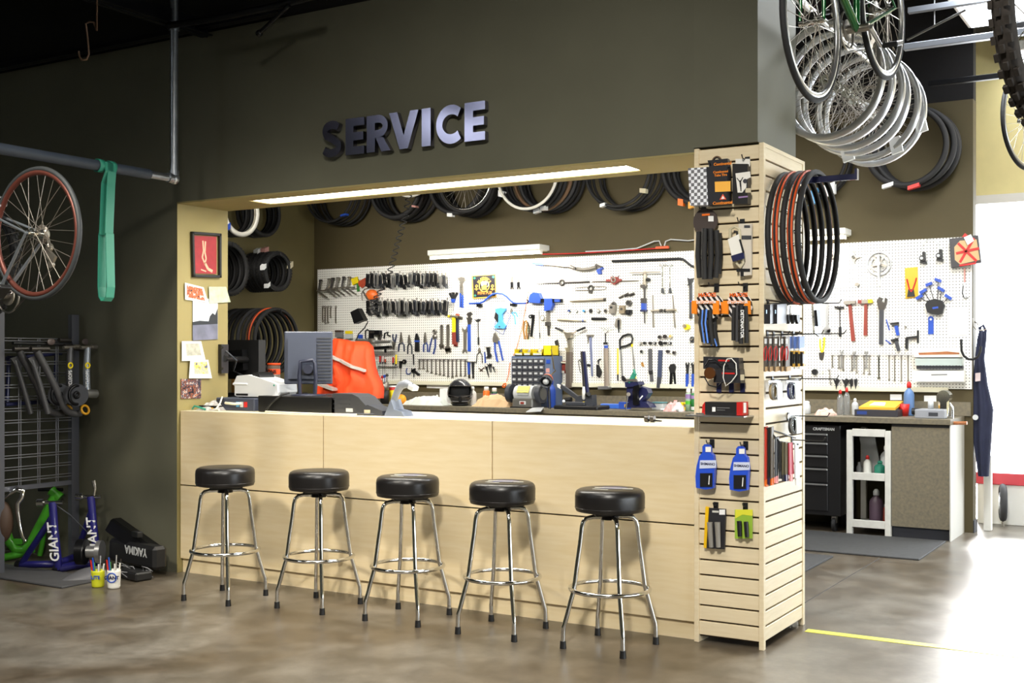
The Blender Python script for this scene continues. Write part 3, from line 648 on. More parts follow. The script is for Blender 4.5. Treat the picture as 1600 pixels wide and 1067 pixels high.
for px, py, n_, kind, where, wh in bunch:
    R_ = .335 if kind != 'city' else .33
    q = on_y(px, py, YB-.1); zc = q.z+R_
    for k in range(n_):
        y = BW-.045-k*.062
        tire(kind, (q.x+random.uniform(-.02, .02)-k*.012, y, zc+random.uniform(-.012, .012)), random.uniform(-.006, .006), [rub_b, rub_g, rub_b, skinwall, rub_b][(k*2+px) % 5] if kind == 'city' else rub_b, 'black tire, '+ORD[k]+' from the wall, bunch '+where, 'tires in the bunch '+where)
    yend = BW-.045-n_*.062
    if wh:
        cc = on_y(wh[1], wh[2], yend-.05)
        if wh[0] == 'ring': tire('road', (q.x-.05, yend-.03, zc-.005), 0, rub_w, 'white tire at the front of the fourth hanging bunch', 'white front tire')
        else:
            w_ = thing('bicycle_wheel', 'bare wheel with white rim in front of the second hanging bunch of tires' if wh[0] == 'white' else 'silver spoked wheel in front of the third hanging bunch of tires', 'wheel')
            add_wheel(w_, .33, .016, rub_b if wh[0] != 'white' else rub_w, rub_w if wh[0] == 'white' else chrome, spk=32, tire=(wh[0] != 'white')); w_.location = (cc.x, yend-.04, cc.z+.315 if wh[0] == 'white' else cc.z+.30)
    peg('long black peg carrying the tire bunch '+where, (q.x, BW, zc+R_-.06), (q.x, yend-.1, zc+R_-.065), .01)
for px, py, w_, h_, mt, lb in ((536, 344, .07, .02, blue, 'small blue label'), (655, 335, .05, .02, mat('red_white_label', (206, 150, 140), .6), 'small reddish label'), (702, 338, .06, .035, paper, 'white label at the left of the third bunch'), (775, 313, .06, .06, paper, 'white label between third and fourth bunches'), (838, 333, .06, .04, paper, 'left white label under the fourth bunch'), (851, 334, .06, .04, paper, 'right white label under the fourth bunch'), (935, 322, .05, .03, paper, 'white label low on the fifth bunch'), (1018, 310, .06, .04, mat('cream_label', (200, 190, 160), .6), 'cream label on the fifth bunch'), (1058, 304, .05, .06, orange, 'orange label beside the tower'), (1072, 312, .06, .06, mat('amber_label', (230, 160, 60), .6), 'amber label beside the tower'), (1262, 321, .08, .12, lblue, 'light blue card right of the tower'), (1290, 299, .1, .1, paper, 'white card right of the tower'), (1382, 292, .09, .03, paper, 'white label low on the right end bunch'), (1425, 292, .09, .03, red, 'red label low on the right end bunch')):
    c = on_y(px, py, YB-.36); tagcard(c, (w_/2, 0, random.uniform(-.2, .2)*w_), (0, 0, h_/2), mt, lb+'')
# tires on the side wall behind the counter
XS = -6.75
def side(px, py, off): return on_x(px, py, XS+off)
def sbunch(px, py, kind, n_, off0, step, where, grp, ms=None):
    for k in range(n_):
        off = off0-k*step; c = side(px, py, off0); c.x = XS+off
        tire(kind, c, PI/2+random.uniform(-.006, .006), (ms or [rub_b])[k % len(ms or [1])], (where+', '+ORD[k]+' in front') if not isinstance(where, list) else where[k], grp)
    c = side(px, py, off0); Rk = {'knob': .262, 'small': .205, 'road': .335, 'city': .33, 'bmx': .25, 'wide': .335}[kind]
    tag(obj('wall_peg', MB().cyl((XS, c.y, c.z+Rk-.05), (XS+off0+.06, c.y, c.z+Rk-.05), .009, seg=8).cyl((XS+off0+.06, c.y, c.z+Rk-.05), (XS+off0+.06, c.y, c.z+Rk-.02), .009, seg=8), blackm), 'black peg of the side wall holding the '+grp, 'peg', 'wall pegs holding tires')
sbunch(412, 333, 'bmx', 3, .22, .07, 'plain black tire at the top right of the side wall', 'top right side wall tires')
c = side(376, 330, .52); tire('bmx', c, PI/2, rub_w, 'white tire hanging at the top of the side wall', 'white side wall tire')
for k in range(2): tire('bmx', c-Vector((.07+.07*k, 0, 0)), PI/2, rub_b, 'black tire, '+ORD[k]+' behind the white tire', 'tires behind the white tire')
tag(obj('wall_peg', MB().cyl((XS, c.y, c.z+.2), (c.x+.06, c.y, c.z+.2), .009, seg=8), blackm), 'black peg holding the white tire', 'peg', 'wall pegs holding tires')
sbunch(357, 420, 'knob', 5, .5, .075, 'large knobby tire in the middle left bunch', 'middle left side wall tires')
sbunch(433, 424, 'small', 5, .42, .075, 'small knobby tire in the middle right bunch', 'middle right side wall tires')
lab = ['big black tire at the front of the lowest side wall bunch', 'orange striped tire in the lowest side wall bunch']+['black tire, '+ORD[k]+' behind the orange one in the lowest side wall bunch' for k in range(6)]
sbunch(432, 532, 'city', 8, .62, .075, lab, 'lowest side wall tires', [rub_b, rub_or, rub_b, rub_g, rub_b, rub_b, rub_g, rub_b])
for px, py, off, w_, mt, lb in ((401, 398, .18, .05, paper, 'white label on the back of the middle right bunch'), (410, 390, .24, .06, mat('red_white_label', (206, 150, 140), .6), 'red and white card over the middle right bunch'), (412, 418, .40, .03, paper, 'small white label left in the middle right bunch'), (441, 421, .44, .04, mat('cream_label', (200, 190, 160), .6), 'cream label inside the middle right bunch'), (425, 441, .46, .03, paper, 'small white label low on the middle right bunch'), (396, 362, .3, .04, mat('cream_label', (200, 190, 160), .6), 'cream label between the two top tires'), (361, 352, .56, .04, blue, 'blue label on the white tire')):
    c = side(px, py, off); on_tire(c, mt, (0, w_/2, .012), (0, 0, w_*.7), (.03, 0, 0))
# stack of bare wheels on an overhead rail
RXW = .10; rz = 3.20
t = thing('wheel_rail', 'chrome overhead pipe carrying the row of bare wheels', 'rail', (RXW, 1.1, rz-.3))
obj('pipe', MB().cyl((RXW, -.1, rz), (RXW, 2.1, rz), .019, seg=14), chrome, t)
for y in (.65, 2.05): obj('hanger', MB().cyl((RXW, y, rz), (RXW, y, CEIL), .008, seg=8), steel, t)
silver = mat('silver_rim', (226, 228, 232), .3, .75); grim = mat('grey_rim', (186, 186, 184), .35, .7)
WH = []
for k, y in enumerate((1.74, 1.52, 1.31, 1.11, .92, .74)):
    w_ = thing('bicycle_wheel', ORD[k]+' bare silver wheel from the far end of the overhead rail', 'wheel', group='bare wheels on the overhead rail')
    add_wheel(w_, .345, .016, rubber, [silver, grim][k % 2], spk=32, tire=False, rw=1.5)
    WH.append(w_); w_.location = (RXW+random.uniform(-.01, .02), y, rz-.30); w_.rotation_euler = (0, random.uniform(0, 1), random.uniform(-.03, .03)-.12)
for k, (px, py) in enumerate(((1377, 147), (1342, 175), (1354, 200), (1305, 187))):
    w_ = WH[k]; M = Matrix.LocRotScale(w_.location, w_.rotation_euler, None); me = MB().obox(M @ Vector((.30*math.cos(.5-1.1*k), 0, .30*math.sin(.5-1.1*k))), (.03, .005, .01), (-.01, 0, .045), (0, .014, 0)).mesh('paper_tag'); me.materials.append(paper); o = bpy.data.objects.new('paper_tag', me); COL.objects.link(o); o.parent = w_; o.matrix_parent_inverse = M.inverted()
# striped tires hanging on the tower's side hook
for k, (off, m_) in enumerate(((.06, rub_b), (.13, rub_or), (.17, rub_b), (.215, rub_or), (.235, rub_g))): pass
HK = on_x(1225, 262, .02); zc = on_x(1235, 360, .15).z
t = thing('display_hook', 'navy blue bar hook at the top of the tower side carrying road tires', 'hook', (0, .28, HK.z))
yk = .31; zt_ = zc+.335-.035
obj('bar', MB().box(0.001, .36, yk-.012, yk+.012, zt_-.028, zt_), navy, t); obj('end_stop', MB().box(.36, .372, yk-.016, yk+.016, zt_-.03, zt_+.025), navy, t)
obj('bracket', MB().box(.0015, .012, yk-.05, yk+.05, zt_-.05, zt_+.01), black, t)
for k, (x, m_, lb) in enumerate(((.024, rub_b, 'plain black road tire nearest the tower on the side hook'), (.062, rub_or, 'inner orange striped road tire on the tower side hook'), (.100, rub_b, 'black road tire between the two orange ones on the tower side hook'), (.138, rub_or, 'outer orange striped road tire on the tower side hook'), (.176, rub_b, 'outermost black road tire on the tower side hook'))):
    c = Vector((x, yk, zc)); tire('road', c, PI/2-.004*k, m_, lb, 'road tires on the tower hook')
# ---------------------------------------------------------------- floor things at the left
def Z_(px, py, z=0.): return on_z(px, py, z)
def upz(px, py, p):      # point above floor point p seen at pixel row py
    d = depth(p); return CAM+ray(px, py)*d
nav = mat('blue_trainer_enamel', (34, 32, 108), .35, coat=.4)
t = thing('bike_trainer', 'dark blue folding trainer lettered GIANT on the floor', 'trainer', Z_(95, 885))
fa, fb, ra, rb_ = Z_(92, 894), Z_(153, 886), Z_(32, 888), Z_(116, 879)
ta, tb = upz(82, 785, fa), upz(142, 776, fb)
for nm, f_, tp, rr, tm in (('upright', fa, ta, ra, (76, 806)), ('upright', fb, tb, rb_, (135, 798))):
    mid = f_.lerp(tp, .62)+Vector((.02, -.02, 0))
    up = obj(nm, MB().tube([f_+Vector((0, 0, .02)), mid, tp], .026, 12), nav, t)
    u_ = (tp-f_).normalized(); text('GIANT', .085, f_.lerp(tp, .45)+-FW*.034+Vector((.01, -.01, 0)), u_, -RT, paper, up, .002, bold=.02)
    obj('rear_leg', MB().tube([rr+Vector((0, 0, .02)), f_.lerp(tp, .82)], .021, 10), nav, t)
    obj('clamp', MB().cyl(tp-RT*.07, tp+RT*.07, .012).cyl(tp-RT*.1, tp-RT*.055, .026, seg=16), chrome, t)
obj('clamp_lever', MB().tube([tb+RT*.02, tb+RT*.03+Vector((0, 0, .06)), tb+RT*.02+Vector((0, 0, .11))], [.008, .014, .018], 8), chrome, t)
obj('base_bar', MB().tube([ra+Vector((0, 0, .025)), ra.lerp(fa, .9)+Vector((0, 0, .05)), rb_+Vector((0, 0, .04))], .024, 10), nav, t)
obj('base_bar', MB().tube([fa+Vector((0, 0, .025)), fa.lerp(fb, .5)+Vector((0, -.03, .035)), fb+Vector((0, 0, .025))], .028, 10), nav, t)
for p in (ra, fa): obj('end_cap', MB().cyl(p+Vector((-.03, 0, .024)), p+Vector((.012, 0, .024)), .029, seg=14), black, t)
fwp = upz(122, 862, Z_(128, 893)); obj('flywheel', MB().cyl(fwp, fwp+RT*.05, .085, seg=28), blackm, t)
obj('roller', MB().cyl(fwp+RT*.06, fwp+RT*.14+FW*.0, .04, seg=20).cyl(fwp+RT*.13, fwp+RT*.16, .075, seg=28), alu, t)
obj('cable', MB().tube([ta, upz(110, 805, fa), upz(140, 835, fb), upz(165, 850, fb)], .004, 6), dgrey, t)
t = thing('bike_trainer', 'lime green trainer with curved legs under the grid rack', 'trainer', Z_(50, 872))
g0 = Z_(55, 876)
def G(px, py, k=0.): return CAM+ray(px, py)*(depth(g0)+k)
obj('main_tube', MB().tube([G(88, 770), G(76, 795), G(58, 830), G(48, 850), G(38, 859), G(24, 858), G(14, 845), G(6, 820)], .034, 12), lime, t)
obj('cross_tube', MB().cyl(G(80, 766), G(95, 778), .036), lime, t)
obj('rear_leg', MB().tube([G(76, 792, .1), G(66, 850, .1), G(62, 868, .1)], .018, 8), lime, t)
obj('base_tube', MB().tube([G(0, 872, -.05), G(30, 866), G(52, 858)], .026, 10), lime, t)
obj('bracket', MB().obox(G(26, 846), RT*.04, (0, 0, .02), FW*.02, .004), lime, t)
obj('clamp', MB().cyl(G(60, 765), G(98, 765), .012), blackm, t)
t = thing('foot_rest', 'old brown saddle shell with a long silver brake lever at the left edge', 'bicycle parts', Z_(12, 876))
h0 = Z_(10, 885)
def Hh(px, py, k=0.): return CAM+ray(px, py)*(depth(h0)-.25+k)
obj('shell', MB().ball(Hh(3, 815), (.075, .07, .14), 18, 12), brown, t)
obj('lever', MB().tube([Hh(0, 783), Hh(14, 772), Hh(26, 764), Hh(36, 768), Hh(34, 778), Hh(28, 786), Hh(28, 800), Hh(31, 820), Hh(35, 838), Hh(40, 846)], [.008, .012, .02, .02, .018, .018, .015, .012, .011, .01], 10), chrome, t)
obj('post', MB().cyl(Hh(4, 820), Vector((Hh(4, 820).x, Hh(4, 820).y, 0)), .012), dsteel, t)
tag(obj('floor_mat', MB().box(-5.4, -4.2, -.75, -.42, 0, .014, .004), mat('grey_mat', (74, 74, 76), .8, var=.1)), 'grey floor mat under the trainers at the left', 'mat')
# roof rack box, fork mount, cups
a, b_ = Z_(168, 889), Z_(240, 906)
t = thing('roof_rack_box', 'long black roof rack case lettered YAKIMA leaning by the green wall', 'rack case', (a+b_)/2)
d = (b_-a); nrm = Vector((d.y, -d.x, 0)).normalized()
rise = Vector((0, 0, .06))
obj('case', MB().obox((a+b_)/2+Vector((0, .06, .13)), d/2, nrm*.05, (0, 0, .075), .02), black, t)
obj('lid', MB().obox((a+b_)/2+Vector((-.08, .09, .22)), d*.45+Vector((0, 0, -.07)), nrm*.04, Vector((0, .03, .04)), .012), blackm, t)
text('YAKIMA', .075, a.lerp(b_, .62)+Vector((0, .06, .16))+nrm*.052, -d, (0, 0, -1), lgrey, t, .002, bold=.02)
obj('clip', MB().obox(a.lerp(b_, .55)+Vector((0, .04, .26)), d.normalized()*.04, nrm*.02, (0, 0, .02), .005), black, t)
gm = mat('grey_fork_mount', (92, 92, 96), .45)
c0, c1 = Z_(97, 910), Z_(158, 902)
u = (c1-c0).normalized(); v = Vector((-u.y, u.x, 0))
pr = []
m_ = MB(); rings = []
for i in range(9):
    f_ = i/8; wd_ = .02+.075*math.sin(min(1, f_*1.5)*PI/2); hh = .015+.06*math.sin(min(1, f_*1.3)*PI/2); rings.append([c0.lerp(c1, f_)+v*wd_*math.cos(a2)+Vector((0, 0, hh*math.sin(a2))) for a2 in [PI*k/10 for k in range(11)]])
m_.add([p for r in rings for p in r], [(i*11+k, i*11+k+1, (i+1)*11+k+1, (i+1)*11+k) for i in range(8) for k in range(10)], True); m_.prism([p for p in rings[-1]], u*.002); m_.prism([r[0] for r in rings]+[r[-1] for r in rings[::-1]], (0, 0, .004))
t = thing('fork_mount', 'grey streamlined bicycle fork mount lying on the floor', 'fork mount', (c0+c1)/2); obj('shell', m_, gm, t); obj('red_mark', MB().obox(c0.lerp(c1, .75)-v*.095+Vector((0, 0, .03)), u*.03, v*.003, (0, 0, .003)), red, t)
def cup(label, px, py, r, h, m_, lb_m, txt, tm):
    c = Z_(px, py); t = thing('pen_cup', label, 'cup', c, 'pen cups on the floor')
    bd = obj('body', MB().lathe(c, (0, 0, 1), [(.001, .002), (r*.88, .002), (r*.94, .012), (r, h*.9), (r, h), (r-.004, h), (r-.006, .01), (.001, .008)], 24), m_, t)
    if lb_m: obj('logo_ring', MB().torus(c-FW*r*.99+Vector((0, 0, h*.62)), -FW, .028, .004, 24, 6), lb_m, bd)
    text(txt, .03, c-FW*(r+.002)+Vector((0, 0, h*.62)), RT, (0, 0, 1), tm, bd, .002, bold=.03)
    for k in range(7):
        a2 = k*2*PI/7+.3; q = c+Vector((math.cos(a2)*r*.6, math.sin(a2)*r*.6, .012)); e = q+Vector((math.cos(a2)*.018, math.sin(a2)*.018, h+.03+.02*(k % 3)))
        obj('pen', MB().cyl(q, e, .005, seg=6), [white, black, alu, green, red, blue, white][k], t)
cup('yellow-green plastic cup full of pens on the floor', 153, 917, .041, .105, mat('acid_yellow', (206, 208, 40), .4), None, 'LITE', blue)
cup('white cup with a blue oval logo full of pens on the floor', 178, 919, .041, .115, white, blue, 'GIANT', navy)
m_ = MB()
for k in range(16):
    random.seed(k); c = Z_(random.uniform(185, 228), random.uniform(893, 908)); pts = [c+Vector((random.uniform(-.14, .14), random.uniform(-.05, .08), .012+.09*math.sin(PI*i/6)*random.random())) for i in range(7)]
    pts = [(pts[max(0, i-1)]+pts[i]*2+pts[min(6, i+1)])/4 for i in range(7)]; m_.tube(pts, .0035, 5)
random.seed(11)
o = obj('wire_tangle', m_, mat('grey_cable', (120, 120, 122), .5)); o['kind'] = 'stuff'; o['label'] = 'tangle of thin grey cables on the floor beside the pen cups'; o['category'] = 'cables'
tag(obj('wire_tray', MB().obox(Z_(205, 905)+Vector((0, .02, .03)), d.normalized()*.13, nrm*.06, (0, 0, .028), .01), black), 'low black tray under the tangle of cables', 'tray')
# ---------------------------------------------------------------- tools on the pegboard
OUTV = Vector((0, -1, 0))
def peg_plane(px, py, off): return on_y(px, py, YB-off)
B = peg_plane
def sc(px): return depth(B(px, 500, 0))/FOC
def shp(m_, s_):
    k = s_[0]
    if k == 'b':
        x0, y0, x1, y1, w0, w1 = s_[1:7]; th = s_[7] if len(s_) > 7 else .010; off = s_[8] if len(s_) > 8 else .003
        d = Vector((x1-x0, y1-y0)).normalized(); n_ = Vector((-d.y, d.x)); P = [(x0+n_.x*w0/2, y0+n_.y*w0/2), (x1+n_.x*w1/2, y1+n_.y*w1/2), (x1-n_.x*w1/2, y1-n_.y*w1/2), (x0-n_.x*w0/2, y0-n_.y*w0/2)]
        m_.prism([B(x, y, off) for x, y in P], OUTV*th)
    elif k == 'p': m_.prism([B(x, y, s_[3] if len(s_) > 3 else .003) for x, y in s_[1]], OUTV*(s_[2] if len(s_) > 2 else .01))
    elif k == 'x':
        x0, y0, x1, y1 = s_[1:5]; th = s_[5] if len(s_) > 5 else .01; off = s_[6] if len(s_) > 6 else .003
        m_.prism([B(x, y, off) for x, y in ((x0, y0), (x1, y0), (x1, y1), (x0, y1))], OUTV*th)
    elif k == 'c':
        x0, y0, x1, y1, r0, r1 = s_[1:7]; f = sc(x0); off = s_[7] if len(s_) > 7 else max(r0, r1)*f+.003
        m_.cyl(B(x0, y0, off), B(x1, y1, off), r0*f, r1*f, 10)
    elif k == 't':
        f = sc(s_[1][0][0]); off = s_[3] if len(s_) > 3 else s_[2]*f+.003
        m_.tube([B(x, y, off) for x, y in s_[1]], s_[2]*f, 7)
    elif k == 'r':
        f = sc(s_[1]); off = s_[5] if len(s_) > 5 else s_[4]*f+.003
        m_.torus(B(s_[1], s_[2], off), OUTV, s_[3]*f, s_[4]*f, 20, 7)
    elif k == 'd':
        f = sc(s_[1]); off = s_[5] if len(s_) > 5 else .003; c = B(s_[1], s_[2], off)
        m_.cyl(c, c+OUTV*s_[4], s_[3]*f, seg=18)
    elif k == 'e':
        f = sc(s_[1]); th = s_[5] if len(s_) > 5 else .03; m_.ball(B(s_[1], s_[2], th+.003), (s_[3]*f*1.12, th, s_[4]*f) if abs(OUTV.y) > .5 else (th, s_[3]*f*1.6, s_[4]*f), 14, 8)
def T(name, label, cat, parts, group=None):
    if len(parts) == 1:
        m_ = MB()
        for s_ in parts[0][2]: shp(m_, s_)
        return tag(obj(name, m_, parts[0][1]), label, cat, group)
    ms = []
    for pn, mt, ss in parts:
        m_ = MB()
        for s_ in ss: shp(m_, s_)
        ms.append((pn, m_, mt))
    al = [p for _, m_, _ in ms for p in m_.v]; z = min(p[2] for p in al); x = sum(p[0] for p in al)/len(al)
    t = thing(name, label, cat, (x, sum(p[1] for p in al)/len(al), z), group)
    for pn, m_, mt in ms: obj(pn, m_, mt, t)
    return t
# stems, small packs
for i, (x, y) in enumerate(((500, 437), (513, 435), (519, 434), (527, 433), (536, 432), (545, 432))):
    T('handlebar_stem', ORD[i]+' grey handlebar stem from the left end of the pegboard', 'stem', [('clamp', [dsteel, steel][i % 2], [('c', x+1, y, x-2, y+17, 2.0, 1.5, .04), ('c', x-1, y+1, x+3, y+1, 1.3, 1.3, .045)]), ('quill', steel, [('c', x-4, y+17, x+11, y+28, 1.5, 1.2, .06), ('c', x-5, y+17, x+9, y+17, 1.1, 1.1, .05)])], 'stems at the left end of the pegboard')
T('hang_tag', 'bright yellow tag beside the stems', 'tag', [('card', yellow, [('p', [(549, 436), (559, 432), (561, 441), (552, 446)], .01, .02)])])
T('hang_tag', 'green strip under the yellow tag', 'tag', [('card', green, [('p', [(557, 441), (560, 441), (562, 454), (559, 456)], .01, .01)])])
T('parts_bag', 'reddish bag left of the pedals', 'bag', [('bag', mat('rust_red', (176, 70, 40), .5, var=.2, scale=40), [('p', [(561, 440), (567, 437), (572, 434), (574, 444), (567, 450), (562, 446)], .02, .01)])])
T('orange_guard', 'orange rounded plastic piece between the two rows of pedals', 'guard', [('shell', mat('orange_plastic', (236, 112, 40), .4), [('e', 581, 461, 10, 9, .045)]), ('strap', steel, [('t', [(566, 470), (565, 458), (570, 452), (578, 450), (586, 451)], .9, .09), ('b', 568, 456, 575, 468, 2, 2, .01, .09)])])
for i, (x, y1) in enumerate(((504.5, 503), (508.5, 506), (512.5, 505), (517, 497), (525, 505))):
    T('thin_wrench', ORD[i]+' thin wrench from the left below the stems', 'wrench', [('shaft', steel, [('b', x, 480, x, y1-3, 1.4, 1.4), ('r', x, 479.5, 1.6, .6), ('r', x, y1-1.5, 1.4, .6)])], 'thin wrenches below the stems')
# pedals: two rows hung side by side
pm1 = mat('pedal_black', (28, 28, 30), .4, .2)
def pedal(i, x, yt, yb, row, alt):
    o_ = .006+.05*((alt*7) % 5)/5; tl = random.uniform(-1.2, 1.2)
    T('bicycle_pedal', ORD[i]+' pedal from the left in the '+row+' row', 'pedal', [('body', [pm1, pm1, dsteel, pm1][alt % 4], [('c', x+tl*.5, yt+4, x-tl*.5, yb-4, 1.5, 1.2, o_+.03)]), ('cage', [pm1, dgrey, alu, pm1][(alt*3) % 4], [('b', x-2.0+tl, yt+1, x-1.2-tl, yb-3, .9, 1.3, .045, o_), ('b', x+1.5+tl, yt+3, x+2.2-tl, yb, 1.3, .9, .045, o_+.006), ('b', x-2.2+tl, yt+3, x+1.8+tl, yt+5, 1.6, 1.6, .05, o_), ('b', x-1.6-tl, yb-5, x+2.4-tl, yb-2.5, 1.6, 1.6, .05, o_)]), ('axle', steel, [('c', x+tl, yt-1, x-tl*.5, yb-8, .6, .6, o_+.065), ('c', x+tl*1.1, yt-2.5, x+tl, yt+1, 1.3, 1.1, o_+.045)])], 'pedals in the '+row+' row')
for i in range(19):
    x = 577.5+i*6.65; pedal(i, x, 427+random.uniform(-2, 2), 450+random.uniform(-2, 3)-(1 if i > 8 else 0), 'upper', i+(1 if i > 12 else 0)); pedal(i, x+.8, 469+random.uniform(-2, 2), 493+random.uniform(-2, 2), 'lower', i*2+(1 if i > 9 else 0))
# coiled cord with its tool
cp = [(641, 296), (638, 311), (634, 335), (626, 362), (618, 392), (609, 426), (599, 448), (586, 468), (578, 484)]
def coil(cp, yo, r, turns, rad):
    P = [on_y(x, y, yo) for x, y in cp]; L = [0]
    for a, b_ in zip(P[:-1], P[1:]): L.append(L[-1]+(b_-a).length)
    out = []; n_ = turns*10
    for i in range(n_+1):
        s_ = L[-1]*i/n_; j = max(k for k in range(len(L)) if L[k] <= s_+1e-9); j = min(j, len(P)-2); c = P[j].lerp(P[j+1], (s_-L[j])/(L[j+1]-L[j])); a = 2*PI*turns*i/n_
        out.append(c+Vector((math.cos(a), math.sin(a)*.9, .15*math.sin(a)))*rad)
    return out
top = on_y(641, 296, 4.0); t = thing('coiled_hose', 'black coiled hose hanging from above to the pegboard', 'hose', on_y(578, 484, 3.72))
obj('coil', MB().tube(coil(cp, 3.72, 0, 20, .03), .0055, 6), black, t); obj('feed_line', MB().cyl(on_y(641, 296, 3.72), on_y(641, 296, 3.72)+Vector((0, 0, CEIL-on_y(641, 296, 3.72).z)), .006, seg=6), black, t)
obj('slack_coil', MB().tube(coil([(580, 468), (594, 474), (584, 484), (592, 490), (578, 492)], 3.74, 0, 9, .03), .0055, 6), black, t)
obj('nozzle_box', MB().prism([on_y(x, y, 3.78) for x, y in ((554, 488), (566, 482), (575, 500), (560, 506))], (0, -.07, 0)), blackm, t)
obj('tail_cable', MB().tube([on_y(x, y, 3.74) for x, y in ((570, 500), (575, 502), (570, 512), (560, 522), (557, 531))], .006, 6), black, t)
# repair stand arm and small things
T('repair_stand_arm', 'silver repair stand arm with clamp sticking out above the orange jacket', 'repair stand', [('arm', alu, [('c', 556, 531, 586, 534, 2.5, 3.4, .12), ('c', 586, 534, 611, 534, 2.6, 2.2, .12)]), ('clamp', steel, [('x', 582, 529, 587, 544, .07, .09)]), ('jaw', blackm, [('p', [(570, 541), (585, 542), (612, 540), (613, 544), (590, 546), (570, 546)], .05, .09), ('b', 603, 545, 603, 551, 1.6, 1.6, .02, .02)]), ('label_band', blue, [('b', 567, 537, 576, 537, 2.4, 2.4, .02, .15)])])
T('parts_box', 'small grey and brown box on the pegboard left of the jacket top', 'box', [('box', grey, [('x', 527, 519, 537, 527, .04)]), ('lid', brown, [('x', 527, 516, 537, 519, .042)])])
T('parts_box', 'small yellow and grey box right of the grey and brown one', 'box', [('box', lgrey, [('x', 541, 522, 552, 529, .03)]), ('lid', yellow, [('x', 542, 517, 551, 521.5, .03)])])
T('blue_clip', 'small blue clip above the repair stand arm', 'clip', [('clip', blue, [('x', 562, 523, 567, 531, .03)])])
T('carabiner', 'black oval carabiner above the repair stand arm', 'carabiner', [('ring', black, [('t', [(571, 517), (574, 515), (577, 517), (577, 528), (574, 531), (571, 528), (571, 517)], 1.1)])])
T('brake_caliper', 'chunky black brake caliper above the repair stand arm', 'brake', [('body', blackm, [('x', 586, 516, 597, 523, .05), ('b', 582, 516, 583, 530, 4, 3, .04)]), ('arm', dsteel, [('b', 596, 522, 594, 531, 4, 3, .03), ('b', 583, 519, 590, 519, 3, 3, .06)])])
T('cable_hook', 'black curled cable hook right of the brake caliper', 'hook', [('hook', black, [('t', [(600, 529), (601, 521), (605, 519), (606, 524), (610, 525)], 1.2), ('b', 605, 519, 608, 519, 1, 1)])])
def pliers(label, jx, jy0, py_, h1, h2, hm, jm=steel, wj=2.6, wh=2.3, name='pliers'):
    mid = (jx, py_); k1 = ((jx+h1[0])/2-(1.5 if h1[0] < jx else -1.5), (py_+h1[1])/2-3); k2 = ((jx+h2[0])/2+(1.5 if h2[0] > jx else -1.5), (py_+h2[1])/2-3)
    f = wh/2
    return T(name, label, 'pliers', [('jaws', jm, [('p', [(jx-.4, jy0), (jx-wj, py_), (jx, py_+3), (jx+wj, py_), (jx+.4, jy0)], .014), ('d', jx, py_, wj*.9, .018)]), ('handle', hm, [('t', [(jx-.5, py_+1), k1, h1], f)]), ('handle', hm, [('t', [(jx+.5, py_+1), k2, h2], f)])], 'pliers hung on the pegboard')
grip = mat('dark_blue_grip', (44, 52, 78), .5)
pliers('small upside down pliers right beside the repair stand arm', 616, 547, 535, (614, 522), (619, 522), grip)
pliers('long nose pliers, first of the row right of the repair stand arm', 627.5, 519, 534, (622.5, 549), (631.5, 549), grip)
pliers('long nose pliers, second of the row right of the repair stand arm', 640, 523, 535, (637, 553), (643.5, 553), dgrey)
T('wire_cutter', 'all black wire cutter with a blue band, third in the pliers row', 'pliers', [('body', black, [('p', [(649, 530), (651, 521), (653, 521), (656, 530), (655, 534), (650, 534)], .018), ('b', 651, 534, 650.5, 549, 3.2, 2.6, .016), ('b', 654, 534, 654.5, 549, 3.2, 2.6, .016)]), ('band', blue, [('b', 649, 533, 656, 533, 2.4, 2.4, .02)])])
pliers('blue handled long nose pliers, fourth in the pliers row', 665, 519, 534, (661.7, 550), (668, 550), mat('mid_blue_grip', (40, 64, 130), .45))
T('slip_joint_pliers', 'slip joint pliers with blue handles, last in the pliers row', 'pliers', [('jaw', steel, [('r', 679, 518, 2.6, 1.5), ('e', 679, 526, 4, 4, .012)]), ('handle', mat('mid_blue_grip', (40, 64, 130), .45), [('t', [(675, 528), (672, 540), (670.5, 550)], 1.1)]), ('handle', mat('mid_blue_grip', (40, 64, 130), .45), [('t', [(680, 530), (680, 542), (677, 553)], 1.3)])])
def adj(label, x, y0, y1, w_, hr, m_=steel, down=True, hx=0):
    return T('adjustable_wrench', label, 'wrench', [('handle', m_, [('b', x, y0, x, y1, w_, w_*.8), ('d', x, y0, w_*.5, .01)]), ('head', m_, [('d', x+hx, y1+hr*.6, hr, .014), ('p', [(x+hx-hr, y1+hr*.4), (x+hx-hr*.3, y1+hr*2.1), (x+hx, y1+hr*1.2), (x+hx+hr*.9, y1+hr*1.7), (x+hx+hr, y1+hr*.4)], .014)])])
adj('smaller adjustable wrench hanging head down right of the pliers', 690.5, 509, 538, 4.4, 4)
adj('larger adjustable wrench hanging head down right of the smaller one', 700.3, 509, 542, 4.8, 5.2)
for x0, x1 in ((688, 694), (698, 704)): pass
T('ball_hammer', 'hammer with yellow and red-brown handle left of the dark handled one', 'hammer', [('head', steel, [('c', 703, 494, 714, 495, 1.8, 2.2, .05)]), ('tip', yellow, [('c', 700.5, 494, 703.5, 494, 2, 2, .05)]), ('handle', yellow, [('b', 710, 496, 710, 519, 4.2, 4.2, .02, .04)]), ('grip', dred, [('b', 710, 519, 710.5, 538, 4.4, 4.6, .022, .04)])])
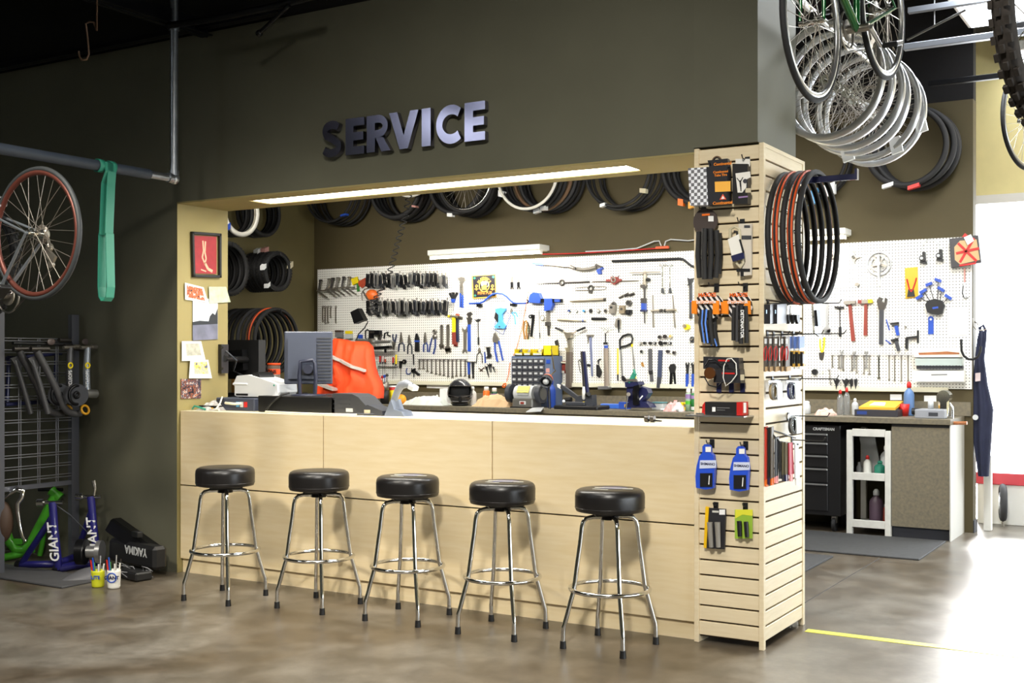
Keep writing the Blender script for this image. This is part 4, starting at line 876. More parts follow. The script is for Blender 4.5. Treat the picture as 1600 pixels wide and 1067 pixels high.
T('ball_hammer', 'hammer with dark handle and red-brown tip overlapped by the yellow handled one', 'hammer', [('head', dsteel, [('c', 713, 495, 722, 497, 2, 2.4, .02)]), ('face', mat('copper', (186, 110, 86), .4, .5), [('d', 716, 492.5, 2.6, .03)]), ('handle', grip, [('b', 715, 497, 716, 534, 3.8, 3.4, .02)]), ('grip', dred, [('b', 712.5, 534, 713, 541, 5, 4.6, .02)])])
def openend(label, x, y0, y1, w_, jr, m_=steel):
    return T('open_end_wrench', label, 'wrench', [('shaft', m_, [('b', x, y0+jr, x, y1-jr, w_*1.15, w_)]), ('jaw', m_, [('p', [(x-jr, y0-jr*.2), (x-jr*.35, y0+jr*.8), (x+jr*.3, y0+jr*.8), (x+jr*.9, y0-jr*.4), (x+jr, y0+jr*1.2), (x, y0+jr*2.4), (x-jr, y0+jr*1.2)], .013)]), ('jaw', m_, [('p', [(x-jr*.8, y1), (x-jr*.3, y1-jr*.8), (x+jr*.3, y1-jr*.8), (x+jr*.8, y1), (x+jr*.8, y1-jr*1.2), (x, y1-jr*2.2), (x-jr*.8, y1-jr*1.2)], .013)])])
openend('large plain open end wrench left of the blue handled wrench', 726.8, 512, 552, 4, 4)
T('pedal_wrench', 'long blue handled pedal wrench with dark jaw', 'wrench', [('jaw', dsteel, [('p', [(730, 492), (731, 489), (736, 487.5), (739, 491), (736.5, 492), (735.5, 495), (738, 497), (736, 507), (732, 507), (731, 500), (729, 496), (731.5, 497), (733, 495)], .013)]), ('handle', blue, [('b', 733.7, 507, 734, 549, 3.8, 3.8, .016)])])
T('t_handle_driver', 'slim black t-handle driver right of the blue pedal wrench', 'driver', [('cross', black, [('p', [(742, 499), (746, 500), (748, 498), (752, 499), (749, 502), (745, 502)], .016)]), ('shaft', dsteel, [('c', 747, 501, 747.4, 528, .7, .7)]), ('grip', black, [('c', 747.4, 527, 747.6, 539, 1.5, 1.5)])])
T('slip_joint_pliers', 'slip joint pliers with slim blue handles near the lamp', 'pliers', [('jaw', steel, [('p', [(716, 435), (721, 432.5), (727, 434), (728, 438), (724, 441), (723, 448), (720, 448), (720, 440)], .016)]), ('shank', steel, [('b', 720, 446, 720, 459, 2.4, 2), ('b', 723, 446, 723.5, 462, 2, 1.8)]), ('handle', blue, [('b', 720, 458, 720.3, 480, 2, 1.8, .014)]), ('handle', blue, [('b', 723.6, 461, 723.5, 481, 1.9, 1.6, .014)])])
T('bristle_brush', 'small fan shaped brush with black bristles and blue ferrule', 'brush', [('bristles', black, [('b', 708.5, 469, 703.5, 458, 2, 3.4, .014), ('b', 709, 469, 709, 456.5, 2, 3.6, .014), ('b', 710, 469, 715, 457, 2, 3.2, .014)]), ('ferrule', blue, [('p', [(705.5, 467), (712.5, 467), (711, 472.5), (707.5, 473)], .018)]), ('wire', steel, [('t', [(709, 473), (709.5, 478), (708, 486)], .5)])])
# pub sign
t = thing('tin_sign', 'black tin sign with gold border and a beer mug in a gold ring', 'sign', B(756, 466, .003))
c = [(737.3, 430.5), (774.5, 428), (775.5, 464), (738.8, 466.5)]
obj('plate', MB().prism([B(x, y, .003) for x, y in c], (0, -.012, 0)), mat('tin_black', (30, 28, 36), .35), t)
bd = MB()
for a, b_ in zip(c, c[1:]+c[:1]): shp(bd, ('b', a[0]*.97+756.5*.03, a[1]*.97+447*.03, b_[0]*.97+756.5*.03, b_[1]*.97+447*.03, 1.5, 1.5, .002, .015))
obj('border', bd, gold, t)
m_ = MB(); shp(m_, ('r', 756.5, 446.5, 9.2, .8, .016)); obj('ring', m_, gold, t)
m_ = MB(); shp(m_, ('p', [(752.4, 444), (760, 443), (760.3, 452.5), (753, 453)], .003, .015)); obj('mug', m_, mat('beer_gold', (238, 200, 70), .5), t)
m_ = MB(); shp(m_, ('p', [(752, 441), (754, 439.5), (759.5, 439.3), (761, 441), (760.5, 444.5), (756, 444), (753.5, 447), (752.2, 446)], .003, .017)); shp(m_, ('t', [(760.5, 441), (763, 441.5), (763.2, 446), (761, 448)], .5, .018)); obj('foam', m_, paper, t)
U = Vector((1, 0, 0)); W_ = Vector((0, 0, 1))
text('MINI PUB', .042, B(757.5, 457.8, .0165), U, W_, mat('amber_print', (230, 140, 60), .5), t, .002, bold=.02)
for i, ch in enumerate("PLAYMAN'S"):
    a = math.radians(150-15*i); text(ch, .035, B(756.5, 446.5, .0165)+Vector((math.cos(a)*.078, 0, math.sin(a)*.078)), (math.sin(a), 0, -math.cos(a)), (math.cos(a), 0, math.sin(a)), gold, t, .002, bold=.02)
for x, y in ((741.5, 434.5), (770.8, 432.7), (742.4, 461.7)):
    m_ = MB(); shp(m_, ('p', [(x-2, y), (x, y-2.2), (x+2, y), (x, y+2.2)], .002, .015)); obj('green_diamond', m_, teal, t)
for x in (744.5, 769.5):
    m_ = MB(); shp(m_, ('r', x, 447, 1.8, .6, .016)); shp(m_, ('b', x-3, 451.5, x+3, 451.5, 1.2, 1.2, .002, .015)); shp(m_, ('b', x, 448, x, 454, 1.4, 1, .002, .015)); obj('ornament', m_, gold, t)
T('alignment_gauge', 'bright blue humped alignment bar across the lower edge of the tin sign', 'gauge', [('bar', blue, [('t', [(733, 474.2), (750, 473.6), (756, 471), (763, 464.5), (770, 459.5), (777, 458), (785, 459), (792, 463.5), (798, 470), (802, 473), (808, 473.8), (821.5, 473.6)], 1.5, .03)]), ('clamp', blackm, [('x', 747, 475, 754, 479.5, .03)]), ('clamp', blackm, [('x', 799, 474.5, 808, 478, .03)])])
for i, x in enumerate((800, 810.5)): T('cable_end', ('left' if i == 0 else 'right')+' of two tiny black cable fittings right of the tin sign', 'fitting', [('body', blackm, [('b', x, 441, x+.5, 449, 4, 3.4, .014), ('b', x-1, 449, x-1.5, 452, 1.2, 1), ('b', x+2, 449, x+2.5, 452, 1.2, 1)]), ('tip', steel, [('b', x, 431, x, 441, 1.8, 2.6)])], 'cable fittings')
lbw = mat('bright_light_blue', (86, 170, 222), .4)
T('ring_tool', 'light blue chunky tool with black grip inside a blue wire loop', 'tool', [('body', lbw, [('p', [(776, 483), (784, 481), (792, 482), (791, 486), (786.5, 491), (786.5, 502), (792, 509), (790, 513.5), (776, 513), (775, 510), (781, 503), (781, 492), (777, 488)], .03)]), ('grip', black, [('p', [(776, 488), (779, 488), (781, 494), (778, 498), (782, 504), (780, 505), (774, 497)], .026)]), ('bolt', dsteel, [('d', 783, 510.5, 1.2, .036)]), ('wire_loop', blue, [('t', [(775, 501), (771.5, 514), (786, 523), (798, 492.5), (792, 488)], .5, .02)])])
pliers('light blue handled small pliers right of the light blue tool', 799.5, 482, 487, (805.5, 507), (809, 495), lbw, wj=1.8, wh=2)
T('extension_cord', 'thin orange cord running down the middle of the pegboard with an orange plug', 'cord', [('cord', orange, [('t', [(829, 434), (826, 455), (821, 482), (815, 515), (808, 541), (802, 556)], .5, .012), ('t', [(797, 566), (795, 582), (791, 599)], .6, .012)]), ('plug', orange, [('t', [(791, 599), (787, 600), (785, 604), (788, 605.5), (791, 601)], 1.1, .02)])])
T('leather_strap', 'folded tan leather strap right of the orange cord', 'strap', [('loop', mat('tan_leather', (172, 122, 52), .6), [('t', [(820, 530), (817.5, 515), (819, 503), (822, 501), (824, 506), (822, 518), (824, 530)], 1.3)]), ('fold', brown, [('t', [(824, 503), (827, 510), (827, 520), (824.5, 530)], 1.1)]), ('green_thread', green, [('t', [(826, 505), (826, 530)], .5)])])
T('chain_tool', 'black slotted chain tool with ring head right of the leather strap', 'tool', [('head', blackm, [('r', 828.5, 494.5, 2.2, 1), ('p', [(831, 491), (836, 492), (835, 497), (831, 497)], .014)]), ('handle', blackm, [('b', 833.8, 495, 830.8, 526, 3.2, 3, .014)]), ('spring', steel, [('t', [(832, 526), (836, 529)], .5)])])
T('pressure_gauge', 'long needle gauge with a small white dial', 'gauge', [('dial', white, [('d', 847.5, 496.7, 3.6, .018)]), ('rim', steel, [('r', 847.5, 496.7, 3.8, .7, .02)]), ('needle', steel, [('c', 842, 486, 843.3, 526, .6, .6), ('c', 843.3, 526, 845, 536, .4, .3)]), ('sleeve', dgrey, [('c', 843.3, 520, 843.6, 528, .9, .9)])])
T('frame_clamp', 'blue clamp head on a black bar with a steel post below', 'clamp', [('jaw', blue, [('p', [(833, 460), (838, 457), (846, 458), (849, 466), (848, 474), (831, 473), (831, 466)], .06)]), ('bar', blackm, [('x', 846, 467, 880, 473, .03, .02)]), ('slider', blue, [('p', [(854, 466.5), (866, 466.5), (867, 477), (863, 485), (854, 486)], .05, .012)]), ('lever', blue, [('x', 870, 468, 878, 472, .05, .02)]), ('post', steel, [('b', 857.5, 485, 857.5, 505, 4.2, 4.2, .026)]), ('collar', dsteel, [('x', 854, 503, 861, 509.5, .034)]), ('tip', dsteel, [('b', 857.8, 509, 858, 524, 2.6, 2.2, .02)]), ('knob', blackm, [('t', [(823, 468), (826, 470.5), (830, 470)], 1), ('b', 824, 474, 827, 470, 1.4, 1.4)])])
T('pruning_saw', 'curved steel tube cutter with blue handle and blue jaw at the top', 'saw', [('grip', blue, [('b', 834, 412, 851, 413, 3.2, 3.8, .03)]), ('arm', steel, [('t', [(850, 413), (866, 414), (884, 416.5), (893, 416)], 2.2), ('t', [(891, 416.5), (899, 420), (910, 421.6), (922, 420.5), (932, 417)], 2.8)]), ('hinge', dsteel, [('d', 901, 419.5, 2, .05), ('b', 932, 414, 942, 418, 3, 3, .03)]), ('jaw', blue, [('p', [(934, 422), (938, 420), (943, 418), (944, 420), (940, 422), (941, 428), (937, 429)], .035)])])
T('handlebar_tube', 'long black tube with a bent right end along the top of the pegboard', 'tube', [('tube', black, [('t', [(956.5, 408), (1010, 406.3), (1061, 404.3), (1067, 405), (1073, 409.5), (1080, 415), (1089, 419)], 1.9, .02)])])
T('die_stock', 'dark round die stock with long bar handles, upper left of the steel row', 'die holder', [('ring', dsteel, [('r', 878, 441.3, 4, 1.5)]), ('bar', dsteel, [('c', 838, 443, 874, 442, .6, 1.2)]), ('bar', dsteel, [('c', 882, 441.5, 921, 440.3, 1.4, 1.5)])])
T('die_stock', 'red bodied die stock with silver bar handles', 'die holder', [('body', mat('worn_red', (150, 60, 52), .5, var=.2, scale=40), [('b', 949, 438.5, 972, 438, 3.4, 3.4, .03), ('p', [(957, 433), (967, 433), (968, 441), (962, 445), (956, 441)], .04)]), ('ring', steel, [('r', 958.5, 437.5, 3.2, 1.3, .05)]), ('bar', steel, [('c', 926, 440, 950, 439.5, 1, 1.2)]), ('bar', steel, [('c', 972, 439, 998, 438.6, 1.2, .9)]), ('screw', dsteel, [('c', 959, 433, 956.5, 430.5, .6, .6), ('c', 965, 433, 968, 430.5, .6, .6)])])
T('die_stock', 'slotted steel die stock with central ring below the others', 'die holder', [('ring', dsteel, [('r', 923, 450.5, 4, 1.4)]), ('frame', steel, [('t', [(919, 448), (900, 449), (898.5, 451), (900, 453.6), (919, 453.3)], .7), ('t', [(927, 447.6), (945, 447.3), (947.5, 449.7), (945, 452.3), (927, 453)], .7)]), ('nut', dsteel, [('x', 920.5, 455, 926, 458.5, .016)])])
T('steel_rod', 'thick steel rod below the slotted die stock', 'rod', [('rod', mat('nickel', (186, 176, 158), .3, .85), [('c', 890.5, 470.5, 896, 470.2, 1.5, 1.8), ('c', 896, 470, 944, 467.8, 2.2, 2.5)]), ('end', dsteel, [('c', 943.5, 467.8, 946, 467.7, 2.6, 2.6)])])
for i, x in enumerate((889.5, 901, 912.5, 923, 935, 946)): T('bearing_cup', ORD[i]+' round cup from the left in the row of six under the thick rod', 'cup', [('ring', [chrome, chrome, chrome, dsteel, steel, steel][i], [('r', x, 485.8, 2.6, .9)]), ('face', [mat('mid_blue_grip', (40, 64, 130), .45), lgrey, lblue, black, lgrey, black][i], [('d', x, 485.8, 1.8, .012)])], 'row of bearing cups')
T('steel_rod', 'slim steel rod with a blue band left below the cups', 'rod', [('rod', mat('nickel', (186, 176, 158), .3, .85), [('c', 871.5, 499.5, 915, 501, 2, 1.6)]), ('band', blue, [('c', 910.5, 500.9, 912, 501, 1.9, 1.9)])])
T('reamer', 'short dark threaded reamer right of the slim rod', 'reamer', [('body', blackm, [('c', 924.5, 498, 945, 498, 2.2, 2.2), ('c', 945, 498, 948, 498, 2, .8)])])
T('cutting_head', 'steel cutter block with dark hole and pointed top', 'cutter', [('block', steel, [('p', [(954.5, 490), (954.5, 478), (957, 475), (964, 477), (963, 490)], .04)]), ('hole', black, [('d', 958, 480.5, 2, .046)]), ('tip', dsteel, [('p', [(957, 475), (960, 471), (964, 475)], .03)])])
T('cutting_head', 'small square brass toned block right of the pointed cutter block', 'cutter', [('block', mat('dull_brass', (150, 136, 112), .4, .7), [('x', 969.5, 477.5, 978, 490, .035)]), ('hole', dsteel, [('d', 973.5, 483, 2, .04)])])
T('hex_socket', 'upper of two dark hexagonal sockets', 'socket', [('nut', dsteel, [('p', [(980, 473), (982, 469.5), (986.5, 469.5), (988.5, 473.5), (986, 477.5), (981, 477)], .04)]), ('hole', black, [('d', 984.5, 473, 2.4, .043)])])
T('hex_socket', 'lower of two dark hexagonal sockets', 'socket', [('nut', blackm, [('p', [(980, 487), (981, 484), (988, 484), (988.5, 489), (986, 492.5), (981, 491.5)], .04)]), ('hole', black, [('d', 984, 487, 2.2, .043)])])
T('tap_set', 'three short dark taps strung diagonally below the red die stock', 'tap', [('tap', dsteel, [('c', 967.5, 465.5, 974, 462, 1.8, 1.8)]), ('tap', dsteel, [('c', 976, 462, 982, 459, 2.4, 2.4)]), ('tap', dsteel, [('c', 984, 461, 991, 458.5, 2.2, 2.2)])])
T('cone_wrench', 'small steel and black crank puller below the cutter blocks', 'puller', [('body', steel, [('p', [(962, 508), (964, 500), (967.5, 496.5), (971, 500), (970, 512), (963, 511)], .03)]), ('screw', blackm, [('c', 966.5, 500, 966.8, 520, 1.6, 1, .04)])])
T('headset_tool', 'tall steel facing tool with wide cross handle and blue collar', 'cutter', [('cross_handle', mat('nickel', (186, 176, 158), .3, .85), [('c', 983.5, 426.3, 1031, 425, 1, 1, .05)]), ('tube', mat('nickel', (186, 176, 158), .3, .85), [('c', 1007.3, 423.5, 1007.3, 447, 2.6, 2.6, .03)]), ('collar', dsteel, [('x', 1004, 445, 1011, 450, .05), ('x', 1004.5, 466, 1010.5, 474, .05)]), ('spindle', dsteel, [('c', 1007, 450, 1007, 466, 1.6, 1.6, .03), ('c', 1007, 486, 1007.3, 505, 1.3, 1, .03)]), ('blue_collar', blue, [('x', 1005, 474, 1010.5, 484, .05)]), ('flange', navy, [('x', 1003.5, 484, 1011.5, 487, .05)]), ('knob', black, [('e', 1013, 437, 3.4, 3, .025)])])
for i, x in enumerate((1035, 1046.7)): T('t_handle_wrench', ('left' if i == 0 else 'right')+' of two chrome t-handle wrenches with black tips', 'wrench', [('shaft', chrome, [('c', x, 414, x, 449, 1, 1, .03)]), ('cross', chrome, [('c', x-5.5, 414.6, x+6, 413.8, .8, .8, .03)]), ('tip', black, [('c', x, 450, x+.3, 458, 1.8, 2.8, .03)])], 'pair of t-handle wrenches')
T('head_press', 'steel h-shaped press of two posts and a sliding bar', 'press', [('post', steel, [('b', 1020.3, 461, 1021.5, 512, 1.8, 2.2, .014)]), ('post', steel, [('b', 1051.5, 461, 1055.5, 512, 1.6, 2.4, .014)]), ('bar', mat('nickel', (186, 176, 158), .3, .85), [('c', 1017.5, 485.5, 1032, 485, 1.9, 1.9, .035), ('c', 1040, 485, 1056.5, 484, 1.9, 2.2, .035)]), ('collar', dsteel, [('c', 1031, 485, 1035, 485, 2.6, 2.6, .035), ('c', 1037.5, 485, 1041, 485, 2.6, 2.6, .035)])])
T('mini_pump', 'black hand pump hanging next to the tower', 'pump', [('barrel', mat('pump_grey', (52, 52, 54), .4), [('c', 1079.3, 446, 1079.6, 498, 2.7, 2.5)]), ('head', black, [('p', [(1075.5, 434), (1079, 436), (1085, 434.5), (1083, 440), (1081, 445), (1077.5, 445)], .03), ('b', 1075.5, 445.6, 1082, 445.2, 1.4, 1.4, .03)]), ('band', blue, [('c', 1079.4, 470, 1079.4, 471.6, 2.9, 2.9)])])
T('cable_spool', 'small yellow and red spool next to the tower', 'spool', [('rim', yellow, [('d', 1075, 511, 4.4, .05)]), ('end', mat('dull_brass', (150, 136, 112), .4, .7), [('d', 1073.5, 509.5, 3, .07)])])
T('round_knob', 'round dark wheel knob next to the tower under the spool', 'knob', [('rim', dgrey, [('r', 1081.8, 530.3, 3.6, 1.4)]), ('hub', steel, [('d', 1081.8, 530.3, 1.8, .025)])])
for i, (x, y) in enumerate(((1032, 526.5), (1040, 525.7), (1049, 525.5))): T('socket', ORD[i]+' socket from the left in the short upper row', 'socket', [('cup', [dsteel, blackm, mat('cream_label', (200, 190, 160), .6)][i], [('d', x, y, 2.8, .03)]), ('hole', [black, dsteel, gold][i], [('d', x, y, 1.5, .033)])], 'upper sockets')
for i, x in enumerate((1001.5, 1008.5, 1017, 1024, 1033.5, 1040.5, 1048)): T('socket', ORD[i]+' socket from the left in the long lower row', 'socket', [('cup', blackm if i else steel, [('d', x, 536, 2.3 if i != 4 else 3.3, .03)]), ('hole', [lgrey, black, dsteel, lgrey, dsteel, black, lgrey][i], [('d', x, 536, 1.2, .033)])], 'lower sockets')
for i, (x, y, m_) in enumerate(((1004, 549, chrome), (1044.6, 549, dsteel), (1054.5, 551, dsteel))): T('socket', ['single chrome socket above the brown tag', 'single dark socket above the black pliers', 'half hidden dark ring above the black pliers'][i], 'socket', [('cup', m_, [('d', x, y, 2.5, .03)]), ('hole', black, [('d', x, y, 1.3, .033)])])
T('hang_tag', 'tiny brown tag left of the two files', 'tag', [('card', mat('tan_leather', (172, 122, 52), .6), [('p', [(1002, 566), (1005, 566), (1007, 573), (1003, 572)], .01)])])
T('flat_file', 'grey flat file with black tang, left of the blue-grey one', 'file', [('blade', mat('file_grey', (94, 94, 96), .5, .4), [('b', 1016.3, 545, 1016.8, 580, 5.6, 5.6, .012)]), ('tang', black, [('b', 1017, 579, 1018, 585, 6, 5, .016)]), ('tip', mat('file_grey', (94, 94, 96), .5, .4), [('b', 1018, 585, 1019, 596, 4.6, 5, .012)])])
T('flat_file', 'long blue-grey flat file right of the grey one', 'file', [('blade', mat('file_blue', (66, 76, 102), .5, .3), [('b', 1032.5, 547, 1031, 590, 6.2, 6.2, .014)]), ('tang', dgrey, [('b', 1031, 589, 1029.5, 606, 6, 5, .02)])])
T('locking_pliers', 'all black locking pliers right of the blue-grey file', 'pliers', [('head', black, [('p', [(1046, 574), (1049, 569), (1054, 568), (1057, 573), (1055, 582), (1048, 583)], .02)]), ('handle', blackm, [('b', 1050, 580, 1048, 607, 4, 3, .016), ('b', 1054, 582, 1056, 605, 3, 2, .014)])])
for i, x in enumerate((1074.5, 1083.5)): T('cone_wrench', ('left' if i == 0 else 'right')+' of two forked black wrenches with blue grips next to the tower', 'wrench', [('fork', black, [('p', [(x-3, 568), (x-1, 566), (x-1.2, 569), (x+1, 569.5), (x+1.5, 566), (x+3.2, 567), (x+2, 576), (x+1.6, 585), (x-1.4, 585), (x-1.6, 576)], .014)]), ('grip', blue, [('b', x, 584, x-.3, 604, 4, 3.8, .018)])], 'pair of forked wrenches')
T('hacksaw', 'hacksaw with black loop handle and slim silver frame', 'saw', [('handle', black, [('t', [(969, 546), (968.5, 531), (973, 525), (981, 522), (986, 522.5), (988.5, 529), (987, 536), (979, 540), (970, 542)], 1.6, .02)]), ('frame', alu, [('b', 970.5, 544, 973.5, 588, 2, 2, .016), ('b', 988.5, 542, 993.5, 588, 1.6, 1.6, .012)]), ('corner', black, [('p', [(972, 588), (975, 587), (979, 592.5), (994, 591.5), (994, 594), (976, 596), (972.5, 594)], .018)]), ('tab', yellow, [('b', 988, 537, 988.2, 542, 2, 2, .018), ('b', 993, 587, 993.2, 591, 2.2, 2.2, .018)])])
T('saw_blade', 'yellow strip with black end left of the hacksaw', 'blade', [('strip', yellow, [('b', 965.6, 544, 965.6, 585, 1.7, 1.7)]), ('end', black, [('b', 965.6, 585, 965.7, 595, 2, 1.4)])])
T('headset_press', 'tall press with splayed black grips and a thick grey post', 'press', [('grip', black, [('c', 868, 512.3, 880, 517, 1.7, 1.7, .05)]), ('grip', black, [('c', 901.5, 517, 914.5, 511.7, 1.7, 1.9, .05)]), ('yoke', mat('nickel', (186, 176, 158), .3, .85), [('c', 879, 516.5, 890, 523, .9, 1, .05), ('c', 902, 516.7, 892, 522.5, .9, 1, .05), ('p', [(885, 520), (897, 519), (895, 528), (888, 529)], .05, .01)]), ('neck', steel, [('b', 891, 527, 892, 545, 5, 3.6, .04), ('p', [(886, 543), (895, 543), (894, 551), (889, 551)], .05)]), ('post', mat('brown_steel', (118, 106, 96), .4, .6), [('b', 892, 550, 891.5, 606, 6.2, 6.6, .06)])])
T('vernier_caliper', 'pale blue-grey caliper hanging right of the tall press', 'caliper', [('head', steel, [('x', 917, 522.5, 928, 526, .016), ('p', [(918, 526), (923, 526), (920, 532), (919, 537)], .01)]), ('bar', mat('pale_blue_steel', (142, 150, 186), .35, .5), [('b', 923, 527, 925.6, 588, 3.6, 2.4, .01)]), ('knob', black, [('d', 921, 570.5, 2.1, .03)])])
T('floor_pump', 'grey cylinder pump with wire handle and a blue label', 'pump', [('handle', chrome, [('t', [(937, 512.5), (946, 514), (954.5, 512)], .7, .04), ('t', [(940, 516), (943, 519.5), (946, 521), (949, 519), (951, 515)], .8, .04)]), ('rod', black, [('c', 946, 521, 946, 535, 1.1, 1.1, .04)]), ('cap', black, [('c', 946, 534.5, 946, 538.5, 3.7, 3.7, .04)]), ('label_band', blue, [('c', 946.8, 539.5, 946.9, 544, 3.3, 3.3, .04)]), ('barrel', mat('pump_taupe', (158, 144, 130), .4, .4), [('c', 946.8, 544, 948, 604, 4, 4, .04)]), ('foot', alu, [('x', 940, 603, 956, 608, .08)])])
T('tool_holster', 'black pointed holster between the caliper and the pump', 'holster', [('strap', black, [('t', [(935, 569), (934.5, 563), (938.5, 561)], 1)]), ('body', black, [('p', [(933, 570), (936, 570), (941, 581), (937.5, 590), (933, 587)], .02)])])
T('cable_loop', 'thin black cable loop left of the truing stand bars', 'cable', [('loop', black, [('t', [(907, 562), (903.5, 563), (905, 573), (906, 580), (908, 583)], .5), ('t', [(905, 562), (908, 566), (909, 574)], .7)])])
T('folding_knife', 'black tapered tool hanging left of the tall press', 'tool', [('handle', black, [('p', [(867.5, 533.5), (872, 530.5), (874, 541), (872.5, 543), (874.5, 557), (872, 557), (869.5, 540)], .018)])])
T('red_pack', 'small red and white carded pack left of the tall press', 'pack', [('card', dred, [('x', 877, 564, 883.6, 583, .01)]), ('window', mat('pale_print', (205, 205, 196), .3), [('x', 878.5, 579, 882.5, 583, .014)]), ('peg_strip', ivory, [('b', 877, 566, 890, 567, 2.2, 2.2, .016, .02)])])
pliers('black handled cutters below the t-handle driver', 749.5, 543, 548, (744, 567.6), (753.5, 567.6), black, steel, 2.2, 1.3)
T('tire_lever', 'single blue tire lever beside the black handled cutters', 'tire lever', [('lever', blue, [('b', 757.5, 550, 758.8, 567, 1.2, 1.6)])])
T('boot_hook', 'black boot shaped hook under the light blue tool', 'hook', [('leg', black, [('p', [(761, 543), (765.5, 543), (766, 551), (769, 556), (767, 559), (759.5, 559), (763, 556), (762.5, 550)], .02)]), ('peg', steel, [('b', 759, 542.5, 767, 542.5, .8, .8, .03)])])
T('side_cutters', 'big pliers with long blue handles under the light blue tool', 'pliers', [('jaws', steel, [('p', [(773, 522), (775, 519), (777, 523), (780.5, 529), (779.5, 535), (771.5, 535), (771, 529)], .022)]), ('handle', blue, [('t', [(772.8, 533), (773.5, 548), (777, 565)], 1.5)]), ('handle', blue, [('t', [(779, 533), (782, 546), (785.5, 563)], 1.5)])])
T('tire_lever', 'brown tire levers crossed left of the black ones', 'tire lever', [('lever', brown, [('b', 748.5, 575, 755, 580, .9, .7), ('b', 757, 574, 750, 580, .9, .7)])])
for i, (x, y, dx, ln) in enumerate(((760.5, 572, 4, 18), (764, 569, 3, 13), (767.5, 568, 1, 14), (771, 573, 3, 9))): T('tire_lever', ORD[i]+' black tire lever from the left in the spiky bunch', 'tire lever', [('lever', black, [('p', [(x-2.4, y-1), (x-1, y+1), (x+1.6, y), (x+dx*.6, y+ln*.5), (x+dx, y+ln), (x+dx*.3, y+ln*.55)], .012, .003+.012*i)])], 'black tire levers')
for i, (x, m_) in enumerate(((733.4, blue), (739.6, black))): T('hex_driver', ['blue', 'black'][i]+' handled driver standing in the small rack right of the wrench row', 'driver', [('grip', m_, [('b', x, 566, x+.3, 585, 3, 2, .018)]), ('shaft', dsteel, [('b', x+.3, 585, x+.5, 591, 1.6, 2.4, .014)])])
T('tool_rack_rod', 'thin rod rack above the blue and black drivers', 'rack', [('rod', dsteel, [('b', 729, 565.3, 743, 565.5, .9, .9, .02)])])
def wrow(rod_y, x0, x1, xs_, ys, lab, grp, big=()):
    T('tool_rack_rod', 'thin steel rod from which '+lab+' hang', 'rack', [('rod', dsteel, [('b', x0, rod_y, x1, rod_y, .8, .8, .012, .02)])])
    for i, (x, y) in enumerate(zip(xs_, ys)):
        w_ = 2.2 if i in big else 1.5; m_ = chrome if i in big else steel
        T('combination_wrench', ORD[i]+' wrench from the left of '+lab, 'wrench', [('shaft', m_, [('b', x, rod_y+1, x+.2, y-2, w_*1.1, w_, .008, .004)]), ('ring_end', m_, [('r', x, rod_y+1, w_*.8, .5, .010)]), ('jaw', m_, [('p', [(x-w_, y-2), (x-w_*.9, y+1), (x-w_*.3, y-.6), (x+w_*.5, y-.6), (x+w_*1.1, y+1), (x+w_*1.1, y-2)], .008, .004)])], grp)
wrow(561.5, 654, 730, [655.6, 661.8, 668, 674.6, 681.3, 687.5, 693.7, 700.4, 707, 713.3, 720, 727], [577, 577, 581, 583, 585, 586, 587, 589, 590, 588, 588, 588], 'the long wrench row above the helmet', 'long wrench row')
T('screwdriver_rack', 'small wire screwdriver rack right of the orange jacket', 'rack', [('rod', dsteel, [('b', 593, 572.8, 622, 573.2, .9, .9, .03)])])
for i, (x, y0, y1, hm, lb) in enumerate(((594, 556, 567.5, red, 'red handled'), (598.2, 556, 567.5, mat('clear_red', (216, 190, 184), .3), 'pale clear handled'), (602, 561, 567.5, mat('rust_red', (176, 70, 40), .5), 'short rust handled'), (614.5, 558, 569, red, 'second red handled'), (619, 554, 570.5, yellow, 'yellow and black handled'))):
    T('screwdriver', lb+' screwdriver in the rack right of the orange jacket', 'screwdriver', [('handle', hm, [('c', x, y0, x-.2, y1-2, 1.5, 1.5, .03)]), ('ferrule', navy if i < 2 else blackm, [('c', x-.2, y1-2, x-.3, y1+1, 1.4, .8, .03)]), ('shaft', steel, [('c', x-.3, y1, x-.6, 592-(i % 3)*4, .45, .4, .03)])], 'screwdrivers')
T('cable_puller', 'black pistol shaped puller with round end right of the screwdrivers', 'puller', [('grip', black, [('b', 627, 564, 626.5, 575, 3.4, 2.8, .02)]), ('dial', blackm, [('d', 632.7, 565.2, 3.6, .02), ('b', 627, 565, 632, 565, 2, 2, .014)]), ('hub', steel, [('d', 632.7, 565.2, 1.6, .024)]), ('shaft', steel, [('c', 626.4, 575, 626, 594, .6, .5)])])
T('marker_pen', 'thin black rod hanging under the long nose pliers', 'rod', [('rod', black, [('b', 646.5, 553.5, 646.8, 570, 1.6, 1.2)])])
T('chain_whip', 'small blue c-shaped ring near the bottom of the pegboard', 'ring', [('ring', mat('mid_blue_grip', (40, 64, 130), .45), [('t', [(636, 575), (634.5, 580), (636, 584.5), (640, 584.5), (641.5, 582)], .8)])])
T('brake_lever', 'black brake lever cluster near the bottom of the pegboard', 'lever', [('body', black, [('t', [(643.5, 575), (643, 581), (646.5, 583), (646.5, 589)], .9), ('b', 646, 578, 656, 586, 3, 3, .02)]), ('lever', blackm, [('b', 645, 580, 650, 576, 2, 1.4, .03)])])
T('paper_card', 'grey card on the pegboard beside the orange jacket', 'card', [('card', lgrey, [('x', 572, 554, 590, 561, .004)])])
T('work_gloves', 'pale work gloves hanging beside the orange jacket', 'gloves', [('glove', mat('glove_cream', (206, 204, 182), .8, var=.1), [('e', 578, 573, 5, 8, .02), ('b', 577, 578, 576, 586, 5, 4, .02)]), ('glove', mat('glove_green', (178, 194, 180), .8, var=.1), [('e', 587, 572, 4.5, 8, .02), ('b', 588, 577, 591, 592, 5, 4, .02)])])
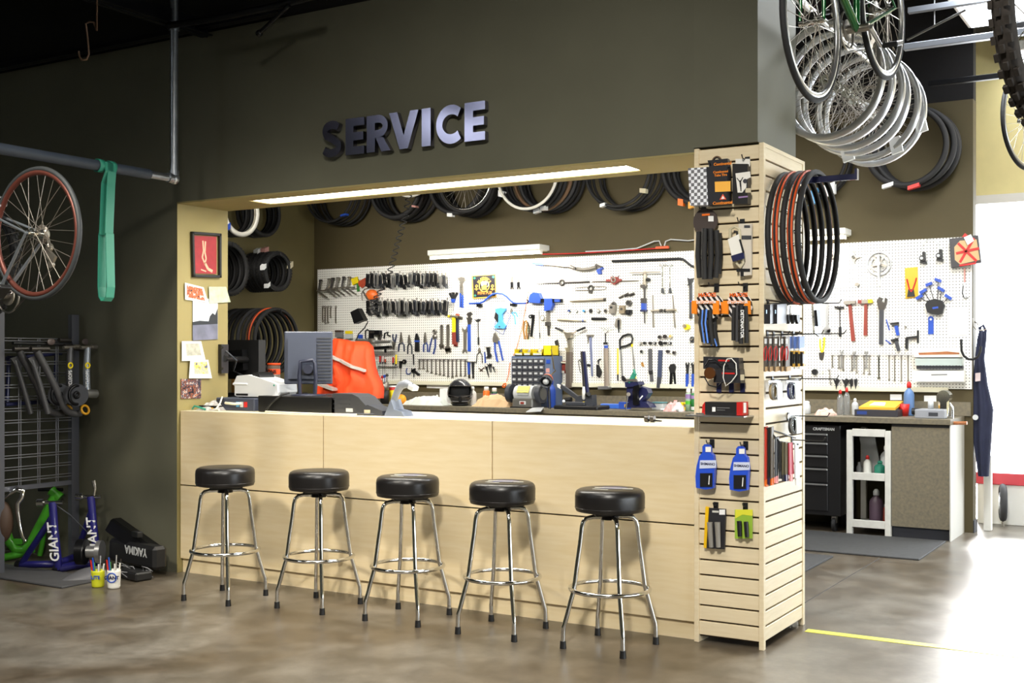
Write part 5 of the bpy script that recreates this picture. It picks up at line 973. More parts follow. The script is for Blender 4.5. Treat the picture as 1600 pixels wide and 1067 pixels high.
# ---- right section
T('cassette_sprocket', 'small dark sprocket cluster near the tower at the top of the right pegboard', 'sprocket', [('gear', steel, [('d', 1300, 399, 6, .03), ('r', 1300, 399, 6, .8)]), ('hub', dsteel, [('d', 1300, 399, 3, .05)])])
T('star_spider', 'four pointed steel star piece at the top of the right pegboard', 'star', [('arms', steel, [('p', [(1326, 402), (1332, 399.5), (1334, 392), (1337, 399.5), (1345, 402), (1338, 405), (1335, 412), (1332, 405)], .02)]), ('hub', chrome, [('d', 1335, 402, 2.6, .04)])])
T('crankset', 'silver chainring with five arms and a crank arm pointing down', 'crankset', [('outer_ring', alu, [('r', 1373.5, 412.3, 18, 1.6)]), ('inner_ring', alu, [('r', 1373.5, 412.3, 12, 1.4)]), ('spider', steel, [('b', 1373.5, 412.3, 1373.5+13*math.cos(a), 412.3+13*math.sin(a), 4, 3, .02) for a in [math.radians(d) for d in (18, 90, 162, 234, 306)]]), ('crank_arm', alu, [('b', 1373.5, 400, 1374, 446, 4, 3.4, .03, .02), ('d', 1373.5, 412, 4, .055)])])
for i, (x, y) in enumerate(((1442.5, 404), (1468.5, 400))): T('bicycle_lamp', ('left' if i == 0 else 'right')+' of two black lamps strung on a wire loop', 'lamp', [('body', black, [('d', x, y, 4.5, .05), ('b', x+2, y-10, x+2.5, y+5, 4, 4, .04)]), ('bracket', black, [('b', x-4, y+5, x+6, y+7, 4, 4, .03)]), ('lens', lgrey, [('d', x-.5, y, 2.4, .056)])], 'pair of black lamps')
T('lamp_wire', 'wire loop arching between the two black lamps', 'wire', [('wire', lgrey, [('t', [(1440, 392), (1442, 380), (1450, 374), (1460, 374), (1467, 382), (1469, 392)], .7, .02)])])
T('gear_box_pack', 'red black and tan boxed part hung over the top right corner of the pegboard', 'box', [('box', mat('pack_black', (48, 46, 50), .4), [('p', [(1485, 374), (1530, 368), (1535, 411), (1488, 419)], .05)]), ('tan_field', mat('kraft', (206, 170, 122), .6), [('p', [(1491, 386), (1500, 376), (1526, 374), (1531, 406), (1500, 413), (1492, 406)], .002, .053)]), ('red_star', red, [('b', 1497, 380, 1526, 408, 4, 4, .004, .054), ('b', 1522, 372, 1500, 410, 4, 4, .004, .054), ('b', 1494, 396, 1530, 388, 4, 4, .004, .054), ('b', 1499, 415, 1525, 411, 3, 3, .004, .054)]), ('price_card', paper, [('p', [(1506, 371), (1517, 366), (1522, 376), (1512, 383)], .003, .06)]), ('hook_tab', red, [('p', [(1503, 371), (1508, 364), (1513, 368), (1508, 375)], .01, .03)])])
T('pliers_pack', 'yellow carded pack with red handled pliers', 'pack', [('card', mat('pack_yellow', (226, 176, 30), .4), [('p', [(1414, 419), (1434, 417), (1435, 464), (1415, 467)], .006)]), ('pliers', red, [('t', [(1417, 436), (1421, 452), (1424, 456)], 1.1, .02), ('t', [(1432, 434), (1427, 450), (1424, 456)], 1.1, .02)]), ('jaws', black, [('p', [(1420, 452), (1428, 452), (1430, 463), (1418, 464)], .02)])])
hw = [(1437, 464, 1449, 472), (1443, 455, 1453, 470), (1452, 445, 1459, 469), (1466, 437, 1465, 468), (1471, 452, 1469, 470), (1482, 464, 1474, 473)]
T('hex_key_set', 'fan of blue handled hex keys in a black holder lettered in blue', 'hex keys', [('holder', black, [('p', [(1447, 476), (1451, 470), (1462, 467), (1473, 470), (1477, 478), (1473, 490), (1466, 492), (1458, 491), (1450, 488)], .04)]), ('logo', blue, [('b', 1457, 481.5, 1466, 480, 3, 3, .002, .043)])]+[('key_shaft', dsteel, [('c', x0, y0, x1, y1, .6, .6, .022)]) for x0, y0, x1, y1 in hw]+[('key_handle', blue, [('b', x0-5, y0+(3 if i < 3 else -3)*(1 if i not in (2, 3) else .3), x0+5, y0-(3 if i < 3 else -3)*(1 if i not in (2, 3) else .9), 4.6, 4.4, .022, .012)]) for i, (x0, y0, x1, y1) in enumerate(hw)])
T('chain_checker', 'blue upright chain gauge below the hex keys', 'gauge', [('body', blue, [('x', 1450.7, 497, 1459, 522, .012), ('d', 1454.8, 498, 4.1, .012)]), ('hole', lgrey, [('d', 1454.8, 499, 1.8, .014)]), ('tail', lgrey, [('b', 1455, 522, 1455, 531, 6, 4, .006)])])
T('note_sheet', 'white sheet of paper pinned at the right end of the pegboard', 'paper', [('sheet', paper, [('p', [(1482, 481), (1511, 480), (1512, 523), (1482, 524)], .003)])])
T('axle_rod', 'thin horizontal axle rod with a round end knob', 'rod', [('rod', lgrey, [('c', 1294, 446, 1338, 445, .8, .8, .02)]), ('knob', steel, [('d', 1340.5, 444.7, 3, .04)])])
adj('long silver adjustable wrench hanging head down beside the tower', 1292.5, 461, 512, 5, 6, alu)
T('mallet', 'slim black hammer with a small head, left of the red handled hammers', 'hammer', [('head', black, [('b', 1305, 480, 1319, 480.5, 3, 3, .03)]), ('shaft', dsteel, [('c', 1312, 481, 1312.5, 512, .9, .9)]), ('grip', black, [('c', 1312.5, 511, 1313, 526, 2.2, 2.2)])])
T('claw_hammer', 'red handled hammer with all steel head', 'hammer', [('head', steel, [('b', 1320, 473, 1338, 472, 5, 4.6, .04), ('b', 1328, 470, 1328, 476, 6, 6, .044)]), ('handle', dred, [('b', 1328.5, 475, 1334, 533, 4.4, 5.6, .024)])])
T('claw_hammer', 'red handled hammer with red and yellow tipped head', 'hammer', [('head', steel, [('b', 1348, 471.5, 1358, 471, 5.6, 5.6, .04)]), ('tip', dred, [('b', 1342, 471.6, 1348, 471.5, 5, 5.2, .04)]), ('tip', yellow, [('b', 1358, 471, 1364, 470.6, 5.4, 5.6, .04)]), ('handle', dred, [('b', 1353.5, 475, 1353, 524, 4.2, 5.4, .024)])])
T('adjustable_wrench', 'heavy dark adjustable wrench with jaws up', 'wrench', [('head', dsteel, [('p', [(1371, 470), (1375, 464), (1379, 466), (1378, 472), (1383, 473), (1384, 465), (1387, 467), (1386, 475), (1382, 484), (1374, 484)], .03)]), ('handle', dgrey, [('b', 1378, 483, 1377.5, 538, 6.4, 6, .026)])])
T('torque_driver', 'upper small black and blue crank driver', 'driver', [('bar', black, [('b', 1392, 506, 1405, 505, 3, 4, .03)]), ('grip', blue, [('b', 1401, 509, 1404, 524, 5, 4.4, .03)]), ('rod', blue, [('b', 1385, 499, 1390, 516, 1.6, 1.6)])])
T('torque_driver', 'lower small black crank driver', 'driver', [('bar', black, [('b', 1393, 532, 1404, 530, 3, 4, .03)]), ('grip', dgrey, [('b', 1401, 533, 1405, 548, 5, 4.4, .03)]), ('rod', blue, [('b', 1384, 531, 1392, 537, 1.6, 1.6)])])
T('offset_driver', 'black z-shaped offset driver right of the crank drivers', 'driver', [('bar', black, [('b', 1435, 516, 1435, 536, 2.4, 2.4, .03), ('b', 1417, 528, 1435, 526, 3, 3, .03), ('b', 1417.5, 528, 1417.5, 545, 4, 3.4, .03)]), ('ball', steel, [('d', 1415.5, 511, 1.6, .03)])])
wrow(555, 1297, 1430, [1301, 1311, 1318, 1331, 1339, 1350, 1358.5, 1373.5, 1389.5, 1398, 1408.5, 1419], [574, 576, 579, 580, 583, 584, 585, 592, 594, 595, 596, 596], 'the right hand wrench row', 'right wrench row', (7,))
for i, x in enumerate((1315, 1335, 1354)): openend(ORD[i]+' large wrench from the left overlapping the right hand wrench row', x, 547, 577, 2.6, 2.8, alu)
T('glass_tube_box', 'white box with a wood grained window, top of three long boxes', 'box', [('box', white, [('x', 1431, 544, 1505, 558, .07)]), ('wood_window', wood, [('p', [(1435, 551), (1460, 550), (1480, 549), (1499, 551), (1499, 553.5), (1436, 554.5)], .002, .073)])])
T('glass_tube_box', 'clear glass tray, middle of three long boxes', 'tray', [('tray', mat('milky_glass', (186, 198, 192), .2), [('x', 1433, 560, 1506, 571, .07)]), ('rail', dgrey, [('x', 1434, 571.5, 1506, 576, .05)])])
T('glass_tube_box', 'plain white box with faint print, lowest of three long boxes', 'box', [('box', white, [('x', 1431, 579, 1509, 596, .08)]), ('print', grey, [('b', 1455, 585.6, 1480, 585.2, 2, 2, .001, .083)])])
T('bike_hook', 'large black padded hook curving out from the right end of the pegboard', 'hook', [('hook', black, [('t', [(1502, 537), (1502.5, 548), (1506, 556), (1513, 561), (1521, 561.5), (1528, 557), (1532, 549), (1533, 541)], 1.9, .12), ('c', 1502, 537, 1502, 530, 1.9, 1.9, .1)]), ('arm', steel, [('t', [(1520, 497), (1521, 510), (1527, 516), (1536, 516), (1541, 514)], .9, .05)])])
T('wire_stripper', 'yellow handled wire stripper hanging handles up beside the tower', 'pliers', [('handle', yellow, [('t', [(1281.5, 530), (1281.5, 542), (1284, 551)], 1.3)]), ('handle', yellow, [('t', [(1288, 527), (1287.5, 541), (1285, 551)], 1.3)]), ('jaws', dsteel, [('p', [(1280, 551), (1288.5, 550), (1287, 560), (1284, 563), (1281, 560)], .014)])])
T('rubber_disc', 'flat black rubber disc low beside the tower', 'disc', [('disc', black, [('d', 1274, 581, 4.5, .03)])])
T('valve_hook', 'slim steel hook tool low beside the tower', 'hook', [('hook', steel, [('t', [(1293, 578), (1297, 577), (1297, 590), (1298, 602)], .9)]), ('bead', ivory, [('d', 1286, 582, 1.4, .014)])])
for i, (x, w_) in enumerate(((1308, 5), (1322, 6), (1331, 2.4), (1338, 2.4))): T('grease_nozzle', ORD[i]+' black pointed nozzle from the left low on the right pegboard', 'nozzle', [('cone', black, [('p', [(x-w_, 592), (x-1, 594), (x+1, 591), (x+w_, 594), (x+1.6, 600), (x, 608), (x-1.5, 600)], .03)])], 'pointed nozzles')
T('thermometer', 'thin red and white thermometer at the right end of the pegboard', 'thermometer', [('tube', mat('red_white_label', (206, 150, 140), .6), [('b', 1507.5, 419, 1507.5, 441, 2.6, 2.2)])])
T('wire_hook', 'thin curved wire hook below the thermometer', 'hook', [('wire', dgrey, [('t', [(1505, 446), (1503.5, 458), (1507, 466), (1513, 465)], .7)])])
for i, (px0, px1, py) in enumerate(((672, 847, 393), (1238, 1323, 366))):
    xa, xb = on_y(px0, py, 4.42).x, on_y(px1, py, 4.42).x
    z0 = on_y((px0+px1)/2, py, 4.42).z
    t = thing('bench_light', ['white fluorescent bench light above the middle of the pegboard', 'white fluorescent bench light behind the tower on the right pegboard'][i], 'light', ((xa+xb)/2, 4.5, z0-.03))
    obj('housing', MB().box(xa, xb, 4.37, YB+.019, z0-.012, z0+.04, .004), white, t); obj('reflector', MB().box(xa+.01, xb-.01, 4.38, YB-.005, z0-.02, z0-.012), ivory, t)
    obj('tube', MB().cyl((xa+.03, 4.42, z0-.036), (xb-.03, 4.42, z0-.036), .014, seg=12), tube_glow, t)
    for x in (xa+.004, xb-.02): obj('socket', MB().box(x, x+.016, 4.40, 4.44, z0-.055, z0-.012, .003), white, t)
t = thing('power_cord', 'red cord and grey cables along the top of the pegboard to an orange outlet', 'cord', B(1000, 392, .02))
obj('red_cord', MB().tube([B(x, y, .012) for x, y in ((848, 397), (860, 397), (900, 396), (950, 393), (1000, 390), (1028, 388))], .006, 6), red, t)
obj('grey_cable', MB().tube([B(x, y, .02) for x, y in ((915, 393), (960, 391), (995, 388), (1010, 382), (1022, 377), (1030, 376.5), (1033, 384))], .006, 6), lgrey, t)
obj('grey_cable', MB().tube([B(x, y, .02) for x, y in ((1038, 384), (1040, 377), (1048, 374), (1060, 375), (1075, 376), (1092, 374))], .006, 6), lgrey, t)
obj('outlet', MB().box(B(1026, 386, 0).x, B(1046, 386, 0).x, YB-.03, YB+.002, B(1036, 389, 0).z, B(1036, 385, 0).z, .004), mat('outlet_orange', (226, 92, 50), .5), t)
# ---------------------------------------------------------------- workbench along the back wall
ZB = .945; YF = 3.98; XE = .125
tag(obj('bench_worktop', MB().box(-6.74, XE, YF, YB+.018, ZB-.045, ZB, .003), bench_lam), 'long brown laminate workbench top along the back wall under the pegboard', 'worktop')
tag(obj('backsplash', MB().box(-6.74, XE+.05, YB+.001, YB+.019, ZB+.001, 1.06, .002), bench_lam), 'low brown laminate backsplash strip behind the workbench top', 'backsplash')
xc = on_y(1393, 700, YF+.02).x
t = thing('base_cabinet', 'brown laminate base cabinet with side panel coloured pale as if daylit at the right end of the workbench', 'cabinet', ((xc+XE)/2, 4.27, 0))
obj('front', MB().box(xc, XE-.01, YF+.02, YB+.015, .09, ZB-.07), bench_lam, t)
obj('end_panel', MB().box(XE-.01, XE-.001, YF+.015, YB+.015, 0, ZB-.046), mat('daylit_panel', (196, 194, 186), .4), t)  # cabinet end coloured pale, the daylight on it is in the colour
obj('plinth', MB().box(xc, XE-.012, YF+.06, YB, 0, .09), mat('dark_vinyl_base', (42, 44, 52), .5), t)
obj('reveal', MB().box(xc, XE-.012, YF+.03, YF+.05, ZB-.07, ZB-.046), black, t)
tag(obj('base_cabinet', MB().box(-6.6, -1.55, YF+.03, YB, .0, ZB-.046), bench_lam), 'long base cabinet run under the workbench, hidden behind the counter', 'cabinet')
struct('baseboard_back', MB().box(.1905, .2, YB+.02, YB+.16, 0, .1), mat('dark_vinyl_base', (42, 44, 52), .5))
# tool chest
x0, x1 = on_y(1200, 700, YF+.03).x, on_y(1312, 700, YF+.03).x
t = thing('tool_chest', 'black rolling tool chest with silver drawer handles lettered CRAFTSMAN', 'tool chest', ((x0+x1)/2, 4.2, 0))
obj('body', MB().box(x0, x1, YF+.05, YB-.06, .13, .87, .006), mat('chest_black', (24, 23, 24), .35), t)
ztop = .80
for k, (za, zb_) in enumerate(((.735, .80), (.63, .725), (.525, .62), (.40, .515), (.17, .39))):
    d_ = obj('drawer', MB().box(x0+.02, x1-.10, YF+.035, YF+.05, za, zb_, .003), mat('chest_black', (24, 23, 24), .35), t)
    obj('handle', MB().box(x0+.02, x1-.10, YF+.022, YF+.036, zb_-.014, zb_, .003), alu, d_)
text('CRAFTSMAN', .031, (on_y(1287, 665, YF+.047).x, YF+.046, .836), (1, 0, 0), (0, 0, 1), lgrey, t, .003, bold=.03)
for x in (x0+.08, x1-.06):
    for y in (YF+.1, YB-.15):
        cs = obj('caster', MB().cyl((x-.014, y, .058), (x+.014, y, .058), .057, seg=20), rubber, t); obj('fork', MB().box(x-.02, x+.02, y-.02, y+.02, .07, .135), steel, cs)
# white cart frame with bottles
xa, xb = on_y(1322, 700, YF).x, xc-.005
t = thing('shelf_cart', 'white wooden open shelf frame between the tool chest and the laminate cabinet', 'shelf', ((xa+xb)/2, 4.2, 0))
pw = mat('worn_white_paint', (214, 212, 204), .6, var=.06, scale=20)
for x in (xa, xb-.045):
    for y in (YF+.01, YB-.12): obj('post', MB().box(x, x+.045, y, y+.045, 0, .84, .002), pw, t)
for z in (.06, .44, .79): obj('rail', MB().box(xa+.045, xb-.045, YF+.012, YF+.04, z, z+.06, .002), pw, t)
for z in (.06, .44): obj('shelf_board', MB().box(xa+.02, xb-.02, YF+.055, YB-.125, z, z+.018), pw, t)
def bottle(name, label, c, r, h, m_, cap_m, nk=.35, cat='bottle', capr=.45, group=None):
    c = Vector(c); t_ = thing(name, label, cat, c, group)
    obj('body', MB().lathe(c, (0, 0, 1), [(.001, 0), (r*.95, 0), (r, h*.04), (r, h*.62), (r*.85, h*.70), (r*nk, h*.80), (r*nk, h*.84), (.001, h*.84)], 18), m_, t_)
    obj('cap', MB().lathe(c, (0, 0, 1), [(.001, h*.82), (r*capr, h*.82), (r*capr, h*.93), (r*capr*.5, h), (.001, h)], 14), cap_m, t_)
    return t_
cy_ = YF+.16
bottle('glue_bottle', 'white squeeze bottle with red tip on the upper cart shelf', (xa+.13, cy_, .459), .033, .17, white, red)
bottle('teal_bottle', 'teal squat bottle on the upper cart shelf', (xa+.225, cy_+.02, .459), .045, .13, teal, teal)
bottle('white_jug', 'tall white jug at the right of the upper cart shelf', (xb-.08, cy_+.06, .459), .05, .26, lgrey, white)
bottle('purple_bottle', 'dull purple bottle on the lower cart shelf', (xa+.2, cy_, .079), .055, .28, mat('dull_purple', (84, 66, 80), .4), lgrey)
bottle('red_can', 'small red can at the right of the lower cart shelf', (xb-.085, cy_+.03, .079), .034, .16, dred, alu, .9)
tag(obj('spray_can', MB().lathe((xa+.06, cy_+.02, .459), (0, 0, 1), [(.001, 0), (.024, 0), (.024, .07), (.012, .09), (.012, .11), (.001, .11)], 14), grey), 'short grey can at the left of the upper cart shelf', 'can')
tag(obj('paper_roll', MB().obox((xa+.1, cy_+.22, .62), (.06, 0, .02), (0, .01, 0), (-.03, 0, .16)), lgrey), 'pale perforated sheet leaning on the upper cart shelf', 'sheet')
# floor mats, tape, joint
q = on_z(1436, 876, 0)
tag(obj('floor_mat', MB().box(-3.4, q.x, q.y, YF-.02, 0, .012, .003), mat('charcoal_mat', (66, 66, 66), .8, var=.12, scale=30)), 'long charcoal anti fatigue mat in front of the workbench', 'mat')
q2 = on_z(1302, 871, 0)
tag(obj('floor_mat', MB().box(-3.2, q2.x, .95, q2.y, 0, .014, .003), mat('charcoal_mat', (66, 66, 66), .8, var=.12, scale=30)), 'second charcoal mat behind the tower and counter', 'mat')
a, b_, c_, d_ = on_z(1255, 986, 0), on_z(1510, 1021, 0), on_z(1510, 1011, 0), on_z(1264, 979, 0)
tag(obj('floor_tape', MB().box(a.x+.01, 2.2, a.y-.01, a.y+.055, .0002, .0022), mat('yellow_tape', (232, 226, 90), .5, var=.05, scale=20)), 'yellow tape line across the concrete floor beside the tower', 'tape')
j = on_z(1378, 870, 0); o = obj('floor_joint', MB().box(j.x-.004, j.x+.004, .7, 3.0, .0, .0008), mat('joint_grey', (70, 66, 62), .9)); o['kind'] = 'structure'

# ---------------------------------------------------------------- things standing on the bench
def Bz(px, py, z=ZB):
    q_ = on_z(px, py, z)
    if q_.y > 4.36 or q_.y < 4.0: q_ = on_y(px, py, max(4.03, min(4.30, q_.y))); q_.z = z
    return q_
def pxm(px, p): return px*depth(p)/FOC
p = on_y(719, 629, 4.20); R = pxm(21.5, p)
t = thing('full_face_helmet', 'black full face helmet with open visor on the workbench', 'helmet', (p.x, p.y, ZB))
view = (CAM-p); view.z = 0; view.normalize(); sd = Vector((-view.y, view.x, 0)); c = Vector((p.x, p.y, ZB+R*.97))
sh = MB(); V = []; seg, rg = 28, 18; keep = []
for i in range(rg+1):
    a = PI*i/rg
    for k in range(seg):
        b2 = 2*PI*k/seg; d = view*math.cos(b2)+sd*math.sin(b2); r_ = R*(1.0+.16*max(0, math.cos(b2))*(1 if a > PI*.5 else .3)); V.append(c+d*(math.sin(a)*r_*.93)+Vector((0, 0, math.cos(a)*R*(1.0 if a < PI*.7 else .95))))
fs_ = []
for i in range(rg-1):
    for k in range(seg):
        a = (i+.5)/rg; b2 = (k+.5)/seg*2*PI; fr_ = math.cos(b2)
        if .36 < a < .60-.06*(1-min(1, abs(math.sin(b2))*2)) and fr_ > .52: continue
        fs_.append((i*seg+k, i*seg+(k+1) % seg, (i+1)*seg+(k+1) % seg, (i+1)*seg+k))
sh.add(V, fs_, True); obj('shell', sh, mat('helmet_black', (44, 44, 47), .2, coat=.6), t)
obj('liner', MB().ball(c-view*R*.1, (R*.78, R*.78, R*.8), 18, 12), mat('dark_lining', (14, 14, 14), .9), t)
obj('chin_vent', MB().obox(c+view*R*1.06-Vector((0, 0, R*.45)), sd*R*.12, (0, 0, R*.22), view*R*.06, .01), blackm, t)
rim = []
for k in range(25):
    b2 = -1.05+2.1*k/24 if k < 25 else 0; d = view*math.cos(b2)+sd*math.sin(b2); rim.append((d, b2))
def hp(d, b2, a): r_ = R*(1.0+.16*max(0, math.cos(b2))*(1 if a > PI*.5 else .3)); return c+d*(math.sin(a)*r_*.945)+Vector((0, 0, math.cos(a)*R))
obj('visor_rim', MB().tube([hp(d, b2, PI*(.335+.02*abs(b2))) for d, b2 in rim]+[hp(d, b2, PI*(.61-.06*abs(b2))) for d, b2 in rim[::-1]], R*.035, 6, True), dsteel, t)
obj('chin_stripe', MB().tube([hp(d, b2, PI*.72) for d, b2 in rim[3:22]], R*.03, 6), grey, t)
obj('neck_roll', MB().torus(c-Vector((0, 0, R*.86)), (0, 0, 1), R*.52, R*.1, 24, 8), black, t)
bottle('spray_bottle', 'small white spray bottle right behind the helmet', Bz(739, 628), .035, .19, white, white)
def can(label, px, py, r, h, m_, bands):
    c = Bz(px, py); t_ = thing('spray_can', label, 'can', c)
    obj('body', MB().lathe(c, (0, 0, 1), [(.001, 0), (r, 0), (r, h*.74), (r*.8, h*.80), (.001, h*.80)], 18), m_, t_)
    for z0_, z1_, mm in bands: obj('label_band', MB().lathe(c, (0, 0, 1), [(r+.001, h*z0_), (r+.001, h*z1_)], 18), mm, t_)
    obj('cap', MB().lathe(c, (0, 0, 1), [(.001, h*.78), (r*.75, h*.78), (r*.7, h*.97), (r*.5, h), (.001, h)], 16), white, t_)
can('orange spray can with white cap behind the crumpled paper', 760, 620, .034, .19, orange, [(.35, .55, mat('pale_orange', (250, 200, 160), .5))])
can('dark green spray can with white cap behind the crumpled paper', 772.5, 620, .032, .18, mat('bottle_green', (30, 74, 44), .4), [(.5, .68, mat('lilac_label', (150, 120, 170), .5)), (.3, .45, lgrey)])
def crumple(name, label, cat, px0, px1, pyb, hpx, dep, m_, seed, z=ZB):
    random.seed(seed); a, b2 = [Vector((on_y(q_, pyb, 4.1 if px0 < 1200 else 4.12).x, 4.1 if px0 < 1200 else 4.12, z)) for q_ in (px0, px1)]; h = pxm(hpx, a); n_, mrow = 12, 7; V = []
    for j_ in range(mrow+1):
        for i in range(n_+1):
            u_, v_ = i/n_, j_/mrow; e = math.sin(PI*u_)**.45*math.sin(PI*v_)**.55
            V.append(a.lerp(b2, u_)+Vector((random.uniform(-.012, .012), dep*(v_-.0)+random.uniform(-.01, .01), max(.001, h*e*random.uniform(.62, 1.0)) if 0 < j_ < mrow and 0 < i < n_ else 0)))
    random.seed(11); m2 = MB().add(V, [(j_*(n_+1)+i, j_*(n_+1)+i+1, (j_+1)*(n_+1)+i+1, (j_+1)*(n_+1)+i) for j_ in range(mrow) for i in range(n_)], False)
    m2.add([V[0], V[n_], V[-1], V[-1-n_]], [(3, 2, 1, 0)])
    return tag(obj(name, m2, m_), label, cat)
crumple('crumpled_paper', 'crumpled brown kraft paper on the bench right of the helmet', 'paper', 737, 795, 633, 22, .22, mat('kraft_paper', (212, 178, 138), .8), 3)
crumple('plastic_sheet', 'crumpled white paper on the bench left of the helmet', 'paper', 628, 690, 632, 17, .2, mat('white_wrap', (226, 232, 224), .7), 5)
c = Bz(690, 630); tag(obj('white_carton', MB().box(c.x-.04, c.x+.05, c.y+.02, c.y+.1, ZB, ZB+.16, .004), paper), 'small white carton left behind the helmet', 'carton')
c = Bz(683, 629); bottle('pill_bottle', 'small white pill bottle between crumpled paper and carton', c, .025, .1, lgrey, white)
tag(obj('wall_notice', MB().prism([on_y(x, y, YB+.018) for x, y in ((667, 600), (700, 601), (700, 607), (667, 606))], (0, -.003, 0)), paper), 'white paper slip on the wall below the pegboard', 'paper')
p = on_y(601, 624, 4.2)
t = thing('travel_mug', 'black and silver travel mug standing behind the counter phone', 'mug', (p.x, p.y, ZB)); r = pxm(7.2, p); h = pxm(34, p)
obj('body', MB().lathe((p.x, p.y, ZB), (0, 0, 1), [(.001, 0), (r*.95, 0), (r*1.05, h*.6), (.001, h*.6)], 20), black, t); obj('glass', MB().lathe((p.x, p.y, ZB), (0, 0, 1), [(.001, h*.6), (r*.95, h*.6), (r*.9, h), (.001, h)], 20), steel, t)
for k in range(3): obj('screw_head', MB().ball((p.x-.03+.03*k, p.y, ZB+h+.05+.01*k), .017, 10, 6).cyl((p.x-.03+.03*k, p.y, ZB+h), (p.x-.03+.03*k, p.y, ZB+h+.05), .004, seg=6), [red, blue, dsteel][k], t)
p = on_y(616, 624, 4.3)
t = thing('grease_tub', 'yellow tub with red and white lid behind the counter phone', 'tub', (p.x, p.y, ZB)); r = pxm(8, p); h = pxm(28, p)
obj('tub', MB().lathe((p.x, p.y, ZB), (0, 0, 1), [(.001, 0), (r*.9, 0), (r, h*.75), (.001, h*.75)], 20), yellow, t); obj('band', MB().lathe((p.x, p.y, ZB), (0, 0, 1), [(r*1.01, h*.75), (r*1.01, h*.92), (.001, h*.92)], 20), red, t); obj('lid', MB().lathe((p.x, p.y, ZB), (0, 0, 1), [(r*1.05, h*.92), (r*1.05, h), (.001, h)], 20), paper, t)
p = on_y(627, 628, 4.12); r = pxm(8, p); tag(obj('orange_fruit', MB().ball((p.x, p.y, ZB+r), r, 18, 12), mat('orange_peel', (248, 160, 20), .5, bump=.2, scale=80)), 'single round orange on the bench behind the phone', 'fruit')
# small parts cabinet
xa, xb = on_y(798, 600, 4.33).x, on_y(862, 600, 4.33).x; zt = on_y(830, 556, 4.33).z; bg = mat('cabinet_blue_grey', (98, 112, 138), .45)
t = thing('parts_cabinet', 'blue-grey cabinet of small clear drawers with a blue badge on the bench', 'cabinet', ((xa+xb)/2, 4.43, ZB))
obj('body', MB().box(xa, xb, 4.34, YB-.001, ZB, zt, .004), bg, t)
w_ = (xb-xa)*.80/6; h_ = (zt-ZB)*.60/5
drm = mat('smoky_drawer', (74, 74, 78), .25); dp = dl = None
for r_ in range(5):
    for c_ in range(6):
        xx = xa+.014+c_*w_; zz = zt-.022-(r_+1)*h_
        if dp is None:
            dp = obj('drawer', MB().box(xx+.003, xx+w_-.003, 4.322, 4.342, zz+.003, zz+h_-.003, .002), drm, t); dl = obj('drawer_label', MB().box(xx+w_*.25, xx+w_*.75, 4.316, 4.322, zz+h_*.35, zz+h_*.68), lgrey, dp); ox, oz = xx, zz
        else:
            d2 = dp.copy(); COL.objects.link(d2); d2.parent = t; d2.location = (xx-ox, 0, zz-oz); e2 = dl.copy(); COL.objects.link(e2); e2.parent = d2
zb2 = zt-.022-5*h_-.02
for c_ in range(3): obj('large_drawer', MB().box(xa+.014+c_*w_*2, xa+.014+(c_+1)*w_*2-.006, 4.322, 4.342, ZB+.03, zb2, .003), drm, t)
obj('badge', MB().box(xb-.065, xb-.02, 4.334, 4.341, zt-.075, zt-.035, .003), blue, t)
for z, m_ in ((zt-.16, mat('red_white_label', (206, 150, 140), .6)), (zt-.21, lgrey)): obj('sticker', MB().box(xb-.066, xb-.03, 4.336, 4.341, z, z+.04), m_, t)
for i, (u0, u1) in enumerate(((.08, .30), (.30, .50), (.52, .78), (.78, 1.0))):
    t2 = thing('parts_bin', ORD[i]+' yellow bin from the left on top of the parts cabinet', 'bin', (xa+(xb-xa)*(u0+u1)/2, 4.4, zt), 'yellow bins on the cabinet'); bx0, bx1 = xa+(xb-xa)*u0+.003, xa+(xb-xa)*u1-.003; hh = .10 if i == 3 else .065
    obj('tray', MB().box(bx0, bx1, 4.335, 4.47, zt, zt+.008).box(bx0, bx0+.006, 4.335, 4.47, zt, zt+hh).box(bx1-.006, bx1, 4.335, 4.47, zt, zt+hh).box(bx0, bx1, 4.335, 4.341, zt, zt+hh*(.5 if i < 3 else 1)).box(bx0, bx1, 4.464, 4.47, zt, zt+hh), yellow, t2)
    if i < 3: obj('contents', MB().ball(((bx0+bx1)/2, 4.41, zt+.03), ((bx1-bx0)*.38, .05, .04), 8, 6), [black, grey, steel][i], t2); obj('label_strip', MB().box(bx0+.01, bx1-.01, 4.331, 4.335, zt+.008, zt+.026), lgrey, t2)
# bench grinder
p = on_y(822, 634, 4.14); gg = mat('grinder_grey', (112, 110, 104), .4, .3)
t = thing('bench_grinder', 'grey bench grinder with two wheel guards in front of the parts cabinet', 'grinder', (p.x, p.y, ZB)); zc_ = ZB+.135
obj('motor', MB().cyl((p.x-.10, p.y, zc_), (p.x+.10, p.y, zc_), .075, seg=24), lgrey, t)
obj('base', MB().box(p.x-.105, p.x+.12, p.y-.09, p.y+.09, ZB, ZB+.09, .012), gg, t)
obj('foot_pad', MB().box(p.x-.12, p.x+.13, p.y-.1, p.y+.1, ZB, ZB+.012, .003), black, t)
for sx in (-1, 1):
    gx = p.x+sx*.165; g_ = obj('wheel_guard', MB().cyl((gx-.022, p.y, zc_), (gx+.022, p.y, zc_), .09, seg=26).cyl((p.x+sx*.1, p.y, zc_), (gx, p.y, zc_), .03), dgrey, t); obj('guard_cover', MB().cyl((gx+sx*.022, p.y, zc_), (gx+sx*.027, p.y, zc_), .06, seg=20), gg, g_)
obj('nameplate', MB().obox((p.x+.01, p.y-.068, zc_+.04), (.065, 0, 0), (0, .016, .03), (0, -.003, .0015)), mat('yellow_plate', (222, 210, 110), .5), t)
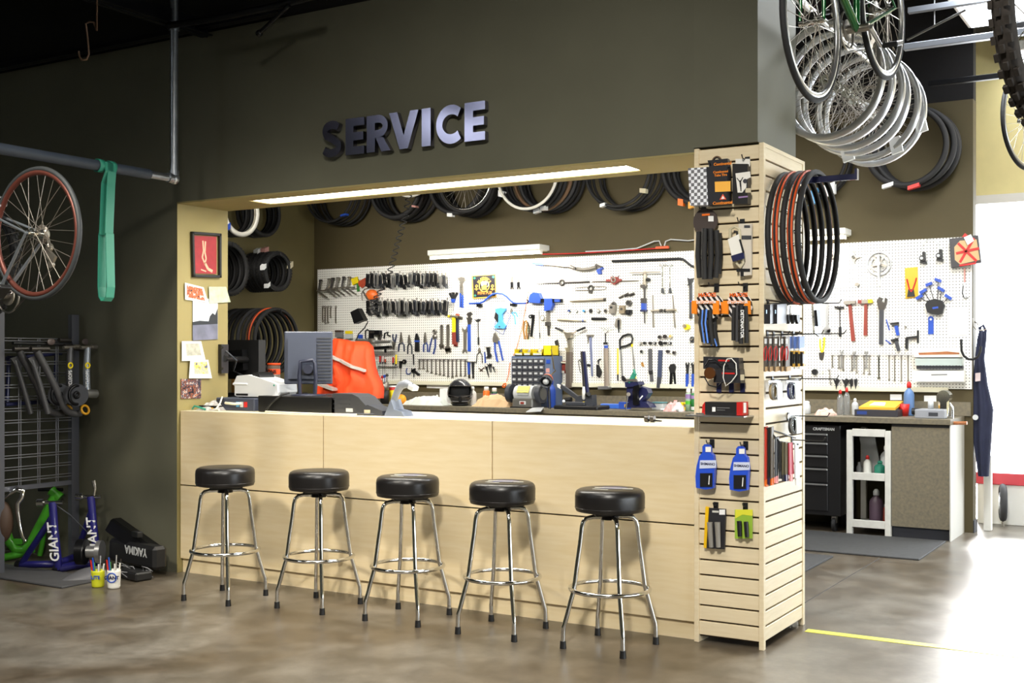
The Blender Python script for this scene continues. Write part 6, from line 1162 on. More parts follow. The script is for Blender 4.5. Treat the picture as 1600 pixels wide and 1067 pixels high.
obj('nameplate', MB().obox((p.x+.01, p.y-.077, zc_+.008), (.06, 0, 0), (0, .0015, .022), (0, -.003, 0)), mat('plate_grey', (168, 170, 168), .5), t)
obj('switch', MB().box(p.x-.02, p.x+.05, p.y-.097, p.y-.088, ZB+.03, ZB+.065, .006), lgrey, t); obj('switch_rocker', MB().box(p.x-.005, p.x+.035, p.y-.101, p.y-.096, ZB+.037, ZB+.058, .003), dred, t)
# lamp on the grinder and blue bottle
p2 = on_y(853, 596, 4.02)
t = thing('work_lamp', 'grey cone work lamp on a thin arm above the grinder', 'lamp', (p2.x, 4.06, ZB)); ld = (CAM-p2).normalized()*.8+Vector((-.25, 0, -.35)); ld.normalize()
obj('shade', MB().lathe(p2-ld*.03, ld, [(.03, -.06), (.05, -.03), (.058, .03), (.06, .05), (.055, .05), (.05, .02), (.02, -.03)], 22), dgrey, t); obj('bulb', MB().ball(p2+ld*.0, .03, 12, 8), lgrey, t)
obj('heat_band', MB().lathe(p2-ld*.03, ld, [(.052, -.03), (.057, -.005)], 22), mat('lamp_orange', (236, 110, 80), .5), t); obj('arm', MB().tube([p2-ld*.09, p2-ld*.12+Vector((.04, .05, .05)), p2+Vector((.03, .1, .12)), p2+Vector((-.01, .12, .3))], .006, 6), mat('brass_arm', (130, 112, 70), .4, .6), t)
obj('stem', MB().cyl(p2-ld*.08, Vector((p2.x+.03, 4.04, ZB)), .012), black, t)
bottle('blue_bottle', 'tall bottle with blue lower half and blue cap beside the grinder', Bz(862, 628), .04, .27, blue, blue, .4)
# truing stand
p = on_y(905, 640, 4.06)
t = thing('truing_stand', 'black wheel truing stand with two upright bars on the bench', 'truing stand', (p.x, p.y, ZB))
xl = on_y(870, 640, 4.05).x; xr = on_y(938, 640, 4.05).x
obj('base', MB().box(xl, xr, 3.985, 4.25, ZB, ZB+.035, .008), black, t)
obj('tray', MB().box(xl+.1, xl+.3, 4.03, 4.2, ZB+.035, ZB+.07, .006), dgrey, t)
ct = on_y(912, 618, 4.1); obj('body', MB().prism([on_y(x, y, 4.06) for x, y in ((898, 632), (899, 622), (906, 618), (925, 617), (926, 634), (900, 636))], (0, .09, 0)), dgrey, t)
for i, (a, b2) in enumerate((((909.5, 549), (914, 620)), ((912.5, 549), (919, 620)))): obj('upright', MB().obox((on_y(*a, 4.10)+on_y(*b2, 4.10))/2, (on_y(*b2, 4.10)-on_y(*a, 4.10))/2, (.011, 0, 0), (0, .014, 0), .002), [dsteel, navy][i], t)
obj('caliper_arm', MB().obox((on_y(877, 603, 4.1)+on_y(903, 622, 4.1))/2, (on_y(903, 622, 4.1)-on_y(877, 603, 4.1))/2, (0, .018, 0), (.004, 0, .02), .004), dgrey, t)
obj('caliper_tip', MB().prism([on_y(x, y, 4.09) for x, y in ((870, 600), (875, 602), (880, 600), (881, 604), (876, 608), (871, 605))], (0, .03, 0)), white, t)
obj('adjust_knob', MB().cyl(on_y(917, 617, 4.05), on_y(917, 617, 4.05)+Vector((.03, -.02, .01)), .02).cyl(on_y(883, 625, 4.08), on_y(893, 624, 4.08), .022), black, t)
obj('bulb_cap', MB().ball(on_y(881, 627, 4.06), .016, 10, 8), paper, t); obj('yellow_badge', MB().cyl(on_y(912, 630, 4.055), on_y(912, 630, 4.045), .016, seg=16), yellow, t); obj('lever_body', MB().lathe(on_y(912, 613, 4.05), (0, 0, 1), [(.001, -.07), (.014, -.06), (.016, 0), (.012, .05), (.001, .055)], 12), white, t)
tag(obj('wrench_tray', MB().prism([on_z(x, y, ZB+.0005) for x, y in ((822, 644), (845, 643), (850, 637), (838, 634))], (0, 0, .006)), lgrey), 'flat silver pliers-like sheet at the front bench edge below the grinder', 'sheet')
# vise
p = on_y(992, 636, 4.10); s_ = pxm(1, p)
t = thing('bench_vise', 'dark navy bench vise bolted to the worktop', 'vise', (p.x, p.y, ZB))
def Vp(x, y, yy=0.): return on_y(x, y, p.y+yy)
obj('base', MB().prism([Vp(*q_) for q_ in ((976, 637), (1016, 637), (1012, 631), (1003, 627), (985, 627), (978, 631))], (0, .14, 0)), navy, t)
obj('body', MB().prism([Vp(*q_, .02) for q_ in ((979, 628), (979, 604), (990, 602), (1000, 604), (1010, 607), (1013, 614), (1008, 622), (1000, 629))], (0, .1, 0)), navy, t)
obj('fixed_jaw', MB().prism([Vp(*q_, .0) for q_ in ((977, 605), (976, 597), (996, 596), (998, 601), (992, 604))], (0, .13, 0)), navy, t)
obj('jaw_plate', MB().box(Vp(979, 596).x, Vp(996, 596).x, p.y-.008, p.y, Vp(990, 596).z, Vp(990, 592).z), steel, t)
obj('slide', MB().prism([Vp(*q_, -.035) for q_ in ((989, 633), (988, 612), (990, 603), (998, 601), (999, 606), (995, 612), (997, 632))], (0, .04, 0)), blackm, t)
obj('screw', MB().cyl(Vp(982, 616, -.09), Vp(982, 616, .02), .018, seg=14), steel, t); obj('handle', MB().cyl(Vp(981, 617, -.085), Vp(977, 645, -.085), .006).ball(Vp(977, 645, -.085), .012, 10, 6), chrome, t)
obj('mark', MB().obox(Vp(1001, 622, .018), (.02, 0, .022), (0, .002, 0), (-.004, 0, .004)), paper, t)
tag(obj('tool_grip', MB().cyl(on_y(985, 596, 4.3) if False else on_y(984, 598, 4.12), on_y(992, 583, 4.12), .022, seg=14).cyl(on_y(992, 583, 4.12), on_y(990, 577, 4.12), .01), teal), 'teal grip of a tool clamped in the vise', 'tool handle')
c = Bz(949, 634); tag(obj('blue_case', MB().box(c.x-.1, c.x+.1, c.y+.05, c.y+.12, ZB, ZB+.045, .006), mat('sky_blue_case', (60, 112, 214), .4)), 'flat bright blue case on the bench behind the truing stand', 'case')
c = Bz(972, 633); t = thing('blue_carton', 'small blue carton between the blue case and the vise', 'carton', (c.x, c.y, ZB)); obj('box', MB().box(c.x-.055, c.x+.04, c.y+.04, c.y+.11, ZB, ZB+.065, .002), blue, t); obj('yellow_print', MB().box(c.x+.005, c.x+.03, c.y+.037, c.y+.04, ZB+.015, ZB+.045), gold, t)
c = Bz(1026, 637); t = thing('parts_tray', 'clear grey parts tray right of the vise', 'tray', (c.x, c.y, ZB)); obj('tray', MB().box(c.x-.06, c.x+.05, c.y+.02, c.y+.12, ZB, ZB+.06, .004), lgrey, t); obj('lid', MB().box(c.x-.065, c.x+.055, c.y+.015, c.y+.125, ZB+.06, ZB+.072, .003), mat('teal_lid', (90, 140, 146), .5), t)
crumple('plastic_bag', 'clear plastic bag of white and red parts on the bench near the tower', 'bag', 1036, 1062, 637, 18, .14, mat('bag_mix', (214, 214, 212), .4, rgb2=(206, 110, 100), scale=14), 8)
c = Bz(1068, 637); t = thing('yellow_clamp', 'yellow plastic clamp lying on the bench beside the green cans', 'clamp', (c.x, c.y, ZB)); obj('body', MB().box(c.x-.045, c.x+.045, c.y+.03, c.y+.07, ZB, ZB+.03, .006).box(c.x-.045, c.x-.02, c.y+.03, c.y+.07, ZB, ZB+.075, .006), yellow, t); obj('jaw', MB().box(c.x-.01, c.x+.05, c.y+.03, c.y+.07, ZB+.055, ZB+.075, .005), yellow, t)
can('green spray can with lilac label close to the tower', 1085, 638, .031, .2, mat('leaf_green', (42, 124, 62), .4), [(.55, .7, mat('lilac_label', (150, 120, 170), .5)), (.05, .2, lgrey)])
can('pale green striped can just left of the green one', 1075.5, 638, .026, .2, mat('sage', (150, 180, 150), .5), [(.3, .45, lime), (.55, .75, mat('lilac_label', (150, 120, 170), .5))])
c = Bz(1050, 640); tag(obj('chisel', MB().cyl(Bz(1032, 640, ZB+.012), Bz(1052, 640, ZB+.012), .009).cyl(Bz(1052, 640, ZB+.014), Bz(1062, 641, ZB+.014), .013), lgrey), 'slim white handled tool lying at the bench edge near the tower', 'tool')
# ---- right part of the bench
crumple('shop_rag', 'pink shop rag on the bench right of the tower', 'rag', 1271, 1303, 649, 12, .12, mat('pink_rag', (226, 186, 172), .8), 9)
for i, (px, h) in enumerate(((1313, .21), (1323, .23), (1336, .14))): bottle('squeeze_bottle', ORD[i]+' clear squeeze bottle from the left beside the pink rag', Bz(px, 648-(i == 2)), .027, h, clear if i < 2 else lgrey, [red, red, white][i], .4, group='squeeze bottles')
c0, c1 = Bz(1335, 650), Bz(1401, 652)
t = thing('shipping_box', 'flat dark carton under the yellow envelope', 'carton', (c0.x, c0.y, ZB)); obj('box', MB().box(c0.x, c1.x, c0.y, c0.y+.3, ZB, ZB+.055, .002), mat('carton_dark', (52, 50, 56), .5), t); obj('label', MB().box(c0.x+.02, c0.x+.1, c0.y-.001, c0.y, ZB+.015, ZB+.042), mat('mid_blue_grip', (40, 64, 130), .45), t)
t = thing('padded_envelope', 'yellow padded envelope lying on the dark carton', 'envelope', (c0.x+.1, c0.y+.1, ZB+.055)); obj('envelope', MB().prism([(c0.x+.03, c0.y+.02, ZB+.056), (c1.x-.02, c0.y+.01, ZB+.056), (c1.x-.02, c0.y+.28, ZB+.1), (c0.x+.06, c0.y+.28, ZB+.1)], (0, 0, .02)), mat('envelope_yellow', (236, 178, 52), .6), t); obj('address_label', MB().prism([(c0.x+.1, c0.y+.08, ZB+.0875), (c1.x-.12, c0.y+.07, ZB+.086), (c1.x-.14, c0.y+.2, ZB+.107), (c0.x+.11, c0.y+.2, ZB+.107)], (0, 0, .002)), paper, t)
c = Bz(1412, 650); tag(obj('plastic_cup', MB().lathe(c, (0, 0, 1), [(.001, 0), (.036, 0), (.047, .1), (.044, .1), (.034, .006), (.001, .006)], 20), red), 'red plastic cup on the bench in front of the spray bottle', 'cup')
bottle('cleaner_bottle', 'tall clear spray bottle with red collar and blue liquid', Bz(1416, 643)+Vector((0, .1, 0)), .042, .28, mat('blue_liquid', (96, 130, 180), .3), red, .3)
c0, c1 = Bz(1429, 654), Bz(1476, 656)
t = thing('postal_scale', 'grey rectangular scale with a small display on the bench', 'scale', (c0.x, c0.y, ZB)); obj('body', MB().box(c0.x, c1.x, c0.y, c0.y+.25, ZB, ZB+.07, .006), mat('scale_grey', (150, 152, 158), .4), t); obj('display', MB().box(c1.x-.12, c1.x-.05, c0.y-.002, c0.y, ZB+.02, ZB+.048), dgrey, t); obj('knob', MB().cyl((c0.x-.04, c0.y+.1, ZB+.05), (c0.x+.005, c0.y+.1, ZB+.05), .028), black, t)
tag(obj('small_bottle', MB().lathe((c0.x+.09, c0.y+.16, ZB+.07), (0, 0, 1), [(.001, 0), (.022, 0), (.022, .055), (.012, .065), (.012, .085), (.001, .085)], 14), lgrey), 'tiny white bottle standing on the scale', 'bottle')
p = Bz(1492, 655); p.x = XE-.07; p.y = 4.16
t = thing('key_vise', 'chrome clamp machine with crank and wooden handle at the bench end', 'machine', (p.x, p.y, ZB)); obj('head', MB().box(p.x-.05, p.x+.03, p.y-.04, p.y+.06, ZB, ZB+.2, .015).cyl((p.x-.01, p.y-.045, ZB+.17), (p.x-.01, p.y+.07, ZB+.17), .05, seg=18), chrome, t)
obj('crank', MB().tube([(p.x+.03, p.y, ZB+.12), (p.x+.055, p.y-.02, ZB+.09), (p.x+.06, p.y-.04, ZB-.03)], .008, 8), chrome, t); obj('grip', MB().cyl((p.x+.055, p.y-.045, ZB-.035), (p.x+.17, p.y-.065, ZB-.03), .014), wood, t); obj('orange_mark', MB().box(p.x-.052, p.x-.05, p.y-.03, p.y+.02, ZB+.03, ZB+.06), orange, t)
for px0, px1, py0, py1, lb in ((1391, 1409, 616, 625, 'left white slip on the splash wall below the right pegboard'), (1444, 1463, 618, 628, 'middle white slip on the splash wall below the right pegboard'), (1475, 1484, 619, 629, 'right white slip on the splash wall below the right pegboard')): tag(obj('wall_notice', MB().prism([on_y(x, y, YB+.0195) for x, y in ((px0, py0), (px1, py0), (px1, py1), (px0, py1))], (0, -.004, 0)), paper), lb, 'paper', 'slips below the pegboard')
c = Bz(1259, 641); bottle('jar', 'small grey jar on the bench right beside the tower', c, .04, .11, lgrey, white, .8, capr=.8)
# ---------------------------------------------------------------- things on the service counter
ZC = HC
def Cz(px, py, z=ZC):
    q_ = on_z(px, py, z)
    if q_.y > .60 or q_.y < .10: q_ = on_y(px, py, max(.10, min(.60, q_.y))); q_.z = z
    return q_
def Cy(px, Y): q_ = on_y(px, 600, Y); q_.z = ZC; return q_
slate = mat('slate_plastic', (62, 68, 84), .45)
# monitor seen from behind, on a black flat computer case
x0, x1 = Cy(418, .25).x, Cy(538, .25).x
t = thing('desktop_computer', 'black flat desktop computer case lying under the monitor', 'computer', ((x0+x1)/2, .3, ZC))
obj('case', MB().box(x0, x1, .16, .48, ZC+.002, ZC+.105, .004), mat('case_black', (20, 20, 21), .4), t)
for x in (x0+.04, x1-.06): obj('foot', MB().box(x, x+.03, .18, .46, ZC, ZC+.004), black, t)
xm0, xm1 = Cy(449, .36).x, Cy(509, .36).x; xmc = (xm0+xm1)/2; zb_ = ZC+.105
zl, zh = on_y(480, 600, .36).z, on_y(480, 518, .36).z
t = thing('computer_monitor', 'dark blue-grey flat monitor on a loop stand, seen from behind', 'monitor', (xmc, .36, zb_))
yaw = math.radians(38); ux = Vector((math.cos(yaw), math.sin(yaw), 0)); nx = Vector((math.sin(yaw), -math.cos(yaw), 0)); cm = Vector((xmc+.01, .37, (zl+zh)/2)); hw_, hh_ = .155, (zh-zl)/2
bk = obj('housing', MB().obox(cm, ux*hw_, (0, 0, hh_), nx*.018, .006), slate, t)
obj('back_hump', MB().prism([cm+ux*a+Vector((0, 0, b2))+nx*.018 for a, b2 in ((-.13, -hh_*.8), (.05, -hh_*.8), (.05, hh_*.75), (-.13, hh_*.75))], nx*.03), slate, t)
for k in range(14):
    z = cm.z-hh_*.85+k*hh_*1.6/13; obj('vent_rib', MB().obox(Vector((cm.x, cm.y, z))+ux*(.10)+nx*.02, ux*(.045), nx*.004, (0, 0, .0035)), dgrey, t)
lp = [(-.05, 0), (-.055, .12), (-.047, .21), (.03, .22), (.045, .2), (.05, .1), (.045, 0)]
obj('stand', MB().tube([Vector((cm.x, cm.y, zb_+.01+b2))+nx*.085+ux*a for a, b2 in lp], .013, 8).cyl(Vector((cm.x, cm.y, zb_+.17))+nx*.085, Vector((cm.x, cm.y, zb_+.17))+nx*.03, .03), mat('stand_navy', (34, 38, 56), .4), t)
obj('stand_base', MB().lathe((cm.x+nx.x*.05, cm.y+nx.y*.05, zb_), (0, 0, 1), [(.001, 0), (.115, 0), (.11, .008), (.001, .014)], 28), mat('stand_navy', (34, 38, 56), .4), t)
obj('port_panel', MB().obox(cm+nx*.05-Vector((0, 0, hh_*.55)), ux*.05, (0, 0, .018), nx*.003), black, t)
tag(obj('keyboard_tray', MB().box(Cy(492, .52).x, Cy(560, .52).x, .485, .66, ZC+.085, ZC+.108, .006).box(Cy(505, .52).x, Cy(515, .52).x, .5, .52, ZC, ZC+.085).box(Cy(545, .52).x, Cy(553, .52).x, .5, .52, ZC, ZC+.085), dgrey), 'thin dark keyboard shelf behind the monitor', 'keyboard')
# label printer on a grey box of electronics
x0, x1 = Cy(354, .3).x, Cy(414, .3).x
t = thing('network_box', 'slate grey electronics box with cable ports under the label printer', 'electronics', ((x0+x1)/2, .3, ZC))
obj('box', MB().box(x0, x1, .2, .45, ZC, ZC+.085, .006), slate, t)
for k in range(5): obj('rib', MB().box(x0+.01+k*.014, x0+.017+k*.014, .196, .2, ZC+.012, ZC+.075), dgrey, t)
for x, m_ in ((x0+.19, lblue), (x0+.225, lgrey), (x0+.26, red)): obj('port', MB().box(x, x+.025, .195, .2, ZC+.025, ZC+.06), m_, t)
obj('cable', MB().tube([(x0+.07, .19, ZC+.09), (x0+.09, .15, ZC+.05), (x0+.08, .12, ZC+.008), (x0+.12, .11, ZC+.008)], .006, 6), ivory, t)
obj('cable', MB().tube([(x0+.1, .19, ZC+.05), (x0+.16, .16, ZC+.05), (x0+.22, .15, ZC+.048), (x0+.24, .19, ZC+.05)], .009, 6), ivory, t)
px0, px1 = Cy(380, .32).x, Cy(446, .32).x; z0 = ZC+.086; lp_ = mat('printer_white', (222, 224, 226), .4)
t = thing('label_printer', 'white label printer with rounded top on the electronics box', 'printer', ((px0+px1)/2, .33, z0))
W2 = px1-px0
prof = [(0, .015), (0, .075), (-.012, .09), (.02, .145), (.12, .152), (W2*.6, .13), (W2-.02, .098), (W2, .088), (W2+.004, .04), (W2-.02, .008), (.02, .008)]
obj('shell', MB().prism([(px0+a, .24, z0+b2) for a, b2 in prof], (0, .19, 0)), lp_, t)
obj('front_lip', MB().box(px0-.014, px0+.12, .232, .242, z0+.083, z0+.097, .004), lp_, t); obj('paper_slot', MB().box(px0+.015, px0+.12, .236, .242, z0+.015, z0+.027), black, t); obj('status_light', MB().cyl((px1-.025, .241, z0+.085), (px1-.025, .237, z0+.085), .006), teal, t)
obj('roll', MB().cyl((px0+.17, .26, z0+.135), (px0+.17, .4, z0+.135), .035, seg=18), black, t); obj('foot', MB().box(px0+.03, px0+.06, .25, .42, z0-.001, z0+.008).box(px1-.06, px1-.03, .25, .42, z0-.001, z0+.008), dgrey, t)
# receipt printer, card terminal, phone
x0, x1 = Cy(533, .25).x, Cy(590, .25).x
t = thing('receipt_printer', 'dark grey receipt printer with rounded back beside the computer case', 'printer', ((x0+x1)/2, .25, ZC)); W3 = x1-x0
obj('shell', MB().prism([(x0+a, .16, ZC+b2) for a, b2 in ((0, 0), (0, .12), (.01, .13), (W3*.55, .128), (W3*.72, .11), (W3*.92, .06), (W3, .04), (W3, 0))], (0, .17, 0)), mat('graphite', (62, 63, 66), .45), t)
for k in range(3): obj('groove', MB().box(x0+.01, x0+W3*.5, .157, .161, ZC+.035+k*.028, ZC+.039+k*.028), dgrey, t)
obj('label', MB().box(x0+W3*.4, x0+W3*.58, .156, .16, ZC+.018, ZC+.04), lgrey, t)
x0 = Cy(584, .2).x
t = thing('card_reader', 'small sloped card reader between receipt printer and phone', 'card reader', (x0, .2, ZC)); obj('body', MB().prism([(x0-.03, .14, ZC), (x0-.03, .14, ZC+.055), (x0+.0, .14, ZC+.065), (x0+.11, .14, ZC+.03), (x0+.11, .14, ZC)], (0, .13, 0)), dgrey, t); obj('sticker', MB().box(x0-.025, x0+.02, .137, .14, ZC+.01, ZC+.035), mat('cream_label', (200, 190, 160), .6), t)
x0 = Cy(612, .2).x
t = thing('barcode_scanner', 'grey upright barcode scanner leaning in its stand', 'scanner', (x0, .2, ZC)); sg2 = mat('scanner_grey', (128, 132, 140), .4)
obj('stand', MB().prism([(x0-.02, .15, ZC), (x0+.03, .15, ZC+.10), (x0+.055, .15, ZC+.04), (x0+.11, .15, ZC+.03), (x0+.13, .15, ZC)], (0, .10, 0)), mat('stand_blue_grey', (104, 112, 128), .4), t)
obj('scanner', MB().tube([(x0-.02, .2, ZC+.02), (x0+.015, .2, ZC+.09), (x0+.045, .2, ZC+.15), (x0+.07, .2, ZC+.185), (x0+.11, .2, ZC+.195), (x0+.15, .2, ZC+.18)], [.018, .02, .022, .026, .026, .02], 10), sg2, t); obj('nose', MB().obox((x0+.16, .2, ZC+.172), (.02, 0, -.008), (0, .03, 0), (.005, 0, .014), .004), lgrey, t)
obj('cable', MB().tube([(x0-.02, .2, ZC+.02), (x0-.05, .16, ZC+.012), (x0-.12, .13, ZC+.008), (x0-.2, .12, ZC+.008)], .006, 6), dgrey, t)
tag(obj('white_cable', MB().tube([Cy(*q_)+Vector((0, 0, .006)) for q_ in ((415, .12), (440, .085), (470, .07), (505, .06), (530, .075), (552, .1), (562, .14))], .006, 6), ivory), 'white cable lying along the front edge of the counter', 'cable')
tag(obj('black_cable', MB().tube([Cy(415, .14)+Vector((0, 0, .01)), Cy(424, .13)+Vector((0, 0, .06)), Cy(440, .15)+Vector((0, 0, .115)), Cy(452, .2)+Vector((0, 0, .125))], .006, 6), black), 'black cable curving from the electronics box up to the monitor', 'cable')
tag(obj('paper_slip', MB().prism([Cy(425, .2)+Vector((0, 0, .1055)), Cy(432, .2)+Vector((0, 0, .1055)), Cy(446, .36)+Vector((0, 0, .1055)), Cy(438, .36)+Vector((0, 0, .1055))], (0, 0, .002)), paper), 'white paper strip on top of the black computer case', 'paper')
# clutter at the left end
q = Cy(298, .2); random.seed(4)
crm = mat('clear_bag', (206, 210, 206), .3, rgb2=(150, 140, 136), scale=40)
m_ = MB(); V = []; n_ = 9
for j_ in range(7):
    for i in range(n_+1):
        u_, v_ = i/n_, j_/6; e = math.sin(PI*u_)**.5*math.sin(PI*v_)**.5; V.append(Vector((-3.965+.2*u_, .12+.2*v_+random.uniform(-.01, .01), ZC+(max(.004, .07*e*random.uniform(.5, 1.)) if 0 < i < n_ and 0 < j_ < 6 else .001))))
m_.add(V, [(j_*(n_+1)+i, j_*(n_+1)+i+1, (j_+1)*(n_+1)+i+1, (j_+1)*(n_+1)+i) for j_ in range(6) for i in range(n_)]); random.seed(11)
tag(obj('parts_bag', m_, crm), 'crumpled clear plastic bag of parts at the left end of the counter', 'bag')
q = Cy(330, .16)
t = thing('black_case', 'black tool case with small pale print at the left end of the counter', 'case', (q.x, .2, ZC)); obj('body', MB().box(q.x-.11, q.x+.06, .34, .44, ZC, ZC+.07, .005), black, t); obj('print', MB().box(q.x-.05, q.x+.03, .337, .34, ZC+.045, ZC+.058), lgrey, t)
t = thing('black_case', 'low black strip of sockets in front of the black tool case', 'case', (q.x, .2, ZC)); obj('body', MB().box(q.x-.1, q.x+.07, .14, .2, ZC, ZC+.032, .004), blackm, t); obj('mark', MB().box(q.x-.02, q.x+.04, .137, .14, ZC+.008, ZC+.02), gold, t)
tag(obj('folded_paper', MB().prism([Cy(337, .26), Cy(352, .2), Cy(352, .2)+Vector((0, 0, .075))], (.004, .1, 0)), paper), 'white folded paper wedge beside the electronics box', 'paper')
tag(obj('green_cord', MB().tube([(-3.97, .1, ZC+.01), (-3.94, .09, ZC+.03), (-3.9, .1, ZC+.02), (-3.86, .11, ZC+.008)], .007, 6), teal), 'short green cord at the very left end of the counter', 'cord')
# axle skewer and white sheet at the right end
a, b2 = Cy(1008, .36), Cy(1036, .36)
t = thing('axle_skewer', 'small black axle with two round nuts on the counter near the tower', 'axle', (a.x, .36, ZC)); obj('shaft', MB().cyl((a.x, .36, ZC+.012), (b2.x, .34, ZC+.009), .007, .004), blackm, t)
for f_ in (.1, .42): obj('nut', MB().cyl(a.lerp(b2, f_)+Vector((-.01, 0, .018)), a.lerp(b2, f_)+Vector((.012, 0, .018)), .018, seg=14), dsteel, t)
tag(obj('paper_sheet', MB().box(Cy(1028, .2).x, XC1-.02, .12, .3, ZC+.0002, ZC+.0022), paper), 'white sheet of paper on the counter beside the tower', 'paper')
# wall mounted black screen on the khaki wall end
t = thing('wall_monitor', 'black flat screen on a swing arm fixed to the khaki wall end', 'monitor', (XJ+.02, .4, 1.3))
obj('wall_plate', MB().prism([J(x, y, .001) for x, y in ((341, 538), (352, 538), (352, 583), (341, 583))], (.03, 0, 0)), black, t)
for y in (543, 576): obj('bolt', MB().cyl(J(347, y, .03), J(347, y, .036), .009, seg=10), chrome, t)
pa = J(350, 560, .03); pc = on_y(385, 562, .78)
obj('swing_arm', MB().tube([pa, (pa+pc)/2+Vector((.02, -.06, 0)), pc], .022, 10), black, t)
obj('screen', MB().prism([on_y(x, y, .80) for x, y in ((355, 531), (404, 531), (404, 592), (357, 592))], (.02, .05, 0)), black, t)
obj('mount_bracket', MB().prism([on_y(x, y, .74) for x, y in ((357, 548), (378, 546), (380, 578), (360, 580))], (0, .05, 0)), blackm, t)
obj('cable', MB().tube([J(353, 548, .03), J(353, 556, .05)+Vector((.05, .05, -.03)), pc+Vector((-.1, -.03, -.08)), pc+Vector((0, -.02, -.12))], .006, 6), dgrey, t)
# shelf of dark equipment behind the counter, wooden box and canister
xs0, xs1 = on_y(357, 600, 1.1).x, on_y(440, 600, 1.1).x
tag(obj('equipment_cabinet', MB().box(xs0, xs1, 1.0, 1.4, 0, on_y(400, 614, 1.1).z, .006), black), 'black equipment cabinet standing behind the counter', 'cabinet'); zq = on_y(400, 614, 1.1).z
xw = on_y(373, 600, 1.1).x; tag(obj('wooden_box', MB().box(xw-.03, xw+.05, 1.05, 1.2, zq, zq+.14, .003), mat('ply', (176, 128, 60), .6, var=.1, scale=20)), 'small upright wooden box on the black equipment cabinet', 'box')
xv = on_y(428, 600, 1.1).x; r_ = .047
t = thing('canister', 'clear and orange lettered canister with orange lid behind the label printer', 'canister', (xv, 1.1, zq)); h0 = on_y(428, 567, 1.1).z
obj('body', MB().lathe((xv, 1.1, zq), (0, 0, 1), [(.001, 0), (r_, 0), (r_, h0-zq-.015), (.001, h0-zq-.015)], 20), mat('smoky_clear', (110, 96, 86), .3), t); obj('label_band', MB().lathe((xv, 1.1, zq), (0, 0, 1), [(r_+.001, h0-zq-.085), (r_+.001, h0-zq-.045)], 20), mat('bright_orange', (240, 84, 30), .5), t); obj('lid', MB().lathe((xv, 1.1, zq), (0, 0, 1), [(.001, h0-zq), (r_*1.08, h0-zq), (r_*1.08, h0-zq-.016), (.001, h0-zq-.016)], 20), mat('bright_orange', (240, 84, 30), .5), t)
text('ZONE', .036, (xv+.01, 1.1-r_-.002, h0-.065), (1, .3, 0), (0, 0, 1), black, t, .002, bold=.03)
# orange jacket over a tall chair
YJ = 1.15
t = thing('tall_chair', 'dark tall chair almost hidden under the orange jacket', 'chair', (on_y(540, 600, YJ+.14).x, YJ+.14, 0)); xk = on_y(540, 600, YJ+.14).x; zk = on_y(540, 545, YJ+.14).z
obj('backrest', MB().box(xk-.17, xk+.15, YJ+.12, YJ+.15, zk-.5, zk-.03, .01), black, t); obj('post', MB().cyl((xk, YJ+.25, .05), (xk, YJ+.25, .75), .03), blackm, t); obj('seat', MB().box(xk-.2, xk+.2, YJ+.13, YJ+.5, .75, .81, .02), black, t); obj('base', MB().lathe((xk, YJ+.25, 0), (0, 0, 1), [(.001, .05), (.05, .05), (.24, .02), (.24, 0), (.001, 0)], 20), blackm, t)
L_ = [(508, 534), (506, 545), (508, 560), (510, 575), (512, 590), (508, 600), (491, 604), (489, 622)]; R_ = [(562, 533), (569, 541), (571, 556), (573, 572), (577, 585), (583, 596), (586, 607), (585, 622)]
jk = thing('orange_jacket', 'bright orange jacket with a grey reflective stripe draped over a chair behind the monitor', 'jacket', on_y(540, 620, YJ)); nu = 22; V = []; V2 = []
top_b = [3.0*math.sin(i*1.3) for i in range(nu+1)]
for r2 in range(len(L_)):
    for i in range(nu+1):
        u_ = i/nu; x = L_[r2][0]+(R_[r2][0]-L_[r2][0])*u_; y = L_[r2][1]+(R_[r2][1]-L_[r2][1])*u_
        if r2 == 0: y += -5*math.sin(PI*min(1, u_*1.8))*(1 if u_ < .55 else .3)
        bul = .07*math.sin(PI*u_)+.022*math.sin(u_*17+r2*.5)*min(1, r2/3)+.012*math.sin(u_*31+r2); yy = YJ+.06-bul-.05*min(1, r2/2)
        p_ = on_y(x, y, YJ); V.append(Vector((p_.x, yy, p_.z))); V2.append(Vector((p_.x, YJ+.11, p_.z-.004)))
mj = MB(); nr = len(L_); W1 = nu+1
mj.add(V+V2, [(r2*W1+i, r2*W1+i+1, (r2+1)*W1+i+1, (r2+1)*W1+i) for r2 in range(nr-1) for i in range(nu)]+[(nr*W1+r2*W1+i, nr*W1+(r2+1)*W1+i, nr*W1+(r2+1)*W1+i+1, nr*W1+r2*W1+i+1) for r2 in range(nr-1) for i in range(nu)]+[(i, nr*W1+i, nr*W1+i+1, i+1) for i in range(nu)]+[(r2*W1, (r2+1)*W1, nr*W1+(r2+1)*W1, nr*W1+r2*W1) for r2 in range(nr-1)]+[(r2*W1+nu, nr*W1+r2*W1+nu, nr*W1+(r2+1)*W1+nu, (r2+1)*W1+nu) for r2 in range(nr-1)], True)
ojm = mat('jacket_orange', (236, 72, 22), .7, var=.08, scale=12); obj('body', mj, ojm, jk)
def on_jacket(pts):
    out = []
    for x, y in pts:
        p_ = on_y(x, y, YJ); nb = sorted(V, key=lambda q_: (q_.x-p_.x)**2+(q_.z-p_.z)**2)[:8]; out.append(Vector((p_.x, min(q_.y for q_ in nb)-.012, p_.z)))
    return out
refl = mat('reflective_grey', (170, 168, 162), .4); pts = on_jacket([(507+66*k/11, 543+36*(k/11)**.95) for k in range(12)]); ms = MB()
for a, b2 in zip(pts[:-1], pts[1:]): ms.obox((a+b2)/2, (b2-a)/2+(b2-a)*.04, (0, .016, 0), Vector((0, 0, .0085)))
obj('reflective_stripe', ms, refl, jk)
